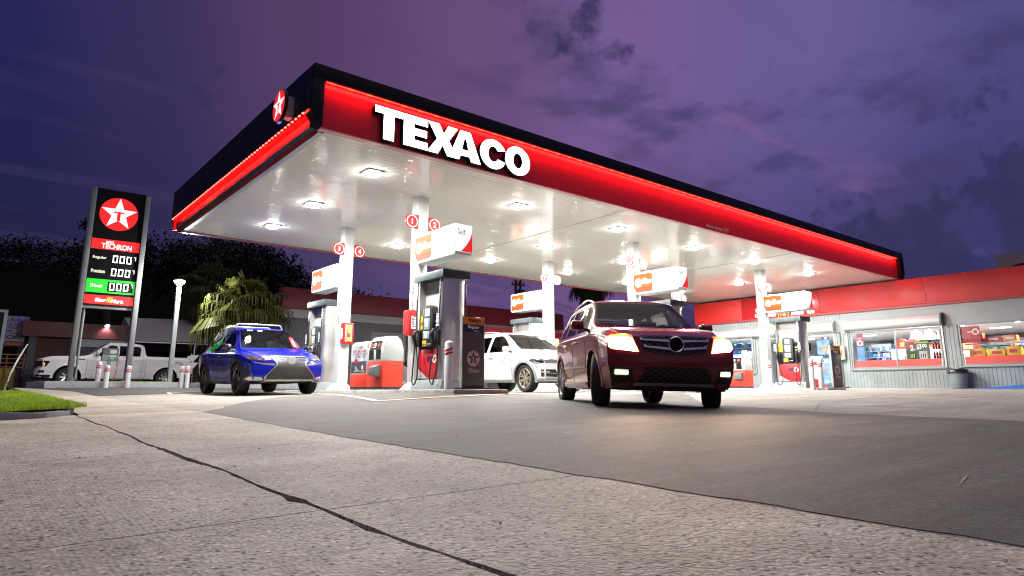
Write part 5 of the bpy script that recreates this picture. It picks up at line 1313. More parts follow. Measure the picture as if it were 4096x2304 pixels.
# ------------------------------------------------ blue SUV at the left
blup = mat('blue_car_paint', (.001,.008,.27), .22, 0, .4, coat=.6)
t = thing('parked_car', 'glossy blue SUV with roof bars and a silver spindle grille', 'car', (0,0,0))
sp = dict(ends=(-2.32,2.32), n=90, extra=[.30,.32,1.1], wheels=(1.33,-1.33), arch=.405, wr_=.365, bowF=.30, bowR=.16, powF=2.4, blend=.9, crease=24,
  zb=[(-2.32,.42),(-1.9,.30),(-1.2,.25),(1.2,.25),(1.8,.26),(2.32,.30)],
  zs=[(-2.32,.98),(-1.5,1.03),(.0,.98),(1.0,.955),(1.7,.90),(2.1,.83),(2.32,.76)],
  zt=[(-2.32,1.04),(-2.2,1.14),(-1.75,1.44),(-1.5,1.54),(-.9,1.615),(-.2,1.64),(.1,1.625),(.28,1.58),(1.12,1.075),(1.25,1.045),(1.7,.985),(2.05,.92),(2.2,.87),(2.32,.80)],
  wr=[(-2.32,.78),(-1.6,.87),(1.5,.87),(2.0,.85),(2.32,.76)], ws=[(-2.32,.84),(-1.6,.925),(-.4,.905),(.4,.90),(1.3,.925),(1.9,.90),(2.32,.80)],
  wt=[(-2.32,.56),(-1.75,.56),(-.5,.62),(.25,.60),(1.12,.78),(1.7,.72),(2.32,.60)],
  dF=[(.2,-.2),(.32,-.06),(.42,.0),(.6,.0),(.75,-.03),(.86,-.1),(.95,-.2)], dR=[(.2,-.1),(.5,.0),(.9,-.02),(1.1,-.06),(1.6,-.2)],
  cabin=(-1.9,1.0,.62), ws_from=.1,
  side_glass=[[(.78,1.045),(-.22,1.055),(-.22,1.475),(.05,1.50),(.16,1.49)], [(-.31,1.055),(-1.12,1.075),(-1.30,1.13),(-1.02,1.42),(-.31,1.475)], [(-1.28,1.18),(-1.50,1.24),(-1.22,1.38),(-1.14,1.37)]],
  windshield=[(-.73,1.095),(.73,1.095),(.56,1.56),(-.56,1.56)])
c = Car(sp); c.make(t, blup, under)
for pl in sp['side_glass']:
    q = [(p[0]+.01*(1 if p[0] > sum(a[0] for a in pl)/len(pl) else -1), p[1]+.01*(1 if p[1] > 1.25 else -1)) for p in pl]
    c.patch('side_window', q, 'side', privacy, -.004, 0)
c.patch('windscreen', [(-.745,1.085),(.745,1.085),(.572,1.572),(-.572,1.572)], 'front', wsglass, .002, 0, mirror=False)
seats(c, .05, -.8, .48, mat('seat_grey', (.16,.16,.15), .7)); steering(c, .6, .36, 1.0, cabin)
mb = MB(); mb.prism([(.5,.62),(1.0,.62),(1.05,1.06),(.7,1.03),(.55,.93)], (0,-.72,0), (1,0,0), (0,0,1), (0,1.44,0)); mb.build('dashboard', mat('dash_grey', (.12,.12,.12), .7), t, bevel=.02)
MB().box(-.5,-.46,-.7,.7,.62,1.3).build('seat_row', MATS['seat_grey'], t, bevel=.02)
netS = net_mat('chrome_mesh', (.004,.004,.004), (.13,.13,.13), 15, 24)
spin = [(-.30,.83),(-.29,.845),(.29,.845),(.30,.83),(.22,.70),(.24,.63),(.50,.395),(.50,.36),(-.50,.36),(-.50,.395),(-.24,.63),(-.22,.70)]
spin = [(-.40,.845),(.40,.845),(.31,.71),(.315,.66),(.53,.42),(.55,.36),(-.55,.36),(-.53,.42),(-.315,.66),(-.31,.71)]
c.patch('grille', spin, 'front', netS, .004, .01, .04, mirror=False)
n = len(spin); cx0, cy0 = 0, .6
for i in range(n):
    a, b_ = spin[i], spin[(i+1) % n]
    d = Vector((b_[0]-a[0], b_[1]-a[1])); ln = d.length; d.normalize(); nn = Vector((d.y,-d.x))
    if nn.dot(Vector(((a[0]+b_[0])/2-cx0, (a[1]+b_[1])/2-cy0))) < 0: nn = -nn
    w_ = .026
    c.patch('grille_frame', [a, b_, (b_[0]+nn.x*w_+d.x*.01, b_[1]+nn.y*w_+d.y*.01), (a[0]+nn.x*w_-d.x*.01, a[1]+nn.y*w_-d.y*.01)], 'front', mat('grille_satin', (.42,.42,.42), .3, .9), .016, .02, .05, mirror=False)
xg = c.front_x(0,.765)
mb = MB(); mb.lathe([(.001,.03),(.085,.026),(.092,.016),(.092,0)], (xg,0,.765), (1,0,0), 32); mb.build('badge_blank', mat('badge_grey', (.30,.30,.31), .4), t, smooth=40)
lens = mat('lamp_glass', (.20,.20,.20), .08, .6); lens2 = mat('lamp_inner', (.55,.5,.48), .1, 1)
c.patch('headlight', [(.46,.775),(.52,.80),(.72,.87),(.86,.945),(.84,.80),(.72,.765),(.55,.75)], 'front', mat('lamp_dark', (.03,.03,.032), .06), .006, .02, .04)
c.patch('lamp_reflector', [(.58,.785),(.66,.82),(.75,.855),(.80,.86),(.78,.80),(.68,.775)], 'front', lens2, .012, .01, .04)
c.patch('running_light', [(.36,.695),(.42,.70),(.66,.715),(.80,.745),(.80,.725),(.62,.68),(.38,.655)], 'front', mat('lamp_pale', (.4,.38,.38), .12, .7), .008, .02, .05)
c.patch('fog_light', [(.58,.335),(.80,.33),(.86,.36),(.82,.415),(.62,.40)], 'front', lens2, .008, .02, .05)
c.patch('bumper_trim', [(-.52,.315),(.52,.315),(.64,.27),(.90,.30),(.90,.325),(.66,.30),(.54,.345),(-.54,.345),(-.66,.30),(-.90,.325),(-.90,.30),(-.64,.27)], 'front', mat('trim_satin', (.55,.53,.48), .25, .9), .022, .035, .05, mirror=False)
c.patch('bumper_base', [(-.7,.25),(.7,.25),(.55,.312),(-.55,.312)], 'front', dark, .006, .02, mirror=False)
c.patch('corner_vent', [(.80,.36),(.86,.42),(.885,.60),(.86,.60),(.82,.46)], 'front', grim, .004, .01)
for pts in ([(.90,.33),(.88,.7),(.83,.98)], [(-.27,.30),(-.27,1.0)], [(-1.0,.85),(-1.15,1.03)]): c.line('door_gap', pts, .008, 'side', seam)
c.line('window_trim', [(.80,1.03),(-.25,1.038),(-1.15,1.06)], .018, 'side', chrome, .003, .006)
c.patch('sill_trim', [(.93,.25),(-.94,.26),(-.94,.32),(.93,.31)], 'side', dark, .014, .03)
c.arch_trim(dark, .06, 'arch_trim', .02)
handles(c, (-.02,-.95), .90, blup); mirror_pair(c, .80, 1.07, .19, mat('mirror_black', (.02,.02,.03), .1, coat=1), mat('mirror_trim', (.5,.48,.42), .3, .9), .145)
rails(c, -.05, -1.35, .04, mat('rail_dark_silver', (.5,.5,.52), .25, 1), .05, .014)
for x in (-.05, -.85):
    pts = []; ya = c.f['wt'](x)-.03
    zr = c.bvh.ray_cast(Vector((x,ya,4)), Vector((0,0,-1)))[0].z
    mb = MB(); mb.tube([(x,-ya,zr+.02),(x,-ya+.03,zr+.115),(x,-ya+.07,zr+.13),(x,ya-.07,zr+.13),(x,ya-.03,zr+.115),(x,ya,zr+.02)], [.03,.026,.022,.022,.026,.03], 10)
    mb.build('roof_bar', mat('bar_silver', (.34,.35,.36), .4, .8), t, smooth=50)
sk = MB()
tagm = mat('red_sticker', (.6,.03,.03), .4)
c.patch('windscreen_sticker', [(.52,1.12),(.67,1.12),(.62,1.38),(.53,1.38)], 'front', tagm, .006, .002, mirror=False)
c.patch('sticker_mark', [(.575,1.15),(.60,1.15),(.60,1.29),(.565,1.29)], 'front', txtw, .010, .002, mirror=False)
for y_ in (-.12,-.36): c.patch('toll_tag', [(y_-.06,1.525),(y_+.06,1.525),(y_+.06,1.55),(y_-.06,1.55)], 'front', txtw, .006, .002, mirror=False)
for wx, st in ((1.33, math.radians(0)), (-1.33, 0)):
    for sg in (-1, 1): wheel(t, wx, sg*.79, .365, .235, .262, 5, tyre, rimK, sg, st, 'wide')
MB().box(-1.3,1.9,-.62,.62,.26,.36).build('underbody', under, t)
place(t, 5.70, 17.04, math.radians(-90.1), wb=2.66)

# ------------------------------------------------ white SUV between the islands
whp = mat('white_car_paint', (.62,.62,.63), .2, 0, .6, coat=1)
t = thing('parked_car', 'white SUV at the pumps showing its right side, half hidden by the grade board', 'car', (0,0,0))
sp = dict(ends=(-2.46,2.46), n=90, extra=[.4,1.25], wheels=(1.4875,-1.4875), arch=.425, wr_=.378, bowF=.26, bowR=.16, powF=2.6, blend=.85,
  zb=[(-2.46,.42),(-2.0,.30),(1.3,.26),(1.9,.26),(2.46,.30)],
  zs=[(-2.46,1.05),(-1.5,1.10),(.0,1.06),(1.2,1.03),(1.9,.97),(2.46,.86)],
  zt=[(-2.46,1.12),(-2.3,1.25),(-1.95,1.60),(-1.7,1.66),(-.6,1.735),(-.1,1.735),(.2,1.71),(.38,1.66),(1.26,1.165),(1.38,1.13),(1.9,1.06),(2.25,.99),(2.46,.91)],
  wr=[(-2.46,.84),(-1.6,.95),(1.5,.95),(2.1,.92),(2.46,.84)], ws=[(-2.46,.90),(-1.6,.995),(.4,.985),(1.4,1.0),(2.0,.97),(2.46,.88)],
  wt=[(-2.46,.62),(-1.75,.64),(-.5,.68),(.35,.66),(1.26,.84),(1.9,.78),(2.46,.68)],
  dF=[(.2,-.18),(.36,-.04),(.5,0),(.75,.0),(.9,-.06),(1.05,-.16)], dR=[(.2,-.1),(.5,.0),(.9,-.02),(1.1,-.06),(1.6,-.2)],
  cabin=(-2.0,1.12,.66), ws_from=.2,
  side_glass=[[(.86,1.125),(-.12,1.12),(-.12,1.575),(.12,1.60),(.30,1.58)], [(-.24,1.12),(-1.18,1.135),(-1.18,1.575),(-.24,1.58)], [(-1.28,1.15),(-1.85,1.25),(-1.62,1.53),(-1.28,1.565)]],
  windshield=[(-.80,1.185),(.80,1.185),(.62,1.645),(-.62,1.645)])
c = Car(sp); c.make(t, whp, under)
for pl in sp['side_glass']:
    q = [(p[0]+.012*(1 if p[0] > sum(a[0] for a in pl)/len(pl) else -1), p[1]+.012*(1 if p[1] > 1.3 else -1)) for p in pl]
    c.patch('side_window', q, 'side', privacy, -.004, 0)
c.patch('windscreen', [(-.815,1.175),(.815,1.175),(.632,1.657),(-.632,1.657)], 'front', wsglass, .002, 0, mirror=False)
seats(c, .1, -.85, .52, MATS['seat_grey']); steering(c, .68, .4, 1.08, cabin)
mb = MB(); mb.prism([(.6,.66),(1.1,.66),(1.18,1.15),(.8,1.12),(.65,1.0)], (0,-.8,0), (1,0,0), (0,0,1), (0,1.6,0)); mb.build('dashboard', MATS['dash_grey'], t, bevel=.02)
hd_ = c.patch('headlight', [(1.72,.845),(1.80,.88),(2.0,.895),(2.30,.845),(2.36,.80),(2.30,.765),(1.95,.755),(1.80,.80)], 'side', mat('lamp_smoke', (.10,.11,.12), .06, .3), .006, .02, .04)
c.patch('lamp_reflector', [(1.86,.80),(1.92,.84),(2.22,.83),(2.24,.79),(1.95,.77)], 'side', lens2, .011, .008, .04)
c.patch('headlight_front', [(.42,.79),(.46,.85),(.74,.87),(.80,.80),(.70,.765),(.48,.765)], 'front', MATS['lamp_smoke'], .006, .02, .05)
for sg in (-1, 1): c.patch('kidney_grille', [(sg*.03,.62),(sg*.34,.62),(sg*.40,.75),(sg*.36,.88),(sg*.06,.88)], 'front', net_mat('slat', (.01,.01,.01), (.3,.3,.3), 12, 0.01), .006, .02, mirror=False)
c.patch('bumper_vent', [(.56,.40),(.80,.42),(.86,.50),(.84,.60),(.62,.60),(.56,.52)], 'front', grim, .004, .01)
c.patch('bumper_vent_bar', [(.57,.49),(.86,.50),(.86,.515),(.57,.508)], 'front', galv, .010, .01)
c.patch('lower_intake', [(-.5,.36),(.5,.36),(.48,.52),(-.48,.52)], 'front', grim, .004, .01, mirror=False)
c.patch('bumper_base', [(-.86,.275),(.86,.275),(.86,.345),(-.86,.345)], 'front', greyp, .008, .02, mirror=False)
c.patch('side_marker', [(1.93,.72),(1.96,.72),(2.02,.60),(2.0,.60)], 'side', mat('marker_red', (.7,.12,.06), .3), .005, .006)
c.patch('corner_cladding', [(1.93,.27),(2.34,.29),(2.34,.36),(1.93,.37)], 'side', greyp, .008, .02)
c.patch('fog_bezel', [(2.10,.41),(2.30,.42),(2.34,.50),(2.28,.60),(2.10,.60)], 'side', grim, .004, .01)
c.patch('fog_bar', [(2.11,.52),(2.30,.525),(2.30,.55),(2.11,.55)], 'side', lgrey, .010, .008)
for pts in ([(.98,.36),(.97,.7),(.92,1.05)], [(-.18,.34),(-.18,1.06)]): c.line('door_gap', pts, .007, 'side', mat('white_gap', (.18,.18,.18), .6))
c.patch('fender_vent', [(.965,.45),(.985,.45),(1.03,.70),(1.0,.70)], 'side', galv, .005, .008)
c.line('window_trim', [(.92,1.095),(-.2,1.098),(-1.9,1.15)], .024, 'side', galv, .003, .006)
c.patch('sill_trim', [(1.02,.265),(-1.03,.275),(-1.03,.35),(1.02,.34)], 'side', greyp, .014, .03)
c.line('sill_strip', [(1.0,.352),(-1.0,.36)], .018, 'side', chrome, .018, .02)
c.arch_trim(greyp, .055, 'arch_trim', .014)
handles(c, (.02,-1.0), .97, whp); mirror_pair(c, .86, 1.14, .21, whp, dark, .155)
rails(c, .0, -1.7, .05, mat('rail_grey', (.35,.36,.37), .35, .8), .045, .014)
for wx, st in ((1.4875, math.radians(-4)), (-1.4875, 0)):
    for sg in (-1, 1): wheel(t, wx, sg*.83, .378, .265, .262, 7, tyre, rimC, sg, st, 'twin')
MB().box(-1.4,2.0,-.66,.66,.27,.37).build('underbody', under, t)
place(t, 12.66, 15.18, math.radians(-90.2), wb=2.975)

# ------------------------------------------------ white pickup behind the sign planter
trkp = mat('white_truck_paint', (.82,.82,.82), .22, 0, .6, coat=1)
t = thing('pickup_truck', 'white crew cab pickup parked behind the price sign planter', 'pickup', (0,0,0))
sp = dict(ends=(-2.945,2.945), n=96, extra=[.2,1.05,-1.02,-1.0,-.98], wheels=(1.86,-1.82), arch=.50, wr_=.405, bowF=.16, bowR=.04, powF=3, blend=.6, roofdrop=.09,
  zb=[(-2.945,.52),(-2.2,.42),(-1.2,.36),(1.3,.36),(2.2,.36),(2.945,.40)],
  zs=[(-2.945,1.28),(-1.1,1.28),(-.9,1.27),(.9,1.22),(1.3,1.22),(2.2,1.19),(2.945,1.12)],
  zt=[(-2.945,1.36),(-1.03,1.37),(-1.0,1.42),(-.93,1.80),(-.85,1.88),(-.5,1.93),(.1,1.945),(.35,1.93),(.5,1.88),(1.28,1.34),(1.42,1.32),(2.2,1.29),(2.7,1.24),(2.945,1.17)],
  wr=[(-2.945,.93),(2.2,.95),(2.945,.90)], ws=[(-2.945,.985),(-1,1.0),(2.2,1.0),(2.945,.94)],
  wt=[(-2.945,.93),(-1.03,.93),(-.95,.72),(.3,.72),(1.28,.86),(2.2,.82),(2.945,.76)],
  dF=[(.3,-.12),(.42,-.0),(.68,.02),(.8,-.03),(1.0,-.03),(1.15,-.06),(1.3,-.14)], dR=[(.3,.02),(.6,.04),(.75,0),(1.4,0)],
  cabin=(-.9,1.15,.8), ws_from=.3,
  side_glass=[[(.92,1.31),(.14,1.34),(.14,1.76),(.32,1.79),(.42,1.78)], [(.05,1.34),(-.74,1.34),(-.78,1.70),(-.68,1.77),(.05,1.78)]],
  windshield=[(-.82,1.37),(.82,1.37),(.66,1.86),(-.66,1.86)])
c = Car(sp); c.make(t, trkp, under)
for pl in sp['side_glass']:
    q = [(p[0]+.012*(1 if p[0] > sum(a[0] for a in pl)/len(pl) else -1), p[1]+.012*(1 if p[1] > 1.5 else -1)) for p in pl]
    c.patch('side_window', q, 'side', privacy, -.004, 0)
c.patch('windscreen', [(-.83,1.36),(.83,1.36),(.67,1.87),(-.67,1.87)], 'front', carglass, .002, 0, mirror=False)
c.patch('headlight', [(2.50,1.05),(2.80,1.07),(2.86,.84),(2.62,.82),(2.56,.93)], 'side', mat('lamp_black', (.02,.02,.022), .1), .006, .02)
c.patch('side_marker', [(2.66,.98),(2.72,.98),(2.72,.86),(2.66,.86)], 'side', mat('amber_lit', (.8,.3,.02), .3, emit=(1,.42,.02), es=.9), .012, .01)
c.patch('headlight_front', [(.62,.84),(.90,.85),(.90,1.05),(.62,1.06)], 'front', MATS['lamp_black'], .006, .02)
c.patch('grille', [(-.60,.78),(.60,.78),(.60,1.06),(-.60,1.06)], 'front', grim, .006, .02, mirror=False)
c.patch('bumper', [(2.42,.50),(2.9,.50),(2.93,.74),(2.50,.76)], 'side', trkp, .03, .05)
c.patch('bumper_lip', [(2.42,.36),(2.93,.38),(2.92,.50),(2.42,.49)], 'side', dark, .012, .03)
c.patch('fog_recess', [(2.66,.58),(2.82,.58),(2.82,.68),(2.66,.68)], 'side', grim, .035, .005)
c.patch('tail_light', [(-2.93,.86),(-2.74,.86),(-2.70,1.10),(-2.80,1.22),(-2.93,1.24)], 'side', mat('tail_light_red', (.55,.02,.02), .2, emit=(1,.02,.02), es=.12), .008, .02)
c.patch('tail_light_lens', [(-2.90,.98),(-2.80,.98),(-2.80,1.06),(-2.90,1.06)], 'side', txtw, .014, .005)
c.patch('rear_bumper', [(-2.93,.50),(-2.45,.52),(-2.45,.60),(-2.93,.66)], 'side', chrome, .03, .05)
for pts in ([(1.22,.46),(1.22,1.22)], [(.10,.42),(.10,1.30)], [(-.82,.62),(-.86,1.30)], [(-.98,.40),(-.98,1.32)]): c.line('door_gap', pts, .010, 'side', MATS['white_gap'])
c.line('body_crease', [(1.3,.72),(-.9,.70)], .02, 'side', mat('white_shadow_trim', (.5,.5,.5), .3), .004, .006)
c.patch('side_step', [(1.25,.30),(-.95,.30),(-.95,.36),(1.25,.36)][::-1], 'side', dark, .02, .1) if False else None
mb = MB()
for sg in (-1,1): mb.tube([(1.2,sg*.93,.37),(1.15,sg*1.0,.33),(-.9,sg*1.0,.33),(-.95,sg*.93,.37)], .035, 10)
mb.build('side_step', dark, t, smooth=50)
c.line('bed_rail', [(-1.05,1.345),(-2.9,1.335)], .03, 'side', dark, .006, .02)
def side_text(c, txt, x, z, wd, h, mt, name='side_lettering'):
    for sg in (-1, 1):
        y = c.side_y(x, z)+.006; mb = MB(); put_text(mb, txt, (x, sg*y, z), (-sg if sg > 0 else 1,0,0) if False else ((1,0,0) if sg < 0 else (-1,0,0)), (0,0,1), width=wd, height=h, bold=.03, shear=.2); mb.build(name, mt, c.root, recalc=False)
side_text(c, 'STX', -2.32, 1.09, .30, .075, mat('badge_dark', (.12,.05,.05), .5)); side_text(c, '4x4', -2.42, 1.02, .14, .05, MATS['badge_dark'])
c.line('fender_badge', [(1.62,1.155),(1.30,1.15)], .045, 'side', dark, .005, .006)
c.arch_trim(trkp, .09, 'arch_flare', .022)
handles(c, (.28,-.66), 1.17, trkp); mirror_pair(c, .88, 1.40, .23, trkp, dark, .24)
seats(c, .15, -.6, .72, seatm)
for wx in (1.86,-1.82):
    for sg in (-1, 1): wheel(t, wx, sg*.84, .405, .275, .262, 8, tyre, rimS, sg, 0, 'wide')
MB().box(-2.6,2.3,-.6,.6,.42,.52).build('underbody', under, t)
place(t, 5.15, 33.85, math.radians(180), wb=3.68)
t.location.z = .155

# ------------------------------------------------ dark car glimpsed behind the pumps, and a pale car beyond
def sedan(label, paint, x, y, rz):
    t = thing('parked_car', label, 'car', (0,0,0))
    sp = dict(ends=(-2.3,2.3), n=60, wheels=(1.35,-1.35), arch=.36, wr_=.315, bowF=.2, bowR=.16, powF=2.6, blend=.7,
      zb=[(-2.3,.32),(-1.5,.22),(1.5,.22),(2.3,.28)], zs=[(-2.3,.90),(0,.92),(1.2,.88),(2.3,.70)],
      zt=[(-2.3,.96),(-1.9,1.02),(-1.6,1.04),(-.95,1.38),(-.3,1.43),(.1,1.40),(.9,1.0),(1.2,.97),(2.3,.77)],
      wr=[(-2.3,.76),(0,.84),(2.3,.74)], ws=[(-2.3,.80),(0,.88),(2.3,.80)], wt=[(-2.3,.66),(-1.6,.70),(-.9,.56),(.1,.56),(.9,.74),(2.3,.62)],
      dF=[(.2,-.1),(.4,0),(.6,0),(.8,-.1)], dR=[(.2,-.05),(.5,0),(1,-.05)])
    c = Car(sp); c.make(t, paint, under)
    c.patch('side_window', [(.68,.98),(-1.25,.98),(-.88,1.30),(.08,1.33)], 'side', privacy, .004, .006)
    c.patch('windscreen', [(-.66,1.02),(.66,1.02),(.50,1.36),(-.50,1.36)], 'front', carglass, .004, .006, mirror=False)
    c.patch('headlight', [(.50,.56),(.74,.56),(.74,.66),(.50,.66)], 'front', lens2, .008, .02); c.patch('tail_light', [(.5,.64),(.76,.64),(.76,.78),(.5,.78)], 'rear', MATS['tail_red'], .008, .02)
    c.patch('front_bumper', [(-.76,.38),(.76,.38),(.76,.46),(-.76,.46)], 'front', chrome, .03, .05, mirror=False)
    c.line('side_trim', [(.95,.50),(-.95,.50)], .03, 'side', chrome, .008, .01)
    handles(c, (-.1,-.9), .80, chrome); mirror_pair(c, .6, .97, .16, paint, dark, .11)
    for wx in (1.35,-1.35):
        for sg in (-1, 1): wheel(t, wx, sg*.75, .315, .2, .215, 7, tyre, rimS, sg, 0, 'twin')
    place(t, x, y, rz, wb=2.7)
sedan('dark low car half hidden behind the waste unit and nearest pump', mat('black_car_paint', (.012,.01,.012), .2, coat=1), 15.2, 24.6, math.radians(180))
sedan('pale car glimpsed between the white SUV nose and the red vehicle', whp, 19.2, 18.6, math.radians(90))
# ================================================================== SHOP
SX = 28.5
def groove_mat(name, col, pitch, axis='Y', w=.09, dark_k=.35, rough=.55):
    m, nt, b = node_mat(name); tc = nt.nodes.new('ShaderNodeTexCoord'); s = nt.nodes.new('ShaderNodeSeparateXYZ'); nt.links.new(tc.outputs['Object'], s.inputs[0])
    a = nt.nodes.new('ShaderNodeMath'); a.operation = 'MULTIPLY'; a.inputs[1].default_value = 1/pitch; nt.links.new(s.outputs[axis], a.inputs[0])
    f = nt.nodes.new('ShaderNodeMath'); f.operation = 'FRACT'; nt.links.new(a.outputs[0], f.inputs[0])
    l = nt.nodes.new('ShaderNodeMapRange'); l.inputs[1].default_value = w*.6; l.inputs[2].default_value = w*1.4; l.inputs[3].default_value = dark_k; l.inputs[4].default_value = 1; nt.links.new(f.outputs[0], l.inputs[0])
    n = nt.nodes.new('ShaderNodeTexNoise'); n.inputs['Scale'].default_value = 1.6; n.inputs['Detail'].default_value = 6; nt.links.new(tc.outputs['Object'], n.inputs['Vector'])
    r = nt.nodes.new('ShaderNodeMapRange'); r.inputs[1].default_value = .3; r.inputs[2].default_value = .7; r.inputs[3].default_value = .82; r.inputs[4].default_value = 1.1; nt.links.new(n.outputs['Fac'], r.inputs[0])
    mu = nt.nodes.new('ShaderNodeMath'); mu.operation = 'MULTIPLY'; nt.links.new(l.outputs[0], mu.inputs[0]); nt.links.new(r.outputs[0], mu.inputs[1])
    v = nt.nodes.new('ShaderNodeVectorMath'); v.operation = 'SCALE'; v.inputs[0].default_value = col; nt.links.new(mu.outputs[0], v.inputs['Scale']); nt.links.new(v.outputs[0], b.inputs['Base Color'])
    bp = nt.nodes.new('ShaderNodeBump'); bp.inputs['Strength'].default_value = .6; bp.inputs['Distance'].default_value = .02; nt.links.new(l.outputs[0], bp.inputs['Height']); nt.links.new(bp.outputs[0], b.inputs['Normal'])
    b.inputs['Roughness'].default_value = rough
    return m
siding = groove_mat('grooved_siding', (.29,.335,.345), .131)
plain = mat('wall_grey_green', (.33,.365,.375), .55, noise=(1.2,.1))
sh = thing('shop_building', 'grey shop with a red fascia and lit display windows at the right', 'shop', (SX,11,.1))
def part(mb, name, m, par=None, **k):
    par = par or sh
    o = mb.build(name, m, None, **k); o.parent = par; o.matrix_parent_inverse = Matrix.Translation(-(sh.location if par is sh else Vector((0,0,0)))) if par is sh else Matrix.Identity(4)
    return o
# front wall around the openings
mb = MB()
for y0, y1, z0, z1 in [(16.78,18.95,0,.80),(18.95,19.75,0,2.45),(16.1,16.78,0,2.45),(12.32,12.85,0,2.45),(8.92,12.32,0,.85),(8.38,8.92,0,2.45),(-3,8.38,0,.90),(-3,2.0,.90,2.47)]:
    o_ = MB(); o_.box(SX, SX+.18, y0+.001, y1-.001, z0, z1); part(o_, 'wall_siding', siding)
mb = MB(); mb.box(SX+.002, SX+.2, -3, 19.75, 2.47, 3.32); part(mb, 'wall', plain)
mb = MB(); mb.box(SX-.008, SX+.002, 12.6, 19.6, 3.0, 3.2); part(mb, 'vent_band', groove_mat('vent_band', (.35,.38,.39), .16, 'Y', .12, .55))
# side and back walls, roof, floor, inner ceiling
mb = MB(); mb.box(SX+.19, 38, 19.55, 19.75, 0, 4.2); mb.box(37.8, 38, -3, 19.54, 0, 4.2); mb.box(SX+.19, 38, -3.2, -3.001, 0, 4.2); part(mb, 'wall', plain)
mb = MB(); mb.box(SX+.3, 37.8, -3, 19.5, 3.3, 3.5); part(mb, 'roof', lgrey)
mb = MB(); mb.box(SX+.2, 37.79, -2.99, 19.5, 2.62, 2.68); part(mb, 'inner_ceiling', mat('ceiling_tile', (.7,.7,.7), .7))
mb = MB(); mb.box(SX-.05, 37.79, -2.99, 19.5, .0, .12); part(mb, 'floor', mat('shop_floor', (.5,.5,.48), .3))
# fascia
plaster = mat('red_plaster', (.52,.022,.024), .55, noise=(1.6,.14,7), bump=(9,.15,.02))
mb = MB(); mb.box(SX-.16, SX+.35, -3, 13.395, 3.33, 4.35); part(mb, 'fascia', plaster, bevel=.01)
mb = MB(); mb.box(SX-.16, SX+.35, 13.40, 17.14, 3.33, 4.33); part(mb, 'sign_panel', mat('glossy_red', (.48,.02,.024), .22), bevel=.01)
mb = MB(); mb.box(SX-.16, SX+.35, 17.145, 19.8, 3.31, 4.32); part(mb, 'fascia', mat('bright_red', (.66,.022,.016), .5), bevel=.01)
mb = MB(); mb.box(SX-.12, SX+.0, -3, 19.75, 3.245, 3.329); part(mb, 'fascia_trim', mat('dark_red_trim', (.42,.04,.045), .5))
mb = MB()
u, w = Vector((0,-1,0)), Vector((0,0,1)); fx = SX-.163
put_text(mb, 'Star', (fx, 15.82, 3.60), u, w, width=1.25, height=.50, bold=.05, mi=0, shear=.15); put_text(mb, 'Mart.', (fx, 14.32, 3.58), u, w, width=1.45, height=.50, bold=.05, mi=0, shear=.15)
for k in range(5):
    o = Vector((fx-.004, 15.30-k*.115, 3.46+.05*(2-abs(k-2)))); mb.sheet([(-.035,-.22),(.03,-.16),(.075,.3),(.01,.26)], o, u, w, 1)
part(mb, 'sign_lettering', [txtw, mat('orange_slash', (.75,.32,.03), .4)], recalc=False)
# old crack in the plaster
mb = MB(); pts = []; rr = random.Random(11)
for k in range(18): pts.append((SX-.163, 9.32+rr.uniform(-.05,.05)-.006*k, 4.3-k*.054))
mb.tube(pts, .012, 5); part(mb, 'plaster_crack', mat('crack_red', (.45,.02,.02), .5))
# windows
def window(y0, y1, z0, z1, band, mull):
    mb = MB(); fr = .055
    mb.box(SX-.02,SX+.07,y0,y0+fr,z0,z1); mb.box(SX-.02,SX+.07,y1-fr,y1,z0,z1); mb.box(SX-.018,SX+.068,y0+fr,y1-fr,z1-fr,z1); mb.box(SX-.018,SX+.068,y0+fr,y1-fr,z0,z0+fr)
    for m_ in mull: mb.box(SX-.016,SX+.066,m_-.03,m_+.03,z0+fr,z1-fr)
    f = part(mb, 'window', mat('window_frame_grey', (.24,.26,.265), .5, .3))
    mb = MB(); mb.add([(SX+.02,y0+fr,z0+fr),(SX+.02,y1-fr,z0+fr),(SX+.02,y1-fr,z1-fr),(SX+.02,y0+fr,z1-fr)], [(0,1,2,3)]); q = mb.build('pane', glass_mat('shop_glass', (.92,.94,.95), .04) if 'sg' not in MATS else MATS['sg'], None); q.parent = f
    MATS.setdefault('sg', q.data.materials[0])
    segs = [y0+fr] + list(mull) + [y1-fr]
    for a, b_ in zip(segs[:-1], segs[1:]):
        mb = MB(); mb.box(SX+.005,SX+.012,a+.032,b_-.032,z0+fr,z0+fr+band); q = mb.build('red_band', mat('window_red_band', (.75,.07,.06), .4), None); q.parent = f
    mb = MB(); mb.box(SX-.07,SX+.0,y0-.1,y1+.06,z0-.07,z0-.005); q = mb.build('sill', MATS['window_frame_grey'], None, bevel=.006); q.parent = f
    return f
window(8.95,12.30,.90,2.42,.27,[10.58]); window(2.0,8.36,.93,2.47,.27,[5.2]); window(16.80,18.93,.85,2.40,.55,[])
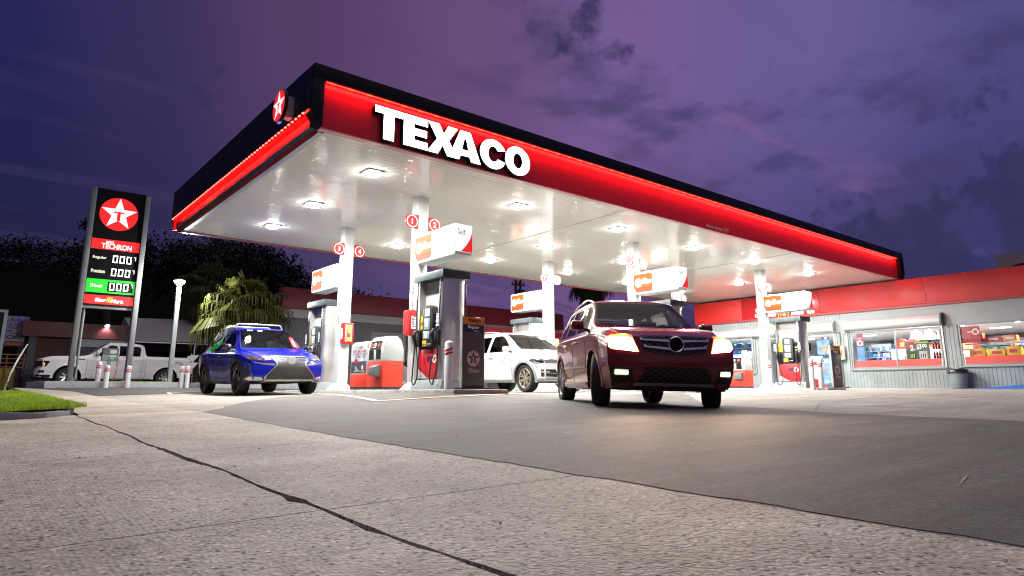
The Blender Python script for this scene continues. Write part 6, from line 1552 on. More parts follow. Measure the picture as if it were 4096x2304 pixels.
# door
mb = MB(); mb.box(SX-.01,SX+.08,12.86,12.93,.12,2.44); mb.box(SX-.01,SX+.08,16.02,16.09,.12,2.44); mb.box(SX-.008,SX+.078,12.93,16.02,2.36,2.44); mb.box(SX-.005,SX+.07,14.45,14.52,.12,2.36)
dr = part(mb, 'door', lgrey)
mb = MB(); mb.add([(SX+.03,12.93,.2),(SX+.03,16.02,.2),(SX+.03,16.02,2.36),(SX+.03,12.93,2.36)], [(0,1,2,3)]); q = mb.build('pane', MATS['sg'], None); q.parent = dr
mb = MB(); mb.tube([(SX-.05,14.6,.9),(SX-.06,14.6,1.35)], .015, 8); q = mb.build('handle', chrome, None); q.parent = dr
bluep = mat('poster_blue', (.13,.28,.6), .4, noise=(7,.5)); orgp = mat('poster_orange', (.75,.2,.06), .4)
mb = MB(); mb.sheet([(12.95,.3),(13.75,.3),(13.75,1.40),(12.95,1.40)], (SX+.022,0,0), (0,1,0), (0,0,1), 0)
for k, (yy, zz, r_) in enumerate([(13.2,.75,.12),(13.5,.95,.1),(13.12,1.1,.08)]): mb.ring2(circ(r_,20,yy,zz), circ(r_*.55,20,yy,zz), (SX+.02,0,0), (0,1,0), (0,0,1), (-.002,0,0), 1)
put_text(mb, 'ALÓN', (SX+.019,13.3,.42), (0,-1,0), (0,0,1), width=.45, height=.12, bold=.04, mi=2); put_text(mb, 'X S', (SX+.019,13.3,1.27), (0,-1,0), (0,0,1), width=.5, height=.16, bold=.04, mi=2)
q = mb.build('poster', [bluep, orgp, txtw], None, recalc=False); q.parent = dr
mb = MB(); mb.sheet([(13.2,1.55),(13.75,1.55),(13.75,2.15),(13.2,2.15)], (SX+.022,0,0), (0,1,0), (0,0,1), 0); mb.ring2(circ(.14,20,13.45,1.78), circ(.07,20,13.45,1.78), (SX+.02,0,0), (0,1,0), (0,0,1), (-.002,0,0), 1); put_text(mb, '20', (SX+.019,13.35,2.24), (0,-1,0), (0,0,1), width=.13, height=.1, bold=.02, mi=2); mb.sheet([(13.2,2.17),(13.55,2.17),(13.55,2.31),(13.2,2.31)], (SX+.022,0,0), (0,1,0), (0,0,1), 3)
q = mb.build('poster', [bluep, orgp, txtw, mat('navy_label', (.02,.06,.14), .4)], None, recalc=False); q.parent = dr
# roller shutter boxes with their grey end caps
for y0, y1, ncap in ((8.86,12.46,'dark'),(12.93,16.70,'pale'),(16.74,19.42,'pale')):
    mb = MB(); mb.prism([(SX-.001,2.46),(SX-.24,2.50),(SX-.30,2.60),(SX-.27,2.76),(SX-.12,2.90),(SX-.001,2.91)], (0,y0,0), (1,0,0), (0,0,1), (0,y1-y0,0)); bx = part(mb, 'shutter_box', mat('shutter_white', (.50,.52,.52), .45, noise=(1.5,.06)), smooth=50)
    mb = MB(); mb.prism([(SX-.0,2.44),(SX-.24,2.46),(SX-.33,2.60),(SX-.30,2.79),(SX-.12,2.94),(SX-.0,2.95)], (0,y0-.005,0), (1,0,0), (0,0,1), (0,-.07,0)); q = mb.build('end_cap', mat('cap_slate', (.10,.12,.13), .5) if ncap == 'dark' else lgrey, None, bevel=.008); q.parent = bx
    mb = MB()
    for yy in (y0+.0, y1-.06): mb.box(SX-.045,SX-.021,yy,yy+.06,.85,2.44)
    q = mb.build('guide_rail', galv, None); q.parent = bx
mb = MB(); mb.tube([(SX-.04,12.72,2.44),(SX-.04,12.74,.3),(SX-.10,12.80,.16)], .035, 8); part(mb, 'downpipe', greyp)
mb = MB(); mb.lathe([(.001,.09),(.06,.07),(.07,.02),(.05,0)], (SX-.02,12.50,2.42), (-1,0,0), 16); part(mb, 'wall_lamp', mat('lamp_off', (.5,.5,.48), .3))
# strip lights inside
for yy in (5.5, 8.2, 10.2, 13.5, 16.5):
    for xx in (33.2,):
        mb = MB(); mb.box(xx-.12, xx+.12, yy-.35, yy+.35, 2.585, 2.619); part(mb, 'strip_light', mat('shop_strip_light', (.9,.9,.9), .5, emit=(.95,.98,1), es=4))
SHOPL = [(30.2,10.5),(30.2,6.2),(30.2,14.5),(30.2,17.8),(33.4,9.0),(33.4,14.0)]
# goods seen through the windows
def goods(name, label, cat, x, y, z, grp=None): return thing(name, label, cat, (x,y,z), 0, grp)
rr = random.Random(21)
shelfm = mat('shelf_white', (.65,.66,.68), .5)
pal = [mat('pack_blue', (.04,.10,.5), .4), mat('pack_red', (.6,.04,.04), .4), mat('pack_green', (.05,.35,.15), .4), mat('pack_yellow', (.8,.55,.04), .4), mat('pack_white', (.75,.75,.78), .4), mat('pack_purple', (.2,.06,.35), .4), mat('pack_teal', (.08,.4,.45), .4), mat('pack_orange', (.75,.25,.04), .4)]
def rack(label, x, y, wd, tops, name='snack_rack', cols=(0,1,2,4,6), dep=.35):
    t = goods(name, label, 'shelf rack', x, y, .12)
    mb = MB(); mb.box(0,dep,-wd/2,wd/2,0,.05)
    for z in tops: mb.box(0,dep,-wd/2,wd/2,z-.02,z)
    mb.box(dep-.02,dep,-wd/2,wd/2,.051,tops[-1]+.3); mb.build('shelf', shelfm, t)
    mb = MB()
    for z in tops:
        yy = -wd/2+.02
        while yy < wd/2-.1:
            w_ = rr.uniform(.07,.14); h_ = rr.uniform(.12,.24); mb.box(.01,dep*.6,yy,yy+w_-.008,z+.002,z+h_, rr.choice(cols)); yy += w_
    o = mb.build('packs', pal, t, bevel=.01); tag(o, kind='stuff')
    return t
rack('blue and red snack rack inside the left window', 28.9, 11.55, 1.0, (.75,1.0,1.25,1.5))
rack('low shelf of water packs and bottles behind the window mullion', 29.0, 10.2, .9, (.55,.85,1.1), cols=(0,4,4,6))
rack('shelf of blue goods inside the far left shop window', 29.2, 17.8, 1.9, (.6,.95,1.3,1.65,1.95), cols=(0,0,6,5,2))
rack('counter shelf of yellow and white goods at the right window', 29.4, 6.0, 2.2, (.9,1.15,1.4), cols=(3,4,4,0,7))
rack('tall shelf along the back wall of the shop', 36.8, 10.5, 9, (.5,.9,1.3,1.7,2.0))
# cartons in the right window
for k, (y_, z_, w_, h_, mi, lab) in enumerate([(7.95,1.25,.5,.3,3,'large yellow carton at the left corner of the right window'),(7.35,1.25,.5,.26,3,'yellow carton second from the left in the right window'),(6.85,1.25,.4,.34,3,'tall yellow carton third along the right window'),
        (8.0,1.78,.55,.17,1,'red carton stacked high at the left of the right window'),(7.4,1.78,.5,.17,1,'red carton next to the orange one on the high shelf'),(6.9,1.78,.4,.2,7,'orange carton at the end of the high shelf'),(8.0,1.96,.55,.16,7,'orange carton on top of the red carton, right window')]):
    t = goods('carton', lab, 'box', 28.85, y_, z_, 'cartons in the right shop window')
    mb = MB(); mb.box(0,.35,-w_/2,w_/2,0,h_); mb.build('box', pal[mi], t, bevel=.01)
    mb = MB(); mb.box(-.004,0,-w_*.3,w_*.3,h_*.3,h_*.7); mb.build('print', pal[1] if mi == 3 else pal[4], t)
mb = MB(); mb.box(28.8,29.25,6.2,8.3,1.70,1.74); mb.box(28.8,29.25,5.0,8.34,.13,1.22); o = mb.build('display_counter', shelfm); tag(o, 'pale display counter with a shelf inside the right window', 'counter')
# red jerrycans on top of the partition
pt = MB(); pt.box(30.2,30.3,9.6,12.3,.12,1.75); tag(pt.build('partition', mat('partition_white', (.7,.7,.7), .5)), 'white partition behind the snack rack in the left window', 'partition')
for k, (y_, lab) in enumerate(((10.95,'red fuel can on the partition, left of the pair'),(10.55,'red fuel can on the partition nearest the mullion'))):
    t = goods('fuel_can', lab, 'fuel can', 30.25, y_, 1.75, 'red fuel cans on the partition')
    mb = MB(); mb.prism([(-.22,0),(.22,0),(.22,.28),(.1,.40),(-.1,.40),(-.22,.28)], (-.09,0,0), (0,1,0), (0,0,1), (.18,0,0)); mb.build('can', redbox, t, bevel=.03)
    mb = MB(); mb.box(-.096,-.091,-.08,.08,.08,.24); mb.build('label', pal[3], t)
# promo sign and soda bottles
t = goods('promo_sign', 'dark price sign reading 2 for 3.00 standing in the left window', 'sign', 28.62, 9.85, 1.21)
mb = MB(); mb.box(0,.015,-.42,.42,0,.70); mb.build('board', mat('promo_dark', (.05,.07,.04), .5), t)
mb = MB(); u, w = Vector((0,-1,0)), Vector((0,0,1))
put_text(mb, '2', (-.004,.20,.46), u, w, width=.12, height=.22, bold=.04, mi=0); put_text(mb, 'for', (-.004,.09,.40), u, w, width=.09, height=.06, bold=.03, mi=0); put_text(mb, '$3', (-.004,-.06,.48), u, w, width=.17, height=.22, bold=.04, mi=0); put_text(mb, '00', (-.004,-.25,.52), u, w, width=.16, height=.14, bold=.03, mi=0)
mb.sheet([(-.32,.02),(-.06,.02),(-.06,.28),(-.32,.28)], (-.003,0,0), u, w, 1); mb.sheet([(.04,.02),(.32,.02),(.32,.32),(.04,.32)], (-.003,0,0), u, w, 2)
for k in range(3): mb.sheet([(-.27+k*.06,.06),(-.25+k*.06,.06),(-.24+k*.06,.22),(-.28+k*.06,.22)], (-.006,0,0), u, w, 3); mb.sheet([(.10+k*.07,.06),(.12+k*.07,.06),(.13+k*.07,.22),(.09+k*.07,.22)], (-.006,0,0), u, w, 1)
mb.sheet([(-.1,.62),(.38,.64),(.38,.68),(-.1,.67)], (-.003,0,0), u, w, 3); mb.sheet(circ(.13,20,-.22,.55), (-.002,0,0), u, w, 4)
mb.build('lettering', [txtw, mat('promo_black', (.01,.012,.01), .4), lgrey, mat('claw_green', (.25,.6,.03), .4), redbox], t, recalc=False)
bt = None
for r_ in range(2):
    for k in range(4):
        y_ = 9.30-k*.095; z_ = 1.22+.36*r_
        lab = 'dark soda bottle, %s row, %s from the promo sign' % (('lower','upper')[r_], ('first','second','third','fourth')[k])
        if bt is None:
            bt = goods('soda_bottle', lab, 'bottle', 28.66, y_, z_, 'soda bottles at the window')
            mb = MB(); mb.lathe([(.001,0),(.038,.005),(.04,.04),(.036,.10),(.04,.18),(.025,.25),(.014,.28),(.014,.30)], (0,0,0), (0,0,1), 14); mb.build('bottle', mat('cola_dark', (.02,.01,.01), .1), bt, smooth=60)
            mb = MB(); mb.lathe([(.0405,.10),(.0415,.17)], (0,0,0), (0,0,1), 14); mb.build('label', redbox, bt); mb = MB(); mb.lathe([(.016,.295),(.016,.315),(.001,.316)], (0,0,0), (0,0,1), 12); mb.build('cap', txtw, bt)
        else: dup(bt, (28.66, y_, z_), label=lab)
mb = MB(); mb.box(28.62,28.75,8.96,9.4,1.575,1.578); mb.box(28.60,28.9,8.96,12.2,1.195,1.215); tag(mb.build('window_shelf', shelfm), 'thin white shelf along the inside of the left window', 'shelf')
for k, (y_, lab) in enumerate(((10.15,'lit red drinks cooler behind the promo sign, left one'),(9.25,'lit red drinks cooler behind the soda bottles'))):
    t = goods('drinks_cooler', lab, 'fridge', 33.6, y_+.6, .12, 'red drinks coolers')
    MB().box(0,.7,-.5,.5,0,2.0).build('cabinet', redbox, t, bevel=.02)
    mb = MB(); mb.box(-.01,-.002,-.45,.45,1.68,1.95); mb.build('header', mat('cooler_header', (.8,.1,.05), .4, emit=(1,.25,.12), es=1.6), t)
    mb = MB(); mb.box(-.012,-.002,-.44,.44,.2,1.62); mb.build('door', mat('cooler_lit', (.7,.7,.7), .3, emit=(1,.75,.7), es=.9, noise=(9,.8)), t)
for k, (y_, lab) in enumerate(((10.25,'white flared lamp hood nearest the mullion'),(9.75,'second white flared lamp hood above the promo sign'),(9.25,'white flared lamp hood above the soda bottles'))):
    t = goods('lamp_hood', lab, 'lamp hood', 30.6, y_+.25, 2.08, 'white hoods hung inside the left window')
    mb = MB(); mb.prism([(-.24,0),(.24,0),(.15,.36),(-.15,.36)], (-.14,0,0), (0,1,0), (0,0,1), (.28,0,0)); mb.build('hood', mat('hood_white', (.38,.39,.4), .5), t, bevel=.02)
    mb = MB(); mb.tube([(0,0,.36),(0,0,.52)], .015, 6); mb.build('rod', galv, t)
for y_, lab, wd in ((11.95,'red and blue window banner at the left edge of the left window',.28),(8.0,'red window banner with a star at the left of the right window',.62)):
    t = goods('window_banner', lab, 'banner', SX+.045, y_, 1.2, 'banners behind the shop glass')
    z1 = 1.15; MB().box(0,.004,-wd/2,wd/2,.55 if wd > .5 else .0,z1).build('sheet', redbox if wd > .5 else bluep, t)
    mb = MB()
    if wd < .5: mb.box(-.003,-.001,-wd/2+.02,wd/2-.02,.6,1.12)
    put_text(mb, 'con TECHRON', (-.005,-.08 if wd > .5 else 0,.95), (0,-1,0) if wd < .5 else (0,1,0), (0,0,1), width=wd*.55, height=.07, bold=.03, mi=1)
    o_ = Vector((-.005, -.16 if wd > .5 else .0, .95 if wd > .5 else .75)); mb.sheet(circ(.12,20), o_, (0,1,0), (0,0,1), 1); sp_ = star_pts(.11); mb.add([o_+Vector((-.003,p[0],p[1])) for p in [(0,0)]+sp_], [(0,k+1,(k+1) % 10+1) for k in range(10)], 0)
    mb.build('print', [redbox, txtw], t, recalc=False)
for k, (y_, z_, w_, h_, lab) in enumerate(((17.25,1.55,.28,.36,'white notice sheet high in the far left shop window'),(16.98,1.5,.2,.34,'white notice sheet right of the first, far left window'),(17.35,1.42,.5,.14,'wide white notice low in the far left shop window'))):
    mb = MB(); mb.box(SX+.001,SX+.004,y_-w_/2,y_+w_/2,z_,z_+h_); tag(mb.build('notice', mat('paper'), None), lab, 'notice', 'paper notices on the shop glass')
t = goods('advert_screen', 'bright white lightbox in the middle of the right shop window', 'lightbox', 29.6, 5.2, 1.15)
MB().box(0,.08,-1.0,.75,.3,1.2).build('case', bluep, t); mb = MB(); mb.box(-.006,-.001,-.98,.68,.33,1.17); mb.build('screen', mat('lightbox_white', (.8,.8,.85), .4, emit=(.85,.92,1), es=1.5), t)
mb = MB(); mb.sheet([(12.62,1.72),(12.75,1.72),(12.75,1.92),(12.62,1.92)], (SX-.012,0,.15), (0,1,0), (0,0,1)); tag(mb.build('warning_label', mat('label_orange', (.8,.35,.08), .5), None, recalc=False), 'small orange label above the cream extinguisher case', 'label')
t = goods('goods_stand', 'red merchandise stand behind the glass of the shop door', 'stand', 29.0, 14.3, .12)  # stand of red merchandise just inside the door
mb = MB(); mb.box(0,.5,-.35,.35,0,1.15); mb.build('body', redbox, t, bevel=.03); mb = MB(); mb.box(-.004,.0,-.3,.3,.4,1.0); mb.build('front', pal[4], t); mb = MB(); mb.box(.02,.48,-.33,.33,1.15,1.4); mb.build('top_goods', pal[4], t, bevel=.05)
# trash can, blue ramp
t = thing('trash_can', 'grey round trash can with a dark liner bag by the shop wall', 'trash can', (SX-.36, 8.45, .10))
mb = MB(); mb.lathe([(.001,0),(.25,0),(.255,.03),(.30,.62),(.315,.63),(.315,.67),(.30,.67),(.28,.2),(.001,.2)], (0,0,0), (0,0,1), 28); mb.build('bin', mat('bin_grey', (.20,.24,.27), .5), t, smooth=40)
mb = MB(); rr2 = random.Random(4); ring = []
prof_ = []
vs = []
for k in range(3):
    for i in range(28):
        a = 2*PI*i/28; rr_v = (.322+.012*k if k < 2 else .27)+rr2.uniform(-.006,.012); vs.append((rr_v*math.cos(a), rr_v*math.sin(a), (.56+rr2.uniform(-.04,.02), .66, .70+rr2.uniform(-.01,.03))[k]))
mb.add(vs, [(k*28+i, k*28+(i+1) % 28, (k+1)*28+(i+1) % 28, (k+1)*28+i) for k in range(2) for i in range(28)]); mb.build('liner_bag', mat('bag_black', (.015,.017,.022), .25), t, smooth=80)
mb = MB(); mb.prism([(7.75,.098),(3.2,.50),(3.2,.0),(7.75,.0)], (SX-1.25,0,0), (0,1,0), (0,0,1), (1.2,0,0)); tag(mb.build('access_ramp', mat('ramp_blue', (.02,.16,.55), .5, noise=(4,.15))), 'blue painted access ramp rising along the shop wall', 'ramp')
# ================================================================== PRICE SIGN
t = thing('price_pylon', 'tall black illuminated price sign on two grey pillars at the left', 'price sign', (3.7,28,.15))
def pp(mb, name, m, par=None, **k):
    o = mb.build(name, m, None, **k); o.parent = par or t
    if par is None: o.matrix_parent_inverse = Matrix.Translation(-t.location)
    return o
for x in (2.79, 4.57):
    mb = MB(); mb.box(x,x+.17,27.82,28.18,.15,7.42); q = pp(mb, 'pillar', mat('pillar_grey', (.20,.215,.22), .5, noise=(2,.12)), bevel=.01)
    mb = MB()
    for s_ in (-1,1): mb.prism([(0,0),(.22*s_,0),(0,.30)], (x+.085+s_*.09,27.95,.17), (1,0,0), (0,0,1), (0,.02,0)); mb.prism([(0,0),(.22*s_,0),(0,.30)], (x+.085+s_*.09,28.05,.17), (1,0,0), (0,0,1), (0,.02,0))
    mb.box(x-.12,x+.29,27.75,28.25,.15,.18); pp(mb, 'gusset', MATS['pillar_grey'], q)
mb = MB(); mb.box(2.962,4.568,27.88,28.12,3.05,7.44); pp(mb, 'cabinet', mat('cabinet_black', (.004,.004,.005), .6, spec=.12))
mb = MB(); mb.box(2.965,4.565,27.9,28.1,2.95,3.048); mb.tube([(3.05,28,2.98),(3.05,28,.4)], .04, 8); pp(mb, 'cable_duct', MATS['pillar_grey'])
u, w, nY = Vector((1,0,0)), Vector((0,0,1)), Vector((0,-1,0)); py = 27.874
mb = MB(); emblem(mb, (3.74,py,6.53), u, w, .635, nY); pp(mb, 'emblem', [sgn_r, sgn_w], recalc=False)
def panel(z0, z1, m, name, x0=2.985, x1=4.545):
    mb = MB(); mb.sheet([(x0,z0),(x1,z0),(x1,z1),(x0,z1)], (0,py,0), u, w); return pp(mb, name, m, recalc=False)
p1_ = panel(5.14,5.53,sgn_r,'brand_panel'); p2_ = panel(3.525,4.03,sgn_g,'fuel_panel'); p3_ = panel(3.11,3.44,sgn_r,'shop_panel')
mb = MB(); put_text(mb, 'TECHRON', (3.80,py-.004,5.28), u, w, width=.98, height=.2, bold=.03); put_text(mb, 'con', (3.56,py-.004,5.43), u, w, width=.25, height=.085, bold=.03); pp(mb, 'lettering', sgn_w, p1_, recalc=False)
mb = MB(); put_text(mb, 'Star', (3.50,py-.004,3.265), u, w, width=.36, height=.14, bold=.06, mi=0, shear=.15); put_text(mb, 'Mart.', (4.03,py-.004,3.25), u, w, width=.42, height=.14, bold=.06, mi=0, shear=.15)
for k in range(4): mb.sheet([(-.02,-.1),(.012,-.08),(.04,.12),(.008,.1)], (3.70+k*.045,py-.005,3.28), u, w, 1)
pp(mb, 'lettering', [sgn_w, mat('lit_slash', (.8,.4,.05), .4, emit=(1,.42,.03), es=.9)], p3_, recalc=False)
for txt, zc, par in (('Regular',4.82,None),('Premium',4.32,None),('Diesel',3.78,p2_)):
    mb = MB(); put_text(mb, txt, (3.30,py-.004,zc), u, w, width=.44 if txt != 'Diesel' else .36, height=.135, bold=.04); pp(mb, 'lettering', sgn_dw, par, recalc=False)
    if par is not None:
        mb = MB(); mb.sheet([(3.66,zc-.19),(4.48,zc-.19),(4.48,zc+.17),(3.66,zc+.17)], (0,py-.003,0), u, w); pp(mb, 'display', blk, par, recalc=False)
    mb = MB(); sy = py-.007
    for k in range(3):
        cx = 3.80+.225*k; a, b_, hh, vv = .085, .05, .145, .085
        def rect(x0,x1,z0,z1): mb.sheet([(x0,z0),(x1,z0),(x1,z1),(x0,z1)], (0,sy,0), u, w)
        rect(cx-.085,cx+.085,zc+.095,zc+.14); rect(cx-.085,cx+.085,zc-.145,zc-.10)
        for s_ in (-1,1):
            x0 = cx+s_*.0625; rect(x0-.0225,x0+.0225,zc+.012,zc+.093); rect(x0-.0225,x0+.0225,zc-.098,zc-.018); rect(x0-.016,x0+.016,zc-.017,zc+.011)
    rect(4.405,4.475,zc+.115,zc+.14); rect(4.45,4.475,zc+.0,zc+.114)
    pp(mb, 'digits', sgn_w, par, recalc=False)
# street lamp
t = thing('street_lamp', 'lit grey lamp post with a flared round head right of the price sign', 'street lamp', (5.98,27.5,.15))
mb = MB(); mb.box(-.075,.075,-.075,.075,0,3.98); mb.box(-.16,.16,-.16,.16,.02,.05); mb.build('post', mat('lamp_post_grey', (.32,.34,.35), .4, .4, noise=(2,.1)), t, bevel=.008)
mb = MB(); mb.lathe([(.05,3.86),(.08,3.95),(.17,4.0),(.20,4.03),(.20,4.06),(.12,4.10),(.001,4.11)], (0,0,0), (0,0,1), 24); mb.build('head', mat('lamp_head', (.6,.6,.6), .3, .5), t, smooth=40)
mb = MB(); mb.lathe([(.079,3.84),(.11,3.90),(.18,3.97),(.205,4.02)], (0,0,.0), (0,0,1), 24); mb.build('lens', mat('street_lens', (.9,.9,.9), .4, emit=(1,1,.96), es=30), t)
ld = bpy.data.lights.new('street_lamp_light', 'POINT'); ld.energy = 1350; ld.color = (1,.98,.92); ld.shadow_soft_size = .12
lo = bpy.data.objects.new('street_lamp_light', ld); COL.objects.link(lo); lo.location = (5.98,27.32,3.98)
# air machine with its red hose
t = thing('air_machine', 'grey coin air machine with a green sign on a post in the planter', 'air machine', (3.86,26.85,.17))
mb = MB(); mb.box(-.05,.05,-.05,.05,0,.9); mb.build('post', greyp, t)
mb = MB(); mb.box(-.24,.24,-.13,.13,.87,1.08); mb.build('lower_box', greyp, t, bevel=.01)
mb = MB(); mb.box(-.235,.235,-.125,.125,1.083,1.29); mb.box(-.25,.25,-.14,.14,1.291,1.305); up_ = mb.build('upper_box', mat('case_dark', (.07,.075,.075), .3), t)
mb = MB(); mb.box(-.02,.18,-.13,-.127,1.12,1.25); mb.build('dial_plate', galv, up_)
mb = MB(); mb.box(-.08,.2,-.136,-.131,.88,1.075); gs = mb.build('green_sign', mat('sign_green', (.03,.28,.18), .5), t)
mb = MB(); put_text(mb, 'AIRE', (.06,-.139,1.03), (1,0,0), (0,0,1), width=.24, height=.07, bold=.03); put_text(mb, '50¢', (.06,-.139,.945), (1,0,0), (0,0,1), width=.10, height=.05, bold=.02); mb.build('lettering', txtw, gs, recalc=False)
hz = MB(); pts = []
for k in range(60):
    tt = k/59
    if tt < .25: q = tt/.25; pts.append((.22+.05*math.sin(q*3), -.15, 1.0-.35*q+.25*math.sin(q*PI)))
    elif tt < .55: q = (tt-.25)/.3; pts.append((.27-.25*q, -.16-.3*q, .65-.68*q))
    else: q = (tt-.55)/.45; pts.append((.15+.30*math.cos(q*9), -.62+.12*math.sin(q*9), -.045+.01*math.sin(q*5)))
hz.tube(pts, .008, 6); hz.tube([(.22,-.14,.95),(.30,-.16,.80),(.26,-.16,.70),(.20,-.15,.80),(.22,-.15,.92),(.2,-.15,.4),(.19,-.15,.1)], .007, 6); hz.build('hose', mat('hose_red', (.45,.05,.04), .5), t, smooth=60)
# ================================================================== BUILDINGS BEHIND
dr_red = mat('old_red_cladding', (.17,.008,.011), .5, noise=(1.5,.2))
t = thing('garage_building', 'long low garage with a dull red fascia and grey roller doors behind the pumps', 'building', (20,30,.1))
def gp(mb, name, m, **k):
    par = k.pop('par', None)
    o = mb.build(name, m, None, **k); o.parent = par or t
    if par is None: o.matrix_parent_inverse = Matrix.Translation(-t.location)
    return o
GX0, GX1 = 10.9, 28.7
mb = MB()
for a, b_ in ((GX0,12.6),(13.5,15.55),(17.6,20.2),(23,25.5)): mb.box(a,b_,30,30.25,0,3.36)
mb.box(12.6,13.5,30.001,30.25,2.95,3.36); mb.box(15.55,17.6,30.001,30.25,2.95,3.36); mb.box(20.2,23,30.001,30.25,2.95,3.36); mb.box(25.5,GX1,30,30.25,2.9,3.36)
gp(mb, 'wall', groove_mat('board_marked_wall', (.13,.135,.14), .21, 'X', .1, .7, .8))
mb = MB(); mb.box(GX0+.1,GX1-.1,30.3,38,0,3.4); gp(mb, 'rear_block', greyp)
mb = MB(); mb.box(GX0,GX1,29.97,30.3,3.37,3.76); gp(mb, 'white_band', mat('band_white', (.40,.39,.37), .6, noise=(1.5,.15)))
mb = MB(); xx = GX0-.05
for xe in (13.2, 17.2, 21.4, 25.2, GX1): mb.box(xx+.01,xe-.01,29.75,30.3,3.77,4.72); xx = xe
gp(mb, 'fascia', dr_red)
for a, b_ in ((12.6,13.5),(15.55,17.6),(20.2,23)):
    mb = MB(); mb.box(a,b_,30.1,30.2,.1,2.95); gp(mb, 'roller_door', groove_mat('roller_slats', (.28,.29,.30), .095, 'Z', .25, .45, .5))
t2 = t
mb = MB(); mb.box(10.4,15.5,28.6,28.85,.05,.36); o = mb.build('brick_planter', None or mat('brick_plain', (.25,.12,.09), .8))
m, nt, b = node_mat('brick_red'); br = nt.nodes.new('ShaderNodeTexBrick'); br.inputs['Scale'].default_value = 4.2; br.inputs['Color1'].default_value = (.26,.11,.08,1); br.inputs['Color2'].default_value = (.20,.09,.07,1); br.inputs['Mortar'].default_value = (.2,.18,.16,1); br.inputs['Mortar Size'].default_value = .012
tcn = nt.nodes.new('ShaderNodeTexCoord'); mpn = nt.nodes.new('ShaderNodeMapping'); mpn.inputs['Rotation'].default_value = (PI/2,0,0); nt.links.new(tcn.outputs['Object'], mpn.inputs[0]); nt.links.new(mpn.outputs[0], br.inputs['Vector']); nt.links.new(br.outputs['Color'], b.inputs['Base Color']); b.inputs['Roughness'].default_value = .85
o.data.materials.clear(); o.data.materials.append(m); tag(o, 'low red brick planter edge in front of the grey garage wall', 'planter')
mb = MB(); mb.box(20.6,27.2,28.0,29.6,2.92,3.36); mb.box(20.9,21.1,28.2,28.4,.1,2.92); mb.box(26.7,26.9,28.2,28.4,.1,2.92); tag(mb.build('red_awning', mat('awning_red', (.45,.02,.025), .5, noise=(1,.1))), 'low red awning in front of the garage, behind the white SUV', 'awning')
# building at the far left
t = thing('repair_shop', 'dark red fronted repair shop with a closed shutter behind the pickup', 'building', (4,37,.12))
mb = MB(); mb.box(1.75,6.1,36.6,37.0,2.44,3.12); gp(mb, 'fascia', mat('shop_fascia_red', (.075,.006,.008), .5, noise=(1.5,.2)))
mb = MB(); mb.box(1.9,6.0,37.05,41,.1,3.0); gp(mb, 'wall_block', mat('dark_wall', (.05,.045,.045), .8))
mb = MB(); mb.box(2.05,2.35,36.7,37.04,.1,2.43); mb.box(2.05,6.0,36.8,37.04,.1,.55); gp(mb, 'front_wall', mat('pier_grey', (.06,.066,.07), .7))
mb = MB(); mb.box(2.36,4.0,36.95,37.04,.56,2.40); gp(mb, 'roller_door', groove_mat('red_roller', (.06,.006,.008), .11, 'Z', .2, .5, .6))
mb = MB(); mb.box(4.05,5.95,36.9,37.04,.56,2.05); gp(mb, 'shutter', groove_mat('grey_roller', (.10,.09,.09), .11, 'Z', .2, .5, .6))
mb = MB(); mb.box(4.05,5.95,36.85,36.95,2.06,2.42); gp(mb, 'white_panel', mat('panel_pale', (.45,.48,.5), .5))
mb = MB(); mb.lathe([(.001,.0),(.07,.0),(.10,.05),(.10,.07)], (5.0,36.56,3.12), (0,-.5,-.85), 16); wl = gp(mb, 'wall_lamp', galv)
mb = MB(); mb.lathe([(.001,.075),(.095,.072)], (5.0,36.56,3.12), (0,-.5,-.85), 16); gp(mb, 'lamp_lens', mat('flood_lens', (.9,.9,.9), .4, emit=(1,1,.95), es=40), par=wl)
ld = bpy.data.lights.new('wall_flood', 'SPOT'); ld.energy = 90; ld.spot_size = math.radians(110); ld.spot_blend = .8; ld.shadow_soft_size = .05
lo = bpy.data.objects.new('wall_flood', ld); COL.objects.link(lo); lo.location = (5.0,36.45,3.05); lo.rotation_euler = (math.radians(15),0,0)
# tent
t = thing('canopy_tent', 'grey fabric tent on a white pole frame behind the pickup tail', 'tent', (8,34,.12))
mb = MB(); mb.add([(5.9,34,2.24),(9.2,34,2.30),(12.0,34.0,2.28),(12.0,38,3.75),(9.2,38,3.75),(5.9,38,3.65)], [(0,1,4,5),(1,2,3,4)]); mb.add([(5.9,34,2.24),(5.9,38,3.65),(5.9,42,2.24)], [(0,1,2)]); mb.add([(5.9,38,3.65),(9.2,38,3.75),(12.0,38,3.75),(12,42,2.3),(5.9,42,2.24)], [(0,1,2,3,4)])
gp(mb, 'fabric', mat('tent_grey', (.15,.145,.145), .7, noise=(1,.1)), smooth=10)
mb = MB(); mb.tube([(5.9,34,2.20),(12,34,2.24)], .025, 8); mb.tube([(5.9,34,2.22),(5.9,42,2.22)], .025, 8); gp(mb, 'edge_pole', mat('pole_white', (.55,.58,.55), .4))
for x, y in ((8.35,34),(11.9,34),(5.9,42),(11.9,42)):
    mb = MB(); mb.tube([(x,y,.1),(x,y,2.22)], .028, 8); gp(mb, 'pole', MATS['pole_white'])
mb = MB(); mb.box(6.2,11.8,41.5,41.6,.1,2.2); gp(mb, 'back_sheet', mat('sheet_black', (.012,.01,.012), .9, spec=.05))
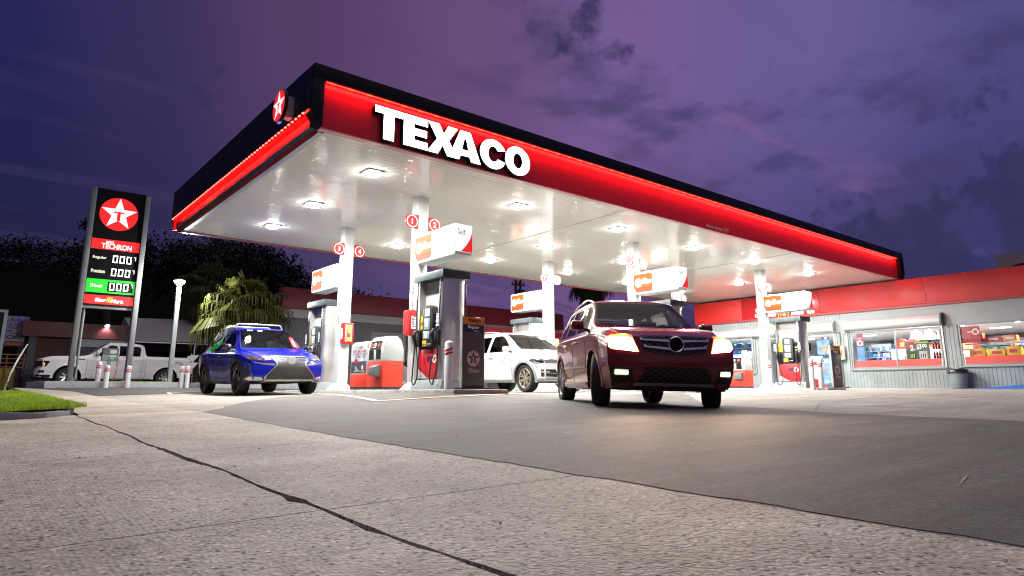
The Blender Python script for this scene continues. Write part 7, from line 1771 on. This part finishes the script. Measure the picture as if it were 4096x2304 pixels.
# signs at the far left
t = thing('service_signboard', 'stacked white sign boards with blue and black writing at the far left', 'sign board', (.6,37,.12))
mb = MB(); mb.box(-.9,1.98,37.02,37.06,2.56,3.32); b1 = gp(mb, 'board', mat('board_white', (.20,.21,.25), .6))
mb = MB(); put_text(mb, 'GUAS', (1.98,37.014,3.16), u, w, width=1.25, height=.2, align='r', bold=.04, mi=0); put_text(mb, 'LIRISH', (1.95,37.014,2.95), u, w, width=1.3, height=.15, align='r', bold=.04, mi=1); put_text(mb, '17-4102', (1.60,37.014,2.80), u, w, width=.85, height=.10, align='r', bold=.03, mi=2)
mb.sheet([(.9,2.62),(1.3,2.62),(1.3,2.585),(1.5,2.65),(1.3,2.715),(1.3,2.68),(.9,2.68)], (0,37.014,0), u, w, 0); gp(mb, 'lettering', [mat('ink_blue', (.02,.05,.4), .5), mat('ink_maroon', (.25,.05,.12), .5), txtk], par=b1, recalc=False)
mb = MB(); mb.box(-.9,1.9,37.02,37.06,2.20,2.54); b1 = gp(mb, 'board', MATS['board_white']); mb = MB(); put_text(mb, 'ADORE', (1.85,37.014,2.38), u, w, width=1.05, height=.21, align='r', bold=.05, shear=.15); gp(mb, 'lettering', txtk, par=b1, recalc=False)
mb = MB(); mb.box(-.9,1.9,37.02,37.06,1.98,2.18); b1 = gp(mb, 'board', mat('board_red_dim', (.10,.02,.02), .6)); mb = MB(); put_text(mb, 'ACEITE Y FILTRO', (1.8,37.014,2.08), u, w, width=1.3, height=.11, align='r', bold=.03); gp(mb, 'lettering', mat('ink_orange', (.5,.15,.05), .5), par=b1, recalc=False)
mb = MB(); mb.box(1.90,1.98,37.07,37.15,.1,3.3); mb.box(-.9,-.82,37.07,37.15,.1,3.3); gp(mb, 'post', MATS['pier_grey'])
t = thing('railing', 'orange metal railing above a low yellow wall at the far left', 'railing', (.5,36,.12))
mb = MB()
for z in (1.02,1.2,1.38,1.56): mb.tube([(-1,36,z),(2.0,36,z)], .02, 6)
gp(mb, 'rails', mat('rail_orange', (.30,.11,.045), .5))
for x in (-.6,.1,1.35,1.95):
    mb = MB(); mb.tube([(x,36,.6),(x,36,1.57)], .025, 6); gp(mb, 'post', MATS['rail_orange'])
mb = MB(); mb.box(-1.2,1.7,36.1,36.3,.1,.98); gp(mb, 'low_wall', mat('wall_yellow', (.35,.28,.02), .7))
# small sign standing at the left picture edge, and the leaning yard sign
t = thing('framed_sign', 'black sign in a grey frame cut by the left edge of the photo', 'sign', (.28,22,0))
mb = MB(); mb.box(-1.0,.34,-.03,.03,.1,2.05); mb.build('panel', blk, t)
mb = MB(); mb.box(.341,.42,-.05,.05,-.1,2.12); mb.box(-1.0,.34,-.05,.05,2.051,2.12); mb.build('frame', mat('frame_grey', (.14,.17,.18), .4), t)
mb = MB(); mb.sheet(circ(.08,16,.16,1.82), (0,-.035,0), (1,0,0), (0,0,1)); mb.sheet([(.05,1.3),(.28,1.3),(.28,1.38),(.05,1.38)], (0,-.035,0), (1,0,0), (0,0,1)); mb.build('marks', txtw, t, recalc=False)
t = thing('yard_sign', 'bent white plastic yard sign leaning in the grass at the left', 'sign', (.72,18.4,g(.72,18.4)))
mb = MB(); A_ = []
for k in range(9):
    q = k/8; x = .04+.26*q**1.5; z = .30+.85*q
    A_.append((x,z))
vs = []; 
for x, z in A_: vs += [(x,-.02-.04*math.sin(z*3),z),(x+.035+.02*math.sin((z-.3)*3.5),.50,z+.02),(x-.008,-.02-.04*math.sin(z*3),z),(x+.027,.50,z+.02)]
fs = []
for k in range(8):
    a, b_ = 4*k, 4*k+4
    fs += [(a,a+1,b_+1,b_),(a+2,b_+2,b_+3,a+3),(a,b_,b_+2,a+2),(a+1,a+3,b_+3,b_+1)]
mb.add(vs, fs); mb.build('sheet', mat('sign_sheet', (.5,.55,.58), .4, noise=(3,.2)), t, smooth=60)
mb = MB(); mb.tube([(0,0,0),(.03,0,.32),(.06,0,.5)], .012, 6); mb.build('stake', galv, t); mb = MB(); mb.tube([(0,.45,0),(.04,.45,.34),(.06,.45,.5)], .012, 6); mb.build('stake', galv, t)
mb = MB(); mb.add([(.040-.012,-.028,.33),(.075-.012,-.05,.50),(.09-.012,-.05,.52),(.055-.012,-.03,.33)], [(0,1,2,3)]); mb.build('red_print', redbox, t)
# white arrow boards beyond the truck tail
t = thing('white_arrow_sign', 'small white arrow boards on a pole beyond the pickup tail', 'sign', (7.62,31.4,.12))
mb = MB(); mb.tube([(0,0,0),(0,0,1.5)], .02, 6); mb.build('pole', galv, t)
for z0 in (1.18,.86):
    mb = MB(); mb.prism([(-.18,0),(.10,0),(.30,.26),(-.05,.24),(-.18,.18)], (0,-.03,z0), (1,0,0), (0,0,1), (0,.02,0)); mb.build('board', mat('board_bright', (.6,.6,.6), .5), t)
# hotel on the rise behind the shop
t = thing('far_building', 'dim beige building with an arch rising behind the shop roof', 'building', (72,10,0))
mb = MB(); mb.box(70,80,-6,16.9,0,11.9); mb.box(70.5,80,-6,14.8,11.9,12.3); gp(mb, 'wall', mat('beige_wall', (.55,.45,.42), .8, noise=(.3,.1)))
mb = MB(); mb.prism([(1.9*math.cos(PI*k/16), 1.6*math.sin(PI*k/16)) for k in range(17)], (69.99,14.9,9.35), (0,1,0), (0,0,1), (-.06,0,0)); gp(mb, 'arch', mat('arch_dark', (.03,.03,.03), .8))
mb = MB(); mb.box(69.9,70,10.6,11.5,10.3,11.4); mb.box(69.9,70,5,6,10.3,11.4); gp(mb, 'window', mat('window_dark', (.06,.07,.12), .2))
# utility poles
for k, (x, y, lab) in enumerate(((38.38,46.1,'left of two dark utility poles behind the canopy'),(38.75,45.85,'right of two dark utility poles behind the canopy'))):
    t = thing('utility_pole', lab, 'utility pole', (x,y,0), 0, 'utility poles')
    mb = MB(); mb.tube([(0,0,0),(0,0,10.2)], [.16,.12], 10); mb.build('pole', mat('pole_dark', (.05,.045,.04), .8), t)
    mb = MB(); mb.box(-.5,.5,-.05,.05,9.6,9.72)
    for q in (-.4,0,.4): mb.cyl((q,0,9.72),(q,0,9.95),.05,n=8)
    mb.cyl((.25,0,8.3),(.25,0,9.2),.2,n=12); mb.build('crossarm', MATS['pole_dark'], t)
    mb = MB()
    for q in range(3): mb.tube([(.3,0,9.8-q*.5)]+[(.3+1.2*j, -.8*j, 9.8-q*.5-.9*j+.06*j*j) for j in range(1,9)], .02, 5)
    mb.build('cable', MATS['pole_dark'], t)
# ================================================================== TREES
palm_lit = leaf_mat('palm_leaf', (.06,.07,.018), .3, .5); palm_dry = leaf_mat('palm_leaf_dry', (.16,.135,.045), .2, .35); palm_dk = leaf_mat('palm_leaf_dark', (.035,.05,.018), .2, .4)
trunkm = mat('palm_trunk', (.14,.11,.08), .9, noise=(9,.4), bump=(14,1,.05))
def fan_leaf(mb, base, d, L, rad, droop, rg, mi=0, nb=38):
    d = d.normalized(); side = d.cross(Vector((0,0,1)));
    side = side.normalized() if side.length > .01 else Vector((1,0,0)); nrm = side.cross(d).normalized()
    tip = base + d*L - Vector((0,0,1))*L*L*.12
    mb.tube([base, base+d*L*.5-Vector((0,0,1))*L*L*.03, tip], [.022,.016,.012], 5, mi)
    dd = (tip-(base+d*L*.5-Vector((0,0,1))*L*L*.03)).normalized(); side = dd.cross(nrm).normalized(); 
    for k in range(nb):
        a = (k/(nb-1)-.5)*math.radians(250); r = rad*(1-.18*abs(a)/2.2)*rg.uniform(.88,1.08)
        di = (dd*math.cos(a)+side*math.sin(a)).normalized(); w0 = side*math.cos(a)-dd*math.sin(a)
        p0 = tip; p1 = tip+di*r*.5+nrm*.04*r; p2 = tip+di*r*.82-Vector((0,0,1))*droop*r*.28; p3 = tip+di*r*(.95-.15*droop)-Vector((0,0,1))*droop*r*(.75+rg.uniform(-.1,.15))
        wd = r*.042
        mb.add([p0,p1+w0*wd,p1-w0*wd,p2+w0*wd*.7,p2-w0*wd*.7,p3+w0*wd*.1,p3-w0*wd*.1], [(0,1,2),(1,3,4,2),(3,5,6,4)], mi)
def fan_palm(label, loc, hgt, lean, rad, seed, dark_k=False, dead=10, nl=30):
    rg = random.Random(seed); t = thing('palm_tree', label, 'palm tree', loc)
    mb = MB(); pts = [(lean[0]*q*q, lean[1]*q*q, hgt*q) for q in [k/10 for k in range(11)]]
    mb.tube(pts, [.24-.08*k/10+.03*math.sin(k*2) for k in range(11)], 14); mb.build('trunk', trunkm, t, smooth=70)
    top = Vector(pts[-1]); mb = MB()
    for k in range(nl):
        az = k*2.4+rg.uniform(-.3,.3); el = 1.35-1.9*(k/nl)+rg.uniform(-.15,.15)
        d = Vector((math.cos(az)*math.cos(el), math.sin(az)*math.cos(el), math.sin(el)))
        fan_leaf(mb, top, d, rad*rg.uniform(.42,.65), rad*rg.uniform(.55,.75), max(.2,1.0-.5*el), rg, 0)
    for k in range(dead):
        az = k*2.4+1+rg.uniform(-.3,.3); el = -.75+rg.uniform(-.3,.2); d = Vector((math.cos(az)*math.cos(el), math.sin(az)*math.cos(el), math.sin(el)))
        fan_leaf(mb, top-Vector((0,0,.2)), d, rad*rg.uniform(.35,.55), rad*.6, 1.45, rg, 1, 30)
    if not dark_k:
        for q in (-.03,.05): mb.tube([top+Vector((q,0,.3)), top+Vector((q*2,q,1.55+q*4))], [.02,.008], 5, 1)
    mb.build('crown', [palm_dk, palm_dk] if dark_k else [palm_lit, palm_dry], t, smooth=0, recalc=False)
    return t
fan_palm('shaggy green fan palm lit from the front, above the blue vehicle', (7.85,27.6,.2), 2.95, (.75,.1,0), 1.75, 3, False, 14, 34)
fan_palm('dark fan palm standing behind the lit palm and the street lamp', (9.6,38,.2), 5.2, (.2,0,0), 1.75, 5, True, 10, 30)
fan_palm('distant palm top showing under the canopy behind the white lane sign', (33.0,31.5,.2), 7.2, (0,0,0), 1.5, 8, True, 8, 26)
# woods on the rise
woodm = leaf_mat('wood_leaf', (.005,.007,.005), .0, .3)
def hz_y(px):   # ridge height (tangent of elevation) along the picture, left to right
    return np.interp(px, [-900,-300,0,250,420,520,700,850,1000,1100,1250,1500,1900], [.20,.22,.218,.215,.235,.215,.215,.222,.215,.185,.155,.11,.06])
def az_dir(px):
    r = px-2048; f = 2621*math.cos(pit_)+0; v = Vector((math.cos(yw_),math.sin(yw_),0))*2676 + Vector((math.sin(yw_),-math.cos(yw_),0))*r
    return v/2676
yw_ = math.radians(50.54); pit_ = math.atan(544/2621)
mb = MB(); rows_ = []; pxs = list(range(-1500, 2001, 70)); dist = [55,75,95,115,150]
for j, D in enumerate(dist):
    for px in pxs:
        v = az_dir(px); hgt_ = hz_y(px)*115*(0,.35,.72,.9,.8)[j]; mb.v.append(Vector((v.x*D, v.y*D, hgt_+.1)))
n = len(pxs)
for j in range(4):
    for i in range(n-1): mb.f.append([j*n+i,j*n+i+1,(j+1)*n+i+1,(j+1)*n+i]); mb.m.append(0)
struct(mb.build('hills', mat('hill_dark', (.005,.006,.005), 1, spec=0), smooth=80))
rg = random.Random(9); mb = MB()
def leaf_clump(mb, c, r, n, s, rg, mi=0, flat=.75):
    for _ in range(n):
        a = rg.gauss(0,1), rg.gauss(0,1), rg.gauss(0,1); v = Vector(a).normalized()*r*rg.uniform(.45,1.05); v.z *= flat
        q = Vector((rg.gauss(0,1),rg.gauss(0,1),rg.gauss(0,1))).normalized(); b_ = q.orthogonal().normalized()*s*rg.uniform(.6,1.3); d_ = q.cross(b_).normalized()*s*rg.uniform(.5,1)
        p = c+v; mb.add([p-b_,p-d_*.6,p+b_,p+d_*.6], [(0,1,2,3)], mi)
for k in range(300):
    px = rg.uniform(-1300,1500); D = rg.uniform(88,118); v = az_dir(px); top = hz_y(px)*115*np.interp(D,[75,95,115],[.35,.72,.9]); r = rg.uniform(1.6,3.6)
    leaf_clump(mb, Vector((v.x*D, v.y*D, top+r*.5+rg.uniform(0,1.4))), r, 130, .27, rg)
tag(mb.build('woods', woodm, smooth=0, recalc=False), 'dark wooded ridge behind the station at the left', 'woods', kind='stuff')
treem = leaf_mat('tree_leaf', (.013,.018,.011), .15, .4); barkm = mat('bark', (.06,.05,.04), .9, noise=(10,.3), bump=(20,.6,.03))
def tree(label, loc, hgt, cr, seed, nclump=34, nleaf=150, ls=.16, ms=None):
    rg = random.Random(seed); t = thing('tree', label, 'tree', loc)
    mb = MB(); mb.tube([(0,0,0),(.1,0,hgt*.3),(0,.1,hgt*.62)], [.28,.2,.12], 10); tips = []
    for k in range(9):
        a = k*2.4; e = rg.uniform(.3,.9); p = Vector((math.cos(a)*cr*.6, math.sin(a)*cr*.6, hgt*rg.uniform(.62,.92))); mb.tube([(0,.05,hgt*rg.uniform(.3,.6)), p*.55+Vector((0,0,hgt*.25)), p], [.09,.06,.03], 6); tips.append(p)
    mb.build('trunk', barkm, t, smooth=70); mb = MB()
    for k in range(nclump):
        a = rg.uniform(0,2*PI); rr_ = cr*math.sqrt(rg.random())*.95; z = hgt*.62+hgt*.38*rg.random()*(1-.5*(rr_/cr)**2)
        leaf_clump(mb, Vector((math.cos(a)*rr_, math.sin(a)*rr_, z)), cr*rg.uniform(.18,.33), nleaf, ls, rg)
    mb.build('crown', ms or treem, t, smooth=0, recalc=False)
    return t
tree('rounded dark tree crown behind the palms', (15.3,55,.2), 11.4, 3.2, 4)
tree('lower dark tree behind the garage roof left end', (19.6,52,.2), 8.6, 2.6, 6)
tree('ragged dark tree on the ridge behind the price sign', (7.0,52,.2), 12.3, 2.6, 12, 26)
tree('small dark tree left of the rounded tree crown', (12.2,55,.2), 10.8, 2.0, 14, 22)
# bush by the garage wall
t = thing('bush', 'small clipped bush at the garage wall beside the waste unit', 'bush', (12.0,29.3,.1)); mb = MB(); rg = random.Random(2)
for k in range(10): leaf_clump(mb, Vector((rg.uniform(-.4,.4),rg.uniform(-.2,.2),rg.uniform(.3,.9))), .3, 120, .05, rg)
mb.build('foliage', leaf_mat('bush_leaf', (.05,.08,.03), .2, .4), t, smooth=0, recalc=False)
mb = MB(); mb.tube([(0,0,0),(0,0,.5)], [.04,.02], 6); mb.build('stem', barkm, t)
# ================================================================== CAMERA, SKY, LIGHT
cam = bpy.data.cameras.new('camera'); co = bpy.data.objects.new('camera', cam); COL.objects.link(co)
cam.sensor_width = 36; cam.lens = 36*2621/4096; cam.shift_y = -131/4096; cam.clip_end = 1500; cam.clip_start = .05
pit = math.atan(544/2621); yaw = math.radians(50.54)
co.rotation_euler = (PI/2+pit, 0, yaw-PI/2); co.location = (0,0,0); SC.camera = co
# ceiling lamps as real lamps
for i, (x, y) in enumerate(GL):
    ld = bpy.data.lights.new('ceiling_lamp_down', 'AREA'); ld.shape = 'DISK'; ld.size = .3; ld.energy = LAMPD; ld.color = (1,.985,.93)
    lo = bpy.data.objects.new('ceiling_lamp_down', ld); COL.objects.link(lo); lo.location = (x, y, CZ-.085)
def area(name, loc, rot, sx_, sy_, e, col):
    ld = bpy.data.lights.new(name, 'AREA'); ld.shape = 'RECTANGLE'; ld.size = sx_; ld.size_y = sy_; ld.energy = e; ld.color = col
    lo = bpy.data.objects.new(name, ld); COL.objects.link(lo); lo.location = loc; lo.rotation_euler = rot; return lo
area('led_line', ((CX0+CX1)/2-.15, CY0-.085, 5.235), (math.radians(28),0,0), 24.2, .03, LEDP, (1,.03,.025))
for x, y in SHOPL: area('shop_light', (x, y, 2.56), (0,0,0), 1.2, 1.2, SHOPP, (.95,.98,1))
area('led_line', (CX0-.03, 15.0, 4.72), (0,math.radians(-35),math.radians(0)), .03, 9.4, LEDP*.42, (1,.03,.025))
# world: dusk sky
wd = bpy.data.worlds.new('World'); SC.world = wd; wd.use_nodes = True
nt = wd.node_tree; nt.nodes.clear(); N = nt.nodes.new; LK = nt.links.new
out = N('ShaderNodeOutputWorld'); bg = N('ShaderNodeBackground'); LK(bg.outputs[0], out.inputs[0])
tc = N('ShaderNodeTexCoord')
def dotn(v):
    d = N('ShaderNodeVectorMath'); d.operation = 'DOT_PRODUCT'; d.inputs[1].default_value = v; LK(tc.outputs['Generated'], d.inputs[0]); return d.outputs['Value']
rt = (math.sin(yaw), -math.cos(yaw), 0); fwv = (math.cos(yaw), math.sin(yaw), 0)
r_ = dotn(rt); z_ = dotn((0,0,1))
def ramp(src, stops, lo, hi):
    mr = N('ShaderNodeMapRange'); mr.inputs[1].default_value = lo; mr.inputs[2].default_value = hi; LK(src, mr.inputs[0])
    cr = N('ShaderNodeValToRGB'); e = cr.color_ramp.elements
    for i, (p, c) in enumerate(stops):
        p = (p-lo)/(hi-lo)
        k = e[i] if i < 2 else e.new(p)
        k.position = p; k.color = srgb(*c)
    cr.color_ramp.interpolation = 'EASE'
    LK(mr.outputs[0], cr.inputs[0]); return cr.outputs[0]
def mix(f, a, b, mode='MIX'):
    m = N('ShaderNodeMix'); m.data_type = 'RGBA'; m.blend_type = mode
    if isinstance(f, float): m.inputs[0].default_value = f
    else: LK(f, m.inputs[0])
    for i, q in ((6,a),(7,b)):
        if isinstance(q, tuple): m.inputs[i].default_value = q
        else: LK(q, m.inputs[i])
    return m.outputs[2]
up = ramp(r_, [(-.62,(30,32,80)),(-.60,(30,32,80)),(-.48,(50,42,86)),(-.30,(78,57,96)),(-.05,(98,71,116)),(.15,(110,86,138)),(.40,(98,85,142)),(.60,(76,72,126))], -.7, .7)
lowc = ramp(r_, [(-.62,(27,26,62)),(-.5,(31,29,66)),(-.3,(58,50,92)),(-.05,(86,66,116)),(.12,(104,74,124)),(.28,(82,66,116)),(.42,(54,50,100)),(.60,(38,42,92))], -.7, .7)
fz = N('ShaderNodeMapRange'); fz.interpolation_type = 'SMOOTHSTEP'; fz.inputs[1].default_value = .08; fz.inputs[2].default_value = .46; LK(z_, fz.inputs[0])
base = mix(fz.outputs[0], lowc, up)
# clouds on a flat layer overhead
dv = N('ShaderNodeMath'); dv.operation = 'ADD'; dv.inputs[1].default_value = .12; LK(z_, dv.inputs[0])
pv = N('ShaderNodeVectorMath'); pv.operation = 'DIVIDE'; LK(tc.outputs['Generated'], pv.inputs[0])
cb = N('ShaderNodeCombineXYZ')
for i in range(3): LK(dv.outputs[0], cb.inputs[i])
LK(cb.outputs[0], pv.inputs[1])
def cloud(scale, stretch, rot, lo, hi, off=(0,0,0), det=7, rough=.55):
    mp = N('ShaderNodeMapping'); mp.inputs['Scale'].default_value = stretch; mp.inputs['Rotation'].default_value = (0,0,rot); mp.inputs['Location'].default_value = off; LK(pv.outputs[0], mp.inputs[0])
    n = N('ShaderNodeTexNoise'); n.inputs['Scale'].default_value = scale; n.inputs['Detail'].default_value = det; n.inputs['Roughness'].default_value = rough; LK(mp.outputs[0], n.inputs['Vector'])
    m = N('ShaderNodeMapRange'); m.interpolation_type = 'SMOOTHSTEP'; m.inputs[1].default_value = lo; m.inputs[2].default_value = hi; LK(n.outputs['Fac'], m.inputs[0]); return m.outputs[0]
def mul(a, b):
    m = N('ShaderNodeMath'); m.operation = 'MULTIPLY'; m.use_clamp = True
    LK(a, m.inputs[0])
    if isinstance(b, float): m.inputs[1].default_value = b
    else: LK(b, m.inputs[1])
    return m.outputs[0]
rr_ = N('ShaderNodeMapRange'); rr_.inputs[1].default_value = -.25; rr_.inputs[2].default_value = .1; LK(r_, rr_.inputs[0])
c1 = mul(mul(cloud(2.6, (1,1,1), .3, .49, .66, (2.2,1.1,0), 8, .58), .8), rr_.outputs[0])
base = mix(c1, base, srgb(64,57,100))
c2 = mul(cloud(1.5, (.45,2.4,1), .95, .50, .70, (0,.4,0), 6, .55), .35)
base = mix(c2, base, srgb(72,56,98))
c3 = mul(mul(cloud(1.6, (.6,2.0,1), .9, .55, .72, (5,2,0), 6), .45), rr_.outputs[0])
base = mix(c3, base, srgb(140,96,138))
# dark cumulus low on the right
rq = N('ShaderNodeMapRange'); rq.inputs[1].default_value = .05; rq.inputs[2].default_value = .62; rq.inputs[4].default_value = .34; LK(r_, rq.inputs[0])
zq = N('ShaderNodeMapRange'); zq.inputs[1].default_value = .36; zq.inputs[2].default_value = .10; LK(z_, zq.inputs[0])
mp = N('ShaderNodeTexNoise'); mp.inputs['Scale'].default_value = 7.5; mp.inputs['Detail'].default_value = 9; mp.inputs['Roughness'].default_value = .58; LK(tc.outputs['Generated'], mp.inputs['Vector'])
s1 = N('ShaderNodeMath'); s1.operation = 'MULTIPLY'; LK(rq.outputs[0], s1.inputs[0]); LK(zq.outputs[0], s1.inputs[1])
s2 = N('ShaderNodeMath'); s2.operation = 'ADD'; LK(s1.outputs[0], s2.inputs[0]); LK(mp.outputs['Fac'], s2.inputs[1])
s3 = N('ShaderNodeMapRange'); s3.interpolation_type = 'SMOOTHSTEP'; s3.inputs[1].default_value = .60; s3.inputs[2].default_value = .69; LK(s2.outputs[0], s3.inputs[0])
base = mix(mul(s3.outputs[0], .82), base, srgb(46,43,82))
# warm fill glow added to the unseen sky low behind the camera
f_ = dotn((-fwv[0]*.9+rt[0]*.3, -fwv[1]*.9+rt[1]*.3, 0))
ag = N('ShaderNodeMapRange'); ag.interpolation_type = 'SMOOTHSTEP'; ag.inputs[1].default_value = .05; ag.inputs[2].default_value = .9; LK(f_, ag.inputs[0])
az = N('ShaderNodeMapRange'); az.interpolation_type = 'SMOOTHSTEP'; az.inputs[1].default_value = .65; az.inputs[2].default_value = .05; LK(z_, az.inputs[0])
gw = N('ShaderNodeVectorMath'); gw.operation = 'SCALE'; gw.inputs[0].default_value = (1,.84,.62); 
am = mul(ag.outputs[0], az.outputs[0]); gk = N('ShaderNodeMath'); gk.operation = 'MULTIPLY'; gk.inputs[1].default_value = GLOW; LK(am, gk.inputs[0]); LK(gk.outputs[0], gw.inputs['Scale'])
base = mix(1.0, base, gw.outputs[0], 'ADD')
# bright cap added to the sky above the view, fill light for the paving
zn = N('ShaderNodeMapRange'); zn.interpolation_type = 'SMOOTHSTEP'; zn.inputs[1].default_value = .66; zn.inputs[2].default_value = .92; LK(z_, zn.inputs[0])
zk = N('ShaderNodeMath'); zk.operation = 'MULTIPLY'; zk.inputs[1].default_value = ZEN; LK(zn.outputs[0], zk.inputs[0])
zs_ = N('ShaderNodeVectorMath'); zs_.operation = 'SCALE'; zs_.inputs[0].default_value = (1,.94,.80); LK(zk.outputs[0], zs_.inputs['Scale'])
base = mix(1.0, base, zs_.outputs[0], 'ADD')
# below the horizon: dim
fb = N('ShaderNodeMapRange'); fb.inputs[1].default_value = -.02; fb.inputs[2].default_value = .02; LK(z_, fb.inputs[0])
base = mix(fb.outputs[0], (.01,.01,.015,1), base)
sky = N('ShaderNodeTexSky'); sky.sky_type = 'NISHITA'; sky.sun_disc = False; sky.sun_elevation = math.radians(-4); sky.sun_rotation = math.radians(35)
sk = N('ShaderNodeVectorMath'); sk.operation = 'SCALE'; sk.inputs['Scale'].default_value = .05; LK(sky.outputs[0], sk.inputs[0])
fin = mix(1.0, base, sk.outputs[0], 'ADD')
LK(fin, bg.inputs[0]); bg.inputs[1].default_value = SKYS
SC.view_settings.view_transform = 'Standard'; SC.view_settings.look = 'None'; SC.view_settings.exposure = EXPO; SC.view_settings.gamma = 1
SC.render.engine = 'CYCLES'
SC.cycles.use_denoising = True; SC.cycles.denoiser = 'OPENIMAGEDENOISE'
SC.cycles.max_bounces = 6; SC.cycles.diffuse_bounces = 3; SC.cycles.glossy_bounces = 3; SC.cycles.transparent_max_bounces = 10; SC.cycles.transmission_bounces = 4
SC.cycles.sample_clamp_indirect = 6; SC.cycles.caustics_reflective = False; SC.cycles.caustics_refractive = False

SC.cycles.filter_width = 1.1
